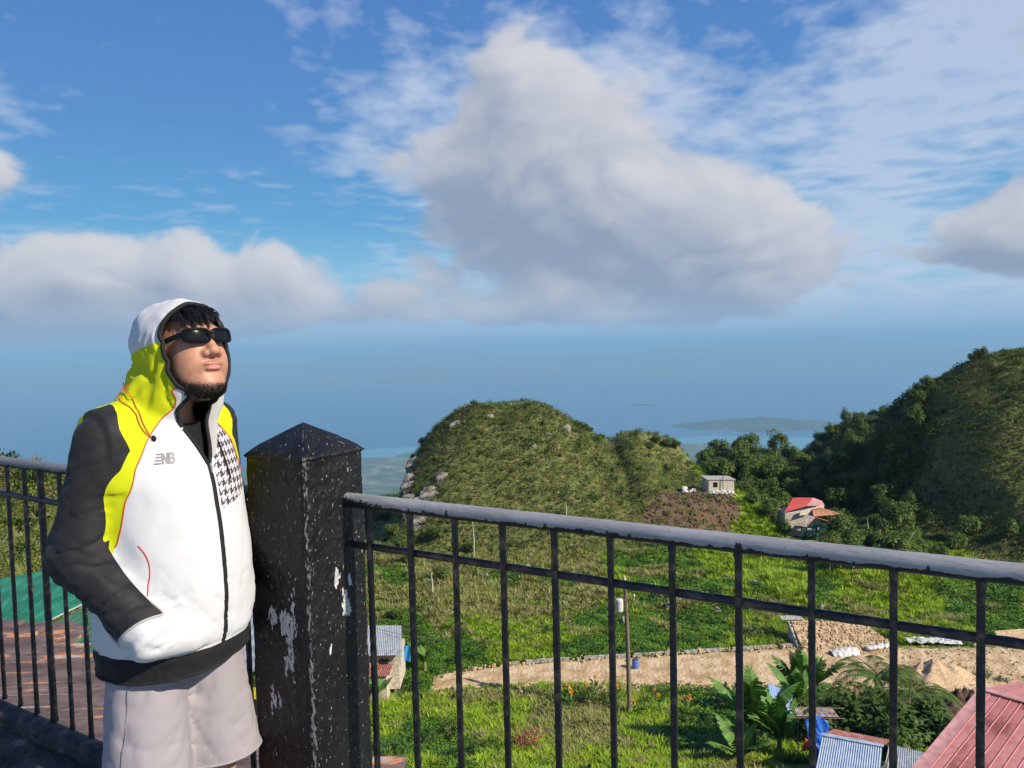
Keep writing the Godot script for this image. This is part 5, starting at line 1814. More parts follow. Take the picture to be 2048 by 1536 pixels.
# ---------------------------------------------------------------- fields and their surfaces
func smin(a: float, b: float, k: float) -> float:
	var h := maxf(k - absf(a - b), 0.0) / k
	return minf(a, b) - h * h * k * 0.25

func sd_ell(p: Vector3, c: Vector3, r: Vector3) -> float:
	var q := p - c
	var a := q / r
	var k0 := a.length()
	if k0 < 0.0001:
		return -minf(r.x, minf(r.y, r.z))
	return k0 * (k0 - 1.0) / (a / r).length()

func sd_cap(p: Vector3, a: Vector3, b: Vector3, ra: float, rb: float) -> float:
	var ba := b - a
	var h := clampf((p - a).dot(ba) / ba.length_squared(), 0.0, 1.0)
	return (p - a - ba * h).length() - lerpf(ra, rb, h)

func net(f: Callable, lo: Vector3, hi: Vector3, cell: float) -> Dictionary:
	# surface nets; only the blocks near the surface are visited
	var B := 4
	var nb := Vector3i(((hi - lo) / (cell * B)).ceil())
	var n := nb * B + Vector3i.ONE
	var val := PackedFloat32Array()
	val.resize(n.x * n.y * n.z)
	val.fill(1e9)
	var vid := PackedInt32Array()
	vid.resize(val.size())
	vid.fill(-1)
	var sx := 1
	var sy := n.x
	var sz := n.x * n.y
	var reach := cell * B * 0.5 * 1.7321 * 1.15 + 0.006
	var blocks := []
	for bz in nb.z:
		for by in nb.y:
			for bx in nb.x:
				var c := lo + (Vector3(bx, by, bz) + Vector3.ONE * 0.5) * cell * B
				if absf(f.call(c)) > reach:
					continue
				blocks.append(Vector3i(bx, by, bz) * B)
				for z in B + 1:
					for y in B + 1:
						var row := (bz * B + z) * sz + (by * B + y) * sy + bx * B
						for x in B + 1:
							if val[row + x] > 1e8:
								val[row + x] = f.call(lo + Vector3(bx * B + x, by * B + y, bz * B + z) * cell)
	var pos := PackedVector3Array()
	var idx := PackedInt32Array()
	var off := [0, sx, sy, sx + sy, sz, sx + sz, sy + sz, sx + sy + sz]
	var edges := [[0, 1], [2, 3], [4, 5], [6, 7], [0, 2], [1, 3], [4, 6], [5, 7], [0, 4], [1, 5], [2, 6], [3, 7]]
	var corner := []
	for k in 8:
		corner.append(Vector3(k & 1, (k >> 1) & 1, (k >> 2) & 1))
	for b in blocks:
		for z in B:
			for y in B:
				for x in B:
					var at: int = (b.z + z) * sz + (b.y + y) * sy + b.x + x
					var v := [val[at], val[at + off[1]], val[at + off[2]], val[at + off[3]], val[at + off[4]], val[at + off[5]], val[at + off[6]], val[at + off[7]]]
					var inside := 0
					for k in 8:
						if v[k] < 0.0:
							inside += 1
					if inside == 0 or inside == 8:
						continue
					var s := Vector3.ZERO
					var m := 0
					for e in edges:
						var a: float = v[e[0]]
						var c: float = v[e[1]]
						if (a < 0.0) != (c < 0.0):
							s += (corner[e[0]] as Vector3).lerp(corner[e[1]], a / (a - c))
							m += 1
					vid[at] = pos.size()
					pos.append(lo + (Vector3(b.x + x, b.y + y, b.z + z) + s / m) * cell)
	for b in blocks:
		for z in B:
			for y in B:
				for x in B:
					var at: int = (b.z + z) * sz + (b.y + y) * sy + b.x + x
					if vid[at] < 0:
						continue
					var here := val[at] < 0.0
					for ax in 3:
						var d: int = [sx, sy, sz][ax]
						var u: int = [sy, sz, sx][ax]
						var w: int = [sz, sx, sy][ax]
						if here != (val[at + d] < 0.0):
							if at - u - w < 0:
								continue
							var q := [vid[at], vid[at - u], vid[at - u - w], vid[at - w]]
							if q[0] < 0 or q[1] < 0 or q[2] < 0 or q[3] < 0:
								continue
							if here:
								idx.append_array([q[0], q[2], q[1], q[0], q[3], q[2]])
							else:
								idx.append_array([q[0], q[1], q[2], q[0], q[2], q[3]])
	var nor := PackedVector3Array()
	nor.resize(pos.size())
	for k in range(0, idx.size(), 3):
		var fn := (pos[idx[k + 2]] - pos[idx[k]]).cross(pos[idx[k + 1]] - pos[idx[k]])
		for j in 3:
			nor[idx[k + j]] += fn
	for k in nor.size():
		nor[k] = nor[k].normalized()
	return {"v": pos, "n": nor, "i": idx}

func split(m: Dictionary, f: Callable) -> Array:
	# [where f < 0, where f >= 0, the cut as polylines]; triangles are cut along f = 0
	var v: PackedVector3Array = m.v
	var n: PackedVector3Array = m.n
	var idx: PackedInt32Array = m.i
	var g := PackedFloat32Array()
	g.resize(v.size())
	for k in v.size():
		var t: float = f.call(v[k])
		g[k] = t if absf(t) > 1e-7 else 1e-7
	var out := [{"v": PackedVector3Array(), "n": PackedVector3Array(), "i": PackedInt32Array()}, {"v": PackedVector3Array(), "n": PackedVector3Array(), "i": PackedInt32Array()}]
	var map := [{}, {}]
	var cut := {}
	var put := func(side: int, a: int, b: int) -> int:
		var key := a * 4000000 + b if a < b else b * 4000000 + a
		if map[side].has(key):
			return map[side][key]
		var o: Dictionary = out[side]
		var at: int = o.v.size()
		if a == b:
			o.v.append(v[a])
			o.n.append(n[a])
		else:
			var t := g[a] / (g[a] - g[b])
			o.v.append(v[a].lerp(v[b], t))
			o.n.append(n[a].lerp(n[b], t).normalized())
		map[side][key] = at
		return at
	for k in range(0, idx.size(), 3):
		var t := [idx[k], idx[k + 1], idx[k + 2]]
		var pos := 0
		for j in 3:
			if g[t[j]] >= 0.0:
				pos += 1
		if pos == 0 or pos == 3:
			var s := 1 if pos == 3 else 0
			for j in 3:
				out[s].i.append(put.call(s, t[j], t[j]))
			continue
		var lone := 0
		for j in 3:
			if (g[t[j]] >= 0.0) == (pos == 1):
				lone = j
		var a: int = t[lone]
		var b: int = t[(lone + 1) % 3]
		var c: int = t[(lone + 2) % 3]
		var s1 := 1 if pos == 1 else 0
		var s2 := 1 - s1
		out[s1].i.append_array([put.call(s1, a, a), put.call(s1, a, b), put.call(s1, a, c)])
		out[s2].i.append_array([put.call(s2, a, b), put.call(s2, b, b), put.call(s2, c, c), put.call(s2, a, b), put.call(s2, c, c), put.call(s2, a, c)])
		var e1 := mini(a, b) * 4000000 + maxi(a, b)
		var e2 := mini(a, c) * 4000000 + maxi(a, c)
		for e in [[e1, e2], [e2, e1]]:
			if not cut.has(e[0]):
				cut[e[0]] = []
			cut[e[0]].append(e[1])
	# chain the cut
	var lines := []
	var used := {}
	var starts := []
	for e in cut:
		if cut[e].size() == 1:
			starts.append(e)
	for e in cut:
		starts.append(e)
	for e in starts:
		if used.has(e):
			continue
		var line := []
		var now = e
		while now != null:
			used[now] = true
			var a: int = now / 4000000
			var b: int = now % 4000000
			var q := g[a] / (g[a] - g[b])
			line.append([v[a].lerp(v[b], q), n[a].lerp(n[b], q).normalized()])
			var next = null
			for o in cut[now]:
				if not used.has(o):
					next = o
			now = next
		if line.size() > 5:
			lines.append(line)
	return [out[0], out[1], lines]

func mesh_of(m: Dictionary, colors := PackedColorArray(), uv := PackedVector2Array()) -> ArrayMesh:
	var arr := []
	arr.resize(Mesh.ARRAY_MAX)
	arr[Mesh.ARRAY_VERTEX] = m.v
	arr[Mesh.ARRAY_NORMAL] = m.n
	arr[Mesh.ARRAY_INDEX] = m.i
	if colors.size():
		arr[Mesh.ARRAY_COLOR] = colors
	if uv.size():
		arr[Mesh.ARRAY_TEX_UV] = uv
	var a := ArrayMesh.new()
	if m.i.size():
		a.add_surface_from_arrays(Mesh.PRIMITIVE_TRIANGLES, arr)
	return a

func smooth_line(line: Array, times: int, lift: float) -> Array:
	var p := []
	for q in line:
		p.append((q[0] as Vector3) + (q[1] as Vector3) * lift)
	for t in times:
		var o := p.duplicate()
		for k in range(1, p.size() - 1):
			o[k] = (p[k - 1] as Vector3) * 0.25 + (p[k] as Vector3) * 0.5 + (p[k + 1] as Vector3) * 0.25
		p = o
	var thin := [p[0]]
	for q in p:
		if (q as Vector3).distance_to(thin[thin.size() - 1]) > 0.004:
			thin.append(q)
	return thin

func piping(lines: Array, radius: float, lift: float, keep: Callable) -> ArrayMesh:
	var st := begin()
	for l in lines:
		var run := []
		for q in l:
			if keep.call(q[0]):
				run.append(q)
			elif run.size() > 5:
				add_run(st, run, radius, lift)
				run = []
			else:
				run = []
		if run.size() > 5:
			add_run(st, run, radius, lift)
	return done(st)

func add_run(st: SurfaceTool, run: Array, radius: float, lift: float) -> void:
	var pts := smooth_line(run, 4, lift)
	if pts.size() < 3:
		return
	var r := []
	for k in pts.size():
		r.append(radius)
	tube(st, pts, r, 6)

# ---------------------------------------------------------------- the person: local x to his left, z forward
const WHO := Vector3(-0.941, 0, -2.08)
const HEAD_C := Vector3(0.012, 1.578, 0.092)
const SHOULDER_R := Vector3(-0.163, 1.345, -0.02)
const ELBOW_R := Vector3(-0.212, 1.065, -0.055)
const WRIST_R := Vector3(-0.166, 0.868, 0.118)
const SHOULDER_L := Vector3(0.162, 1.345, -0.02)
const ELBOW_L := Vector3(0.222, 1.07, -0.07)
const WRIST_L := Vector3(0.130, 0.885, 0.085)
# height, half width, half depth, middle z
const TRUNK := [[0.66, 0.194, 0.180, -0.010], [0.72, 0.196, 0.183, -0.008], [0.765, 0.198, 0.186, -0.006], [0.80, 0.204, 0.192, -0.002], [0.86, 0.206, 0.193, 0.004], [0.95, 0.205, 0.190, 0.012], [1.05, 0.201, 0.181, 0.017], [1.15, 0.197, 0.168, 0.018], [1.24, 0.192, 0.155, 0.013], [1.32, 0.172, 0.134, 0.005], [1.38, 0.128, 0.108, 0.004], [1.42, 0.098, 0.094, 0.010], [1.47, 0.088, 0.090, 0.022], [1.52, 0.086, 0.086, 0.03], [1.8, 0.02, 0.02, 0.03]]
var trunk_a := PackedFloat32Array()
var trunk_b := PackedFloat32Array()
var trunk_c := PackedFloat32Array()
var head_frame: Transform3D
var head_inv: Transform3D
var fold: FastNoiseLite
var fold2: FastNoiseLite

func cubic_table(col: int) -> PackedFloat32Array:
	var out := PackedFloat32Array()
	for k in 231:
		var y := 0.66 + k * 0.005
		var i := 0
		while i < TRUNK.size() - 2 and TRUNK[i + 1][0] < y:
			i += 1
		var t: float = clampf((y - TRUNK[i][0]) / (TRUNK[i + 1][0] - TRUNK[i][0]), 0, 1)
		var p0: float = TRUNK[maxi(i - 1, 0)][col]
		var p3: float = TRUNK[mini(i + 2, TRUNK.size() - 1)][col]
		out.append(cubic_interpolate(TRUNK[i][col], TRUNK[i + 1][col], p0, p3, t))
	return out

func sd_trunk(p: Vector3, grow: float) -> float:
	var k := clampf((p.y - 0.66) / 0.005, 0.0, 228.9)
	var i := int(k)
	var t := k - i
	var a := lerpf(trunk_a[i], trunk_a[i + 1], t) + grow
	var b := lerpf(trunk_b[i], trunk_b[i + 1], t) + grow
	var x := p.x / a
	var z := (p.z - lerpf(trunk_c[i], trunk_c[i + 1], t)) / b
	var k0 := sqrt(x * x + z * z)
	if k0 < 0.001:
		return -minf(a, b)
	var k1 := sqrt(x * x / (a * a) + z * z / (b * b))
	return k0 * (k0 - 1.0) / k1

func sd_jacket(p: Vector3) -> float:
	var body := sd_trunk(p, 0.0)
	if p.y < 0.62:
		body = maxf(body, 0.62 - p.y)
	elif p.y > 1.47:
		body = maxf(body, p.y - 1.50)
	var d := body
	if absf(p.x) < 0.2 and p.y > 1.25:
		var q := Vector3(absf(p.x), p.y, p.z)
		d = smin(d, sd_cap(q, Vector3(0.04, 1.425, 0.0), Vector3(0.15, 1.358, -0.02), 0.062, 0.066), 0.05)
	var arm := 10.0
	if p.x < 0.0:
		arm = smin(sd_cap(p, SHOULDER_R, ELBOW_R, 0.076, 0.076), sd_cap(p, ELBOW_R, WRIST_R, 0.077, 0.058), 0.05)
		# the hand lies inside the pocket, its bulk lifting the cloth
		arm = smin(arm, sd_cap(p, WRIST_R, Vector3(-0.085, 0.845, 0.160), 0.052, 0.034), 0.03)
	else:
		arm = smin(sd_cap(p, SHOULDER_L, ELBOW_L, 0.077, 0.08), sd_cap(p, ELBOW_L, WRIST_L, 0.078, 0.056), 0.05)
	var blend := 0.035 if p.y < 1.22 else 0.06
	d = smin(d, arm, blend)
	if p.y > 1.36:
		var h := head_inv * p
		var hood := sd_ell(h, Vector3(-0.006, 0.008, -0.026), Vector3(0.106, 0.131, 0.130))
		hood = smin(hood, sd_ell(h, Vector3(-0.008, 0.045, -0.085), Vector3(0.088, 0.088, 0.098)), 0.04)
		hood = smin(hood, sd_ell(h, Vector3(-0.002, -0.072, 0.002), Vector3(0.090, 0.072, 0.092)), 0.03)
		hood = smin(hood, sd_ell(h, Vector3(-0.010, -0.062, -0.062), Vector3(0.090, 0.085, 0.092)), 0.035)
		hood = smin(hood, sd_ell(p, Vector3(0.0, 1.462, 0.020), Vector3(0.103, 0.088, 0.110)), 0.045)
		d = smin(d, hood, 0.035)
	if absf(d) < 0.027:
		# folds: soft ones down the front, creases round the bent arm, gathers under the hood seam
		var e := 0.0
		var on_arm := smoothstep(-0.02, 0.02, body - arm)
		var up := smoothstep(1.33, 1.41, p.y)
		if on_arm > 0.0:
			var s: float = fold.get_noise_3d(p.x * 7.0, p.y * 6.0, p.z * 7.0)
			var q := p.y * 0.86 - p.z * 0.5
			var n1: float = fold.get_noise_3d(p.x * 3.5 + 7.0, q * 10.0, (p.z * 0.86 + p.y * 0.5) * 3.5)
			var n2: float = fold2.get_noise_3d(p.x * 4.0, (p.y * 0.8 + p.z * 0.6) * 14.0, (p.z * 0.8 - p.y * 0.6) * 4.0)
			var tight := 0.5 + 0.5 * smoothstep(1.25, 1.10, p.y)
			var v1 := maxf(0.0, 1.0 - absf(n1) * 5.0)
			var v2 := maxf(0.0, 1.0 - absf(n2) * 5.5)
			var wrist_u := (p - ELBOW_R).dot(WRIST_R - ELBOW_R) / (WRIST_R - ELBOW_R).length_squared()
			if p.x < 0.0:
				e -= on_arm * 0.008 * exp(-pow((wrist_u - 0.96) / 0.035, 2.0))
			e += on_arm * (0.005 * s + tight * (0.004 * n1 - 0.007 * v1 * v1 - 0.0035 * v2 * v2))
		if on_arm < 1.0 and up < 1.0:
			var s: float = fold.get_noise_3d(p.x * 8.0, p.y * 5.0, p.z * 8.0)
			var low := smoothstep(1.12, 0.86, p.y)
			var n1: float = fold.get_noise_3d((p.x * 0.8 + p.y * 0.6) * 15.0, (p.y * 0.8 - p.x * 0.6) * 5.0 + 4.0, p.z * 10.0)
			var f := 0.0045 * s
			f -= (0.0006 + 0.0030 * low) * pow(maxf(0.0, 1.0 - absf(n1) * 5.0), 2.0)
			# drawn in towards the pocket where the hand pushes
			var pull := exp(-p.distance_squared_to(Vector3(-0.16, 0.88, 0.13)) / 0.016)
			var n2: float = fold2.get_noise_3d(p.x * 8.0, (p.y - 0.4 * p.x) * 26.0, 2.0)
			f -= pull * 0.005 * pow(maxf(0.0, 1.0 - absf(n2) * 4.0), 2.0)
			f -= 0.007 * exp(-pow((p.y - 0.805) / 0.010, 2.0))
			e += f * (1.0 - on_arm) * (1.0 - up)
		if up > 0.0:
			var h := head_inv * p
			var ang := atan2(h.x, -h.z)
			var seam := h.y - 0.012
			var s: float = fold.get_noise_3d(p.x * 14.0, p.y * 12.0, p.z * 14.0)
			var f := 0.006 * s
			f += 0.0040 * sin(ang * 24.0 + 6.0 * s) * exp(-pow(seam / 0.028, 2.0)) - 0.0035 * exp(-pow(seam / 0.006, 2.0))
			var droop := smoothstep(0.0, -0.05, seam) * smoothstep(-0.22, -0.10, seam)
			var n1: float = fold.get_noise_3d(ang * 1.6 + h.y * 7.0, h.y * 4.0, 3.0)
			f -= droop * 0.011 * maxf(0.0, 1.0 - absf(n1) * 4.0)
			e += f * up * (1.0 - 0.8 * on_arm)
		d -= e
	return d

func sd_head(p: Vector3) -> float:
	# neck in the body's axes, head in its own
	var neck := sd_cap(p, Vector3(0, 1.36, -0.012), Vector3(0.006, 1.53, 0.045), 0.064, 0.058)
	neck = smin(neck, sd_ell(p, Vector3(0, 1.345, -0.005), Vector3(0.12, 0.05, 0.08)), 0.04)
	var h := head_inv * p
	var q := Vector3(absf(h.x), h.y, h.z)
	var d := sd_ell(h, Vector3(0, 0.022, -0.014), Vector3(0.075, 0.096, 0.097))
	d = smin(d, sd_ell(h, Vector3(0, -0.034, 0.030), Vector3(0.062, 0.086, 0.066)), 0.03)
	d = smin(d, sd_ell(q, Vector3(0.031, -0.050, 0.045), Vector3(0.034, 0.044, 0.040)), 0.022)
	d = smin(d, sd_ell(q, Vector3(0.038, -0.075, 0.010), Vector3(0.028, 0.038, 0.045)), 0.03)
	d = smin(d, sd_ell(h, Vector3(0, -0.110, 0.066), Vector3(0.033, 0.027, 0.026)), 0.024)
	d = smin(d, sd_ell(h, Vector3(0, -0.116, 0.022), Vector3(0.052, 0.030, 0.055)), 0.03)
	d = smin(d, neck, 0.03)
	d = smin(d, sd_cap(q, Vector3(0.012, 0.030, 0.084), Vector3(0.046, 0.028, 0.066), 0.010, 0.010), 0.016)
	# eye hollows
	d = -smin(-d, sd_ell(q, Vector3(0.031, 0.010, 0.098), Vector3(0.018, 0.011, 0.013)), 0.014)
	# nose
	d = smin(d, sd_cap(h, Vector3(0, 0.018, 0.088), Vector3(0, -0.026, 0.106), 0.008, 0.012), 0.014)
	d = smin(d, sd_ell(h, Vector3(0, -0.033, 0.110), Vector3(0.0145, 0.012, 0.0125)), 0.009)
	d = smin(d, sd_ell(q, Vector3(0.0180, -0.037, 0.0965), Vector3(0.0100, 0.0100, 0.013)), 0.006)
	d = -smin(-d, sd_ell(q, Vector3(0.0085, -0.0455, 0.101), Vector3(0.0046, 0.0035, 0.0065)), 0.003)
	# lips: the furrow above, the two lips, the line between
	d = -smin(-d, sd_cap(h, Vector3(0, -0.047, 0.1045), Vector3(0, -0.057, 0.104), 0.003, 0.003), 0.005)
	d = smin(d, sd_ell(q, Vector3(0.007, -0.0625, 0.0925), Vector3(0.0190, 0.0058, 0.0100)), 0.005)
	d = smin(d, sd_ell(h, Vector3(0, -0.0752, 0.0915), Vector3(0.0220, 0.0070, 0.0110)), 0.005)
	d = -smin(-d, sd_ell(h, Vector3(0, -0.0690, 0.1075), Vector3(0.0275, 0.0016, 0.0105)), 0.002)
	d = -smin(-d, sd_ell(h, Vector3(0, -0.0865, 0.099), Vector3(0.016, 0.0035, 0.006)), 0.007)
	# ears, under the hood
	d = smin(d, sd_ell(q, Vector3(0.082, -0.004, -0.008), Vector3(0.010, 0.031, 0.018)), 0.008)
	return d

func sd_legs(p: Vector3) -> float:
	var d := sd_ell(p, Vector3(0, 0.90, 0.0), Vector3(0.165, 0.14, 0.13))
	d = smin(d, sd_ell(p, Vector3(0, 1.14, 0.0), Vector3(0.165, 0.25, 0.125)), 0.08)
	for s in [-1.0, 1.0]:
		var hip := Vector3(0.088 * s, 0.86, 0.0)
		var knee := Vector3(0.105 * s, 0.475, 0.025)
		var ankle := Vector3(0.11 * s, 0.085, -0.03)
		var leg: float = smin(sd_cap(p, hip, knee, 0.088, 0.058), sd_cap(p, knee, ankle, 0.056, 0.036), 0.04)
		leg = smin(leg, sd_ell(p, Vector3(0.108 * s, 0.32, -0.025), Vector3(0.055, 0.12, 0.056)), 0.05)
		d = smin(d, leg, 0.03)
	return d

func sd_shorts(p: Vector3) -> float:
	var d := sd_ell(p, Vector3(0, 0.90, -0.004), Vector3(0.172, 0.17, 0.156))
	for s in [-1.0, 1.0]:
		var leg: float = sd_cap(p, Vector3(0.088 * s, 0.86, -0.004), Vector3(0.116 * s, 0.42, 0.012), 0.086, 0.115)
		d = smin(d, leg, 0.045)
	if absf(d) < 0.03:
		var s: float = fold.get_noise_3d(p.x * 6.0, p.y * 3.0, p.z * 6.0)
		var n1: float = fold.get_noise_3d((p.x + p.y * 0.35) * 9.0 + 3.0, p.y * 2.5, p.z * 9.0)
		var n2: float = fold2.get_noise_3d(p.x * 4.0, (p.y + p.z * 0.3) * 12.0, p.z * 4.0)
		var v1 := maxf(0.0, 1.0 - absf(n1) * 5.0)
		var v2 := maxf(0.0, 1.0 - absf(n2) * 5.0)
		d -= 0.004 * s + 0.003 * n1 - 0.005 * v1 * v1 - 0.004 * v2 * v2 * smoothstep(0.74, 0.6, p.y)
	return d

func sd_shirt(p: Vector3) -> float:
	var d := sd_trunk(p, -0.022)
	if p.y > 1.25:
		d = smin(d, sd_cap(Vector3(absf(p.x), p.y, p.z), Vector3(0.05, 1.39, -0.005), Vector3(0.15, 1.35, -0.02), 0.05, 0.055), 0.04)
	return d

func sd_shoe(p: Vector3, s: float) -> float:
	var d := smin(sd_ell(p, Vector3(0.113 * s, 0.045, 0.075), Vector3(0.048, 0.045, 0.115)), sd_ell(p, Vector3(0.11 * s, 0.065, -0.03), Vector3(0.044, 0.062, 0.062)), 0.03)
	return maxf(d, 0.004 - p.y)

func front_of(f: Callable, x: float, y: float) -> Vector3:
	# the point of a garment's front at that width and height
	var z := 0.5
	for k in 60:
		var d: float = f.call(Vector3(x, y, z))
		if d < 0.0006:
			break
		z -= d * 0.7
	return Vector3(x, y, z)

# --- how the jacket is cut: positive values lie inside the named piece
func arm_outer(p: Vector3) -> float:
	# the black sleeve panel: the outside of the upper arm, then the whole forearm
	var sh := SHOULDER_R if p.x < 0.0 else SHOULDER_L
	var el := ELBOW_R if p.x < 0.0 else ELBOW_L
	var wr := WRIST_R if p.x < 0.0 else WRIST_L
	var ax := el - sh
	var t := (p - sh).dot(ax) / ax.length_squared()
	var r := p - sh - ax * clampf(t, -0.3, 1.0)
	var out := -1.0 if p.x < 0.0 else 1.0
	var ang := atan2(r.z + 0.006, r.x * out)             # 0 outwards, positive to the front
	var wide_f := lerpf(1.25, 1.42, clampf((t + 0.2) / 0.6, 0.0, 1.0)) - 0.20 * exp(-pow((t - 0.40) / 0.17, 2.0)) + 0.30 * exp(-pow((t - 0.05) / 0.16, 2.0))
	var wide_b := 0.52 + 0.5 * smoothstep(0.85, 1.0, t)
	var side := minf(wide_f - ang, ang + wide_b) * 0.08
	side = minf(side, (t + 0.36) * 0.3)
	var fa := wr - el
	var u := (p - el).dot(fa) / fa.length_squared()
	var mouth := (0.93 - u) * 0.22 + 0.18 * (p.x - wr.x) if p.x < 0.0 else 1.0
	var fore := minf((u - 0.08 - 0.4 * (p.z + 0.02)) * 0.2, mouth)
	var piece := maxf(side, fore)
	# never on the trunk
	var off := minf(sd_trunk(p, 0.0) - (minf(sd_cap(p, sh, el, 0.076, 0.076), sd_cap(p, el, wr, 0.076, 0.054))), 0.05) + 0.004
	return minf(piece, off)

const SEAM := [Vector2(0.80, 0.30), Vector2(1.02, 0.30), Vector2(1.05, 0.215), Vector2(1.10, 0.196), Vector2(1.20, 0.182), Vector2(1.28, 0.160), Vector2(1.34, 0.126), Vector2(1.39, 0.086), Vector2(1.425, 0.058), Vector2(1.45, 0.062), Vector2(1.475, 0.078), Vector2(1.5, 0.02), Vector2(1.52, -0.2)]
func raglan(p: Vector3) -> float:
	# outside the curved seam from collar to armpit; behind, straight across below the yoke
	var f := absf(p.x) - along(SEAM, p.y)
	var b := (p.y - 1.26) * 1.0
	var t := smoothstep(-0.015, -0.055, p.z)
	return lerpf(f, maxf(f, b), t)

func opening(p: Vector3) -> float:
	# face opening of the hood above, the half-open zip below
	var h := head_inv * p
	var face := h.z - (0.036 + 0.44 * maxf(0.0, h.y - 0.035) + 0.05 * maxf(0.0, -0.075 - h.y)) + 0.05 * absf(h.x) * 0.0
	var w := clampf((p.y - 1.265) * 0.36, -0.02, 0.075)
	var zip := w - absf(p.x - 0.004)
	if p.z < 0.02:
		zip = -0.02
	var t := smoothstep(1.415, 1.475, p.y)
	return lerpf(zip, face, t)

func colour_skin(m: Dictionary) -> PackedColorArray:
	var out := PackedColorArray()
	var nz := noise3(811, 60.0, 4)
	var pore := noise3(812, 300.0, 2)
	for v in m.v:
		var h: Vector3 = head_inv * (v as Vector3)
		var n := nz.get_noise_3dv(h)
		var c := Color(0.47, 0.24, 0.148).lerp(Color(0.39, 0.18, 0.105), clampf(0.4 + n * 0.9 + pore.get_noise_3dv(h) * 0.35, 0, 1))
		# cheeks and nose redder
		c = c.lerp(Color(0.48, 0.20, 0.14), 0.35 * exp(-pow((h - Vector3(0, -0.03, 0.09)).length() / 0.04, 2.0)))
		if v.y > 1.40:
			var lip := maxf(1.0 - (Vector3((absf(h.x) - 0.006) / 0.0205, (h.y + 0.0628) / 0.0068, (h.z - 0.0985) / 0.02)).length(), 1.0 - Vector3(h.x / 0.0235, (h.y + 0.0758) / 0.0085, (h.z - 0.0985) / 0.022).length())
			c = c.lerp(Color(0.42, 0.175, 0.135), smoothstep(-0.08, 0.22, lip))
			# beard along the jaw, a thin moustache, stubble between
			var line := -0.116 + 0.55 * maxf(0.0, absf(h.x) - 0.028) + 0.30 * maxf(0.0, 0.055 - h.z) - 0.012 * smoothstep(0.03, 0.0, absf(h.x)) * 0.0
			var b := smoothstep(0.012, -0.010, h.y - line + 0.007 * n) * smoothstep(-0.045, 0.005, h.z)
			b *= smoothstep(-0.22, -0.17, h.y)
			var mo := 0.32 * exp(-pow((h.y + 0.0535) / 0.0045, 2.0)) * smoothstep(0.030, 0.012, absf(h.x)) * smoothstep(0.07, 0.09, h.z)
			mo += 0.30 * exp(-pow((absf(h.x) - 0.03) / 0.006, 2.0)) * smoothstep(-0.055, -0.07, h.y) * smoothstep(-0.1, -0.085, h.y)
			c = c.lerp(Color(0.016, 0.012, 0.011), clampf(b * (0.86 + 0.5 * pore.get_noise_3dv(h)) + mo * (0.7 + pore.get_noise_3dv(h)), 0.0, 0.95))
		out.append(c)
	return out

func hound_tex() -> ImageTexture:
	var im := Image.create(128, 128, false, Image.FORMAT_RGB8)
	var n := noise3(77, 0.2, 2)
	for y in 128:
		for x in 128:
			var i := x / 16
			var j := y / 16
			var over := (i + j) % 4 < 2
			var dark := (i / 4) % 2 == 0 if over else (j / 4) % 2 == 0
			var v := (0.045 if dark else 0.62) * (1.0 + 0.25 * n.get_noise_2d(x, y))
			im.set_pixel(x, y, srgb(Color(v * 1.02, v * 0.94, v)))
	return ImageTexture.create_from_image(im)

func cloth(c: Color, rough := 0.72, rim := 0.25) -> StandardMaterial3D:
	var m := mat(c, rough)
	m.rim_enabled = true
	m.rim = rim
	m.normal_enabled = true
	m.normal_texture = M.weave
	m.normal_scale = 0.35
	m.metallic_specular = 0.3
	return triplanar(m, 26.0)

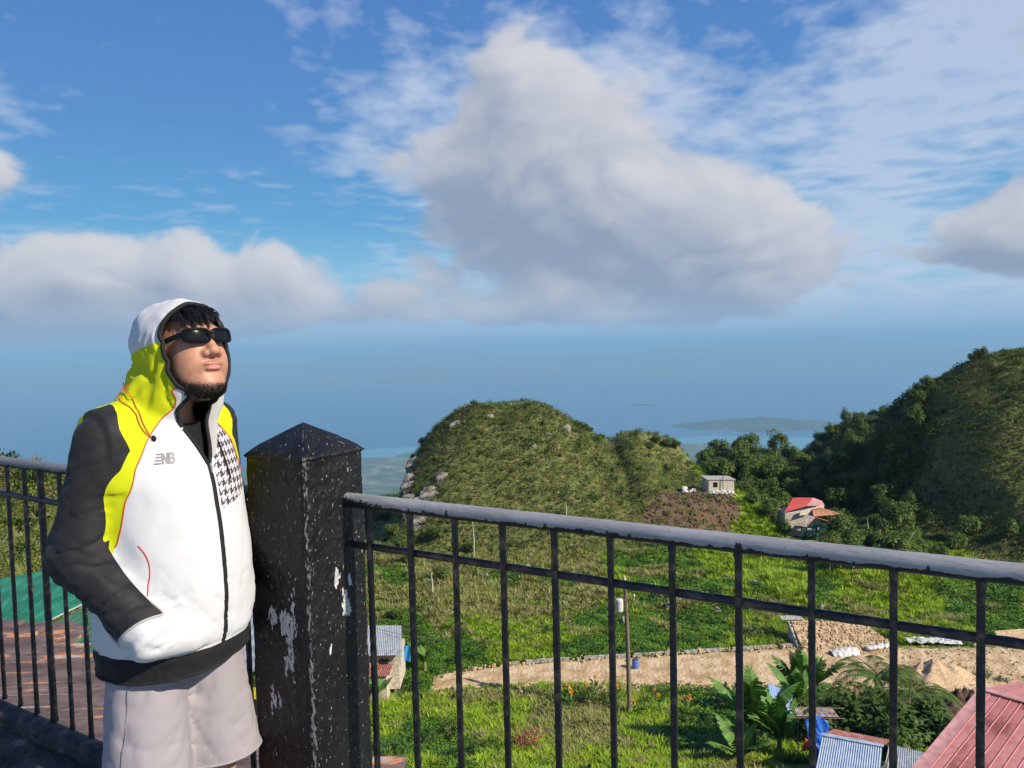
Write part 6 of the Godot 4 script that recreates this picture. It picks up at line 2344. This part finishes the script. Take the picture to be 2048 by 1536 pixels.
func build_person() -> void:
	trunk_a = cubic_table(1)
	trunk_b = cubic_table(2)
	trunk_c = cubic_table(3)
	fold = noise3(801, 1.0, 2)
	fold2 = noise3(802, 1.0, 2)
	head_frame = Transform3D(Basis(Vector3.UP, deg_to_rad(-8.0)) * Basis(Vector3.RIGHT, deg_to_rad(-13.0)), HEAD_C)
	head_inv = head_frame.affine_inverse()
	M.weave = bump_tex(820, 0.12, 3, 3.0, 256)
	var white := cloth(Color(0.55, 0.555, 0.57))
	var yellow := cloth(Color(0.50, 0.54, 0.006))
	var black := cloth(Color(0.019, 0.019, 0.021), 0.62)
	var trim := cloth(Color(0.014, 0.014, 0.015), 0.7)
	var grey := cloth(Color(0.36, 0.355, 0.35))
	var red := mat(Color(0.55, 0.035, 0.02), 0.5)
	var skin := mat(Color(1, 1, 1), 0.48, true)
	skin.subsurf_scatter_enabled = true
	skin.subsurf_scatter_strength = 0.12
	skin.normal_enabled = true
	skin.normal_texture = M.fine_bump
	skin.normal_scale = 0.5
	triplanar(skin, 7.0)
	var who := thing("person", "person in white, yellow and black hooded jacket, grey shorts and dark sunglasses", "person", WHO, deg_to_rad(62.0))
	# body: head and neck finely, the rest coarsely, one mesh
	var hd := net(sd_head, Vector3(-0.13, 1.30, -0.13), Vector3(0.15, 1.72, 0.24), 0.0038)
	var lg := net(sd_legs, Vector3(-0.26, 0.0, -0.2), Vector3(0.26, 1.42, 0.22), 0.014)
	var col := colour_skin(hd)
	var base := hd.v.size() as int
	hd.v.append_array(lg.v)
	hd.n.append_array(lg.n)
	for k in lg.i:
		hd.i.append(k + base)
	for k in lg.v.size():
		col.append(Color(0.47, 0.25, 0.17))
	part(who, "body", mesh_of(hd, col), skin)
	# jacket
	var shell := net(sd_jacket, Vector3(-0.36, 0.68, -0.25), Vector3(0.36, 1.76, 0.30), 0.0065)
	var a := split(shell, opening)
	var edge: Array = a[2]
	var kept: Dictionary = a[0]
	a = split(kept, func(p: Vector3) -> float: return 0.750 + 0.010 * sin(p.x * 9.0) - p.y)
	var hem_line: Array = a[2]
	a = split(a[0], func(p: Vector3) -> float: return (0.803 - p.y) if absf(p.x) < 0.25 and sd_trunk(p, 0.0) < 0.025 else -0.01)
	var jacket := Node3D.new()
	jacket.name = "jacket"
	who.add_child(jacket)
	jacket.set_meta("label", "white, yellow and black hooded windbreaker with half open zip")
	part(jacket, "hem_band", mesh_of(a[1]), trim)
	a = split(a[0], arm_outer)
	part(jacket, "sleeve_panel", mesh_of(a[1]), black)
	part(jacket, "pocket_welt", piping(a[2], 0.0032, 0.0005, func(p: Vector3) -> bool: return p.x < -0.08 and p.z > 0.03 and p.y < 0.96 and (p - ELBOW_R).dot(WRIST_R - ELBOW_R) > 0.62 * (WRIST_R - ELBOW_R).length_squared()), grey)
	var rest: Dictionary = a[0]
	a = split(rest, func(p: Vector3) -> float: return (p.y - 1.50) if p.y < 1.5 else (head_inv * p).y - 0.012)
	part(jacket, "hood_top", mesh_of(a[1]), white)
	a = split(a[0], raglan)
	part(jacket, "yoke", mesh_of(a[1]), yellow)
	var seam_line: Array = a[2]
	a = split(a[0], func(p: Vector3) -> float: return minf(minf(p.y - (1.155 + 0.22 * (p.x - 0.02)), p.x - 0.018), p.z - 0.0))
	part(jacket, "front_panel", mesh_of(a[0]), white)
	var hm := mat(Color(1, 1, 1), 0.75)
	hm.albedo_texture = hound_tex()
	var uv := PackedVector2Array()
	for v in a[1].v:
		uv.append(Vector2(v.x - v.z * 0.35, -v.y) / 0.0245)
	part(jacket, "check_panel", mesh_of(a[1], PackedColorArray(), uv), hm)
	# trims that follow the cuts
	part(jacket, "edge_binding", piping(edge, 0.0058, 0.0, func(_p): return true), trim)
	part(jacket, "seam_piping", piping(seam_line, 0.0014, 0.0008, func(p: Vector3) -> bool: return p.z > 0.0 and p.y > 1.09 and p.y < 1.5), red)
	part(jacket, "hem_cord", piping(hem_line, 0.004, 0.0, func(_p): return true), trim)
	# zip: a dark band with two rows of teeth from the hem to where it is open
	var st := begin()
	var rows := 64
	var ring := []
	for j in rows + 1:
		var y := lerpf(0.748, 1.272, float(j) / rows)
		var r := []
		for x in [-0.008, -0.004, 0.0, 0.004, 0.008]:
			r.append(front_of(sd_jacket, x + 0.004, y) + Vector3(0, 0, 0.0018 if absf(x) < 0.006 else -0.001))
		ring.append(r)
	st.set_smooth_group(0)
	for j in rows:
		for k in 4:
			quad(st, ring[j][k], ring[j + 1][k], ring[j + 1][k + 1], ring[j][k + 1])
	var zip := part(jacket, "zip", done(st), trim)
	var top := front_of(sd_jacket, 0.004, 1.272)
	part(zip, "pull_tab", tube_mesh([top + Vector3(0, 0.004, 0.004), top + Vector3(0.002, -0.008, 0.007), top + Vector3(0.003, -0.022, 0.006)], [0.004, 0.0032, 0.0026], 8), mat(gray(0.25), 0.35))
	# chest pocket slit on the checked panel
	var slit := []
	for k in 12:
		var y := lerpf(1.345, 1.225, k / 11.0)
		slit.append(front_of(sd_jacket, 0.058 + 0.010 * k / 11.0, y) + Vector3(0, 0, 0.001))
	var rr := []
	for k in 12:
		rr.append(0.003)
	part(jacket, "pocket_zip", tube_mesh(slit, rr, 6), trim)
	# red cord line beside the hand pocket
	slit = []
	rr = []
	for k in 12:
		var y := lerpf(1.095, 0.97, k / 11.0)
		slit.append(front_of(sd_jacket, -0.176 + 0.010 * sin(k * 0.35) + 0.012 * k / 11.0, y) + Vector3(0, 0, 0.0004))
		rr.append(0.0014)
	part(jacket, "pocket_piping", tube_mesh(slit, rr, 6), red)
	# lining and turned-back collar on his left
	var collar := func(s: float, flare: float) -> ArrayMesh:
		var c := begin()
		c.set_smooth_group(0)
		var grid := []
		for j in 10:
			var t := j / 9.0
			var y := lerpf(1.29, 1.475, t)
			var w := clampf((y - 1.265) * 0.36, 0.0, 0.075)
			var root := front_of(sd_jacket, 0.004 + s * (w + 0.004), minf(y, 1.42))
			root.y = y
			if y > 1.42:
				root.z -= (y - 1.42) * 0.25
			var row := []
			for k in 5:
				var q := k / 4.0
				row.append(root + Vector3(s * flare * q * (0.25 + 0.75 * t), 0.004 * q, 0.020 * sin(q * 2.2) * t + 0.004))
			grid.append(row)
		for j in 9:
			for k in 4:
				quad(c, grid[j][k], grid[j + 1][k], grid[j + 1][k + 1], grid[j][k + 1])
		return done(c)
	part(jacket, "collar_lining", collar.call(1.0, 0.042), grey)
	# draw cords looped from the hood to a toggle on his right shoulder
	var tog := front_of(sd_jacket, -0.108, 1.352)
	for q in [[Vector3(-0.085, 1.492, -0.045), Vector3(-0.150, 1.41, 0.01)], [Vector3(-0.085, 1.482, -0.005), Vector3(-0.132, 1.41, 0.05)]]:
		var pts := []
		var rad := []
		for k in 14:
			var t := k / 13.0
			var a0: Vector3 = (q[0] as Vector3).lerp(q[1], t)
			var b0: Vector3 = (q[1] as Vector3).lerp(tog, t)
			var c0 := a0.lerp(b0, t)
			for z in 6:                                # lie on the cloth, not in it
				var d := sd_jacket(c0)
				if d > 0.003:
					break
				var gr := Vector3(sd_jacket(c0 + Vector3(0.004, 0, 0)), sd_jacket(c0 + Vector3(0, 0.004, 0)), sd_jacket(c0 + Vector3(0, 0, 0.004))) - Vector3.ONE * d
				c0 += gr.normalized() * (0.0035 - d)
			pts.append(c0)
			rad.append(0.0011)
		part(jacket, "draw_cord", tube_mesh(pts, rad, 6), red)
	part(jacket, "toggle", tube_mesh([tog + Vector3(0, 0.008, 0.003), tog + Vector3(0.001, 0, 0.005), tog + Vector3(0.002, -0.008, 0.003)], [0.003, 0.0062, 0.003], 8), trim)
	chest_mark(jacket)
	# shirt, shorts, shoes
	var sh := net(sd_shirt, Vector3(-0.24, 1.10, -0.2), Vector3(0.24, 1.46, 0.22), 0.012)
	a = split(sh, func(p: Vector3) -> float: return p.y - (1.392 - 0.012 * smoothstep(-0.05, 0.08, p.z) + 0.25 * maxf(0.0, absf(p.x) - 0.05)))
	part(who, "shirt", mesh_of(a[0]), cloth(Color(0.008, 0.008, 0.009), 0.8))
	var so := net(sd_shorts, Vector3(-0.28, 0.36, -0.26), Vector3(0.28, 0.98, 0.26), 0.009)
	a = split(so, func(p: Vector3) -> float: return 0.425 - p.y)
	var lilac := cloth(Color(0.30, 0.275, 0.295), 0.85)
	var shorts := part(who, "shorts", mesh_of(a[0]), lilac)
	part(shorts, "hem", piping(a[2], 0.004, 0.0, func(_p): return true), lilac)
	slit = []
	rr = []
	for k in 26:
		var y := lerpf(0.775, 0.44, k / 25.0)
		var z := 0.045
		var x := -0.4
		for q in 40:
			var dd: float = sd_shorts(Vector3(x, y, z))
			if dd < 0.0005:
				break
			x += dd * 0.7
		slit.append(Vector3(x - 0.0005, y, z))
		rr.append(0.0016)
	part(shorts, "side_seam", tube_mesh(slit, rr, 5), cloth(Color(0.18, 0.165, 0.175), 0.9))
	for s in [-1.0, 1.0]:
		var m := net(func(p: Vector3) -> float: return sd_shoe(p, s), Vector3(0.11 * s - 0.08, -0.01, -0.12), Vector3(0.11 * s + 0.08, 0.15, 0.21), 0.008)
		part(who, "shoe", mesh_of(m), mat(Color(0.5, 0.5, 0.5), 0.6))
	build_hair(who)
	build_glasses(who)

func chest_mark(jacket: Node3D) -> void:
	# grey slanted letter pair with speed lines, laid on the cloth of the chest
	var st := begin()
	var at := func(u: float, v: float) -> Vector3:
		var x := -0.122 + (u + 0.14 * v) * 0.038
		return front_of(sd_jacket, x, 1.289 + v * 0.027) + Vector3(0, 0, 0.0016)
	var strip := func(u0: float, u1: float, v0: float, v1: float, v2: float, v3: float) -> void:
		# a bar from (u0, v0..v1) to (u1, v2..v3), front and back
		var n := 3
		for k in n:
			var s := float(k) / n
			var e := float(k + 1) / n
			quad(st, at.call(lerpf(u0, u1, s), lerpf(v0, v2, s)), at.call(lerpf(u0, u1, s), lerpf(v1, v3, s)), at.call(lerpf(u0, u1, e), lerpf(v1, v3, e)), at.call(lerpf(u0, u1, e), lerpf(v0, v2, e)))
	# N
	strip.call(0.30, 0.40, 0.0, 1.0, 0.0, 1.0)
	strip.call(0.40, 0.56, 0.62, 1.0, 0.0, 0.38)
	strip.call(0.56, 0.66, 0.0, 1.0, 0.0, 1.0)
	# B
	strip.call(0.68, 0.78, 0.0, 1.0, 0.0, 1.0)
	strip.call(0.78, 0.94, 0.82, 1.0, 0.82, 1.0)
	strip.call(0.78, 0.96, 0.42, 0.60, 0.42, 0.60)
	strip.call(0.78, 0.96, 0.0, 0.18, 0.0, 0.18)
	strip.call(0.92, 1.0, 0.60, 0.86, 0.60, 0.82)
	strip.call(0.94, 1.03, 0.14, 0.46, 0.14, 0.42)
	# speed lines
	strip.call(0.05, 0.30, 0.86, 0.96, 0.86, 0.96)
	strip.call(0.0, 0.30, 0.58, 0.68, 0.58, 0.68)
	strip.call(-0.05, 0.30, 0.30, 0.40, 0.30, 0.40)
	strip.call(-0.10, 0.26, 0.02, 0.12, 0.02, 0.12)
	part(jacket, "chest_mark", done(st), mat(Color(0.17, 0.175, 0.185), 0.5))

func build_hair(who: Node3D) -> void:
	var r := RandomNumberGenerator.new()
	r.seed = 31
	var hair := mat(Color(0.010, 0.009, 0.009), 0.32)
	hair.metallic_specular = 0.6
	var cap := net(func(p: Vector3) -> float:
		var h := head_inv * p
		var d := sd_ell(h, Vector3(0, 0.026, -0.016), Vector3(0.086, 0.102, 0.102))
		return d, Vector3(-0.13, 1.46, -0.08), Vector3(0.15, 1.74, 0.24), 0.008)
	var a := split(cap, func(p: Vector3) -> float:
		var h := head_inv * p
		return maxf(h.z * 0.8 - h.y + 0.020 + 0.25 * absf(h.x), -h.y - 0.02))
	var o := part(who, "hair", mesh_of(a[0]), hair)
	var st := begin()
	# locks: root u, tip x, tip height, spread
	for lock in [[-0.95, -0.066, 0.058, 0.012], [-0.75, -0.056, 0.046, 0.012], [-0.55, -0.050, 0.030, 0.012], [-0.40, -0.034, 0.050, 0.012], [-0.30, -0.030, 0.030, 0.010], [-0.15, -0.014, 0.044, 0.012], [0.0, -0.012, 0.026, 0.010], [0.1, 0.006, 0.022, 0.007], [0.2, 0.018, 0.044, 0.012], [0.35, 0.034, 0.056, 0.012], [0.5, 0.046, 0.050, 0.010], [0.62, 0.054, 0.040, 0.010], [0.8, 0.064, 0.034, 0.010], [0.95, 0.072, 0.030, 0.010], [-0.05, 0.012, 0.060, 0.02], [0.45, 0.028, 0.066, 0.02], [-0.6, -0.03, 0.064, 0.02], [0.75, 0.05, 0.064, 0.02]]:
		for k in 40:
			var u: float = lock[0] + r.randf_range(-0.16, 0.16)
			var root := Vector3(u * 0.064, 0.106 - 0.026 * u * u + r.randf_range(-0.008, 0.006), 0.046 - 0.022 * u * u + r.randf_range(-0.014, 0.010))
			var tx: float = lock[1] + r.randf_range(-1.0, 1.0) * lock[3] * 0.7
			var tip := Vector3(tx, lock[2] + r.randf_range(-0.006, 0.010), 0.093 - 6.2 * tx * tx + r.randf_range(0.0, 0.006))
			var mid := root.lerp(tip, 0.5) + Vector3(0, 0.006, 0.014)
			var pts := []
			var rad := []
			for j in 7:
				var t := j / 6.0
				pts.append(head_frame * (root.lerp(mid, t).lerp(mid.lerp(tip, t), t)))
				rad.append(lerpf(0.0015, 0.0002, pow(t, 1.3)) * r.randf_range(0.8, 1.1))
			tube(st, pts, rad, 4, true, false)
	part(o, "fringe", done(st), hair)
	# beard hairs on the chin and along the jaw
	st = begin()
	for k in 1500:
		var u := r.randf_range(-1.0, 1.0)
		var dir := Vector3(u * 1.15, r.randf_range(-1.5, -0.55), 0.62 * (1.0 - 0.85 * u * u) + r.randf_range(-0.25, 0.3)).normalized()
		var p := Vector3(0, -0.06, 0.03) + dir * 0.18
		for q in 24:
			var d := sd_head(head_frame * p)
			if d < 0.001:
				break
			p -= dir * d * 0.8
		if p.y > -0.113 + 0.5 * maxf(0.0, absf(p.x) - 0.03) or p.y < -0.16:
			continue
		var grow := (Vector3(p.x * 2.0, -0.8, 0.55)).normalized() * r.randf_range(0.002, 0.005)
		tube(st, [head_frame * (p - dir * 0.001), head_frame * (p + dir * 0.003 + grow * 0.5), head_frame * (p + dir * 0.003 + grow)], [0.0005, 0.0004, 0.0001], 3, true, false)
	part(who, "beard", done(st), hair)

func build_glasses(who: Node3D) -> void:
	var g := Node3D.new()
	g.name = "sunglasses"
	g.transform = head_frame
	who.add_child(g)
	var frame := mat(Color(0.004, 0.004, 0.005), 0.22)
	frame.metallic_specular = 0.3
	var glass := mat(Color(0.006, 0.007, 0.008), 0.12)
	glass.metallic_specular = 0.3
	var z0 := 0.106
	var wrap := func(p: Vector2) -> Vector3:      # the frame bends a little round the face
		return Vector3(p.x, p.y + 0.010, z0 - 3.6 * p.x * p.x)
	for s in [-1.0, 1.0]:
		var c := Vector2(0.0352 * s, 0.0)
		var outer := []
		var inner := []
		var n := 40
		for k in n:
			var t := TAU * k / n
			var e := 0.55
			var cx := signf(cos(t)) * pow(absf(cos(t)), e)
			var cy := signf(sin(t)) * pow(absf(sin(t)), e)
			var slope: float = 0.0018 * cx * s
			outer.append(c + Vector2(cx * 0.0345, cy * 0.0205 + slope))
			inner.append(c + Vector2(cx * 0.0265, cy * 0.0138 + slope))
		var st := begin()
		st.set_smooth_group(-1)
		for k in n:
			var m := (k + 1) % n
			var of: Vector3 = wrap.call(outer[k]); var og: Vector3 = wrap.call(outer[m])
			var jf: Vector3 = wrap.call(inner[k]); var jg: Vector3 = wrap.call(inner[m])
			var f := Vector3(0, 0, 0.0035)
			var b := Vector3(0, 0, -0.0025)
			quad(st, of + f * 0.5, jf + f, jg + f, og + f * 0.5)
			quad(st, of + b, of + f * 0.5, og + f * 0.5, og + b)
			quad(st, jf + f, jf + b, jg + b, jg + f)
			quad(st, of + b, og + b, jg + b, jf + b)
		part(g, "rim", done(st), frame)
		st = begin()
		st.set_smooth_group(0)
		var mid: Vector3 = wrap.call(c) + Vector3(0, 0, 0.0012)
		for k in n:
			st.add_vertex(mid); st.add_vertex((wrap.call(inner[(k + 1) % n]) as Vector3)); st.add_vertex((wrap.call(inner[k]) as Vector3))
		part(g, "lens", done(st), glass)
		st = begin()
		var hinge: Vector3 = wrap.call(Vector2(0.0665 * s, 0.004))
		var pts := [hinge + Vector3(-0.002 * s, 0, 0.002), hinge + Vector3(0.008 * s, 0, -0.010), Vector3(0.084 * s, 0.011, 0.04), Vector3(0.088 * s, 0.008, -0.01), Vector3(0.084 * s, -0.008, -0.035)]
		for k in pts.size() - 1:
			var a: Vector3 = pts[k]
			var b2: Vector3 = pts[k + 1]
			var h0 := lerpf(0.0075, 0.0045, k / 4.0)
			var h1 := lerpf(0.0075, 0.0045, (k + 1) / 4.0)
			var o := Vector3(0.0022 * s, 0, 0)
			quad(st, a + Vector3(0, h0, 0) + o, b2 + Vector3(0, h1, 0) + o, b2 - Vector3(0, h1, 0) + o, a - Vector3(0, h0, 0) + o)
			quad(st, a + Vector3(0, h0, 0) - o, b2 + Vector3(0, h1, 0) - o, b2 - Vector3(0, h1, 0) - o, a - Vector3(0, h0, 0) - o)
			quad(st, a + Vector3(0, h0, 0) - o, b2 + Vector3(0, h1, 0) - o, b2 + Vector3(0, h1, 0) + o, a + Vector3(0, h0, 0) + o)
			quad(st, a - Vector3(0, h0, 0) - o, b2 - Vector3(0, h1, 0) - o, b2 - Vector3(0, h1, 0) + o, a - Vector3(0, h0, 0) + o)
		part(g, "temple", done(st), frame)
	part(g, "bridge", tube_mesh([wrap.call(Vector2(-0.012, 0.004)) + Vector3(0, 0, -0.0045), wrap.call(Vector2(0, 0.005)) + Vector3(0, 0, -0.004), wrap.call(Vector2(0.012, 0.004)) + Vector3(0, 0, -0.0045)], [0.0085, 0.0075, 0.0085], 8), frame)

# ---------------------------------------------------------------- small things
func build_small_things() -> void:
	# power pole
	var p := thing("utility_pole", "dark wooden utility pole with white drum on the valley floor", "pole", Vector3(6.3, -20.0, -43.5))
	part(p, "shaft", tube_mesh([Vector3(0.06, -0.3, 0.0), Vector3(0.0, 4.0, 0.0), Vector3(-0.12, 7.9, 0.0)], [0.15, 0.125, 0.095], 10), M.bark)
	part(p, "cap", tube_mesh([Vector3(-0.12, 7.5, 0.0), Vector3(-0.125, 7.7, 0), Vector3(-0.13, 8.12, 0.0)], [0.12, 0.125, 0.05], 10), M.pale_concrete)
	part(p, "transformer", lathe([Vector2(0.0, 0.0), Vector2(0.20, 0.0), Vector2(0.22, 0.06), Vector2(0.22, 0.62), Vector2(0.2, 0.7), Vector2(0.06, 0.76), Vector2(0.0, 0.76)], 16), M.pale_paint, Transform3D(Basis(), Vector3(-0.46, 6.1, 0.1)))
	part(p, "bracket", tube_mesh([Vector3(-0.5, 6.7, 0.05), Vector3(0.45, 6.9, 0.05)], [0.04, 0.04], 6), M.bark)
	part(p, "insulator", lathe([Vector2(0.0, 0), Vector2(0.05, 0.0), Vector2(0.07, 0.05), Vector2(0.04, 0.1), Vector2(0.06, 0.14), Vector2(0.0, 0.2)], 10), M.pale_paint, Transform3D(Basis(), Vector3(0.4, 6.9, 0.05)))
	var pts := []
	var rad := []
	for k in 20:
		var t := k / 19.0
		pts.append(Vector3(6.3, -13.3, -43.5).lerp(Vector3(-9.2, -16.4, -48.4), t) + Vector3(0, -1.6 * sin(t * PI), 0))
		rad.append(0.014)
	tag(part(self, "power_line", tube_mesh(pts, rad, 5), mat(gray(0.12), 0.7)), "thin power line from the utility pole to the grey house", "cable")
	# drum
	var d := thing("blue_drum", "blue plastic drum standing at the edge of the dirt road", "drum", Vector3(7.75, -20.2, -50.2))
	part(d, "body", lathe([Vector2(0.0, 0.0), Vector2(0.2, 0.0), Vector2(0.225, 0.05), Vector2(0.225, 0.26), Vector2(0.24, 0.29), Vector2(0.225, 0.32), Vector2(0.225, 0.52), Vector2(0.2, 0.58), Vector2(0.0, 0.58)], 18), mat(Color(0.06, 0.16, 0.45), 0.4))
	part(d, "lid", lathe([Vector2(0.0, 0.582), Vector2(0.19, 0.582), Vector2(0.19, 0.62), Vector2(0.0, 0.63)], 18), mat(Color(0.03, 0.05, 0.09), 0.5))
	# pale boulders showing through the scrub
	var r := RandomNumberGenerator.new()
	r.seed = 404
	for q in [[12.5, 62.0, 0.5], [16.0, 60.5, 0.4], [8.2, 58.5, 0.45], [4.0, 63.0, 0.4], [20.4, 65.0, 0.35], [1.0, 74.0, 0.5], [-3.0, 72.0, 0.4], [21.0, 80.0, 0.4], [9.0, 66.5, 0.35], [24.0, 60.0, 0.35]]:
		var o := part(self, "boulder", stone_mesh(50 + int(q[0]) % 4, 0.75), M.limestone, Transform3D(Basis.from_euler(Vector3(r.randf(), r.randf() * 6, r.randf())).scaled(Vector3.ONE * q[2] * 1.6), Vector3(q[0], ground_y(q[0], q[1]) + 0.25, -q[1])))
		tag(o, "pale limestone boulder half hidden in the green slope", "boulder", "limestone boulders on the green slope")
	# bare rock on the domed hill: ragged slabs standing out of the scrub
	for q in [[-11.2, 86.5, 1.5, 2.0], [-9.7, 87.6, 1.3, 1.7], [-12.2, 88.5, 1.2, 1.6], [-10.6, 84.6, 1.3, 1.1], [-12.6, 92.0, 1.0, 2.2], [-8.4, 89.5, 0.9, 1.2], [-12.6, 97.0, 1.1, 1.6], [4.4, 95.5, 0.5, 0.7], [6.8, 98.5, 0.7, 0.9], [2.4, 93.0, 0.4, 0.5], [-3.0, 99.0, 0.6, 0.7], [-7.4, 98.5, 0.8, 1.1]]:
		var nz := noise3(int(q[1] * 10.0), 0.9, 5)
		var mesh := grid_mesh(26, 16, func(i: int, j: int) -> Vector3:
			var a := TAU * i / 25.0
			var t := PI * j / 15.0
			var v := Vector3(sin(t) * cos(a) * q[2], cos(t) * q[3], sin(t) * sin(a) * 0.34)
			return v * (1.0 + 0.32 * nz.get_noise_3dv(v * 1.9)))
		var o := part(self, "rock_outcrop", mesh, M.limestone, Transform3D(Basis(Vector3.RIGHT, -0.75), Vector3(q[0], ground_y(q[0], q[1]) - 0.12, -q[1])))
		tag(o, "bare grey limestone outcrop on the face of the domed hill" if q[0] > -8.0 else "pale weathered limestone face at the steep end of the domed hill", "rock", "outcrops on the domed hill" if q[0] > -8.0 else "limestone face of the domed hill")
	# lumps of the tipped soil
	var trs := []
	for k in 700:
		var x := r.randf_range(11.0, 25.5)
		var dd := r.randf_range(80.0, 92.0)
		if cover(x, dd) != 3:
			continue
		trs.append(Transform3D(Basis.from_euler(Vector3(r.randf() * 6, r.randf() * 6, r.randf() * 6)).scaled(Vector3.ONE * r.randf_range(0.1, 0.42)), Vector3(x, ground_y(x, dd) + 0.05, -dd)))
	scatter("soil_clods", stone_mesh(8), M.soil, trs, [], "brown clods tipped down the slope below the concrete shed")
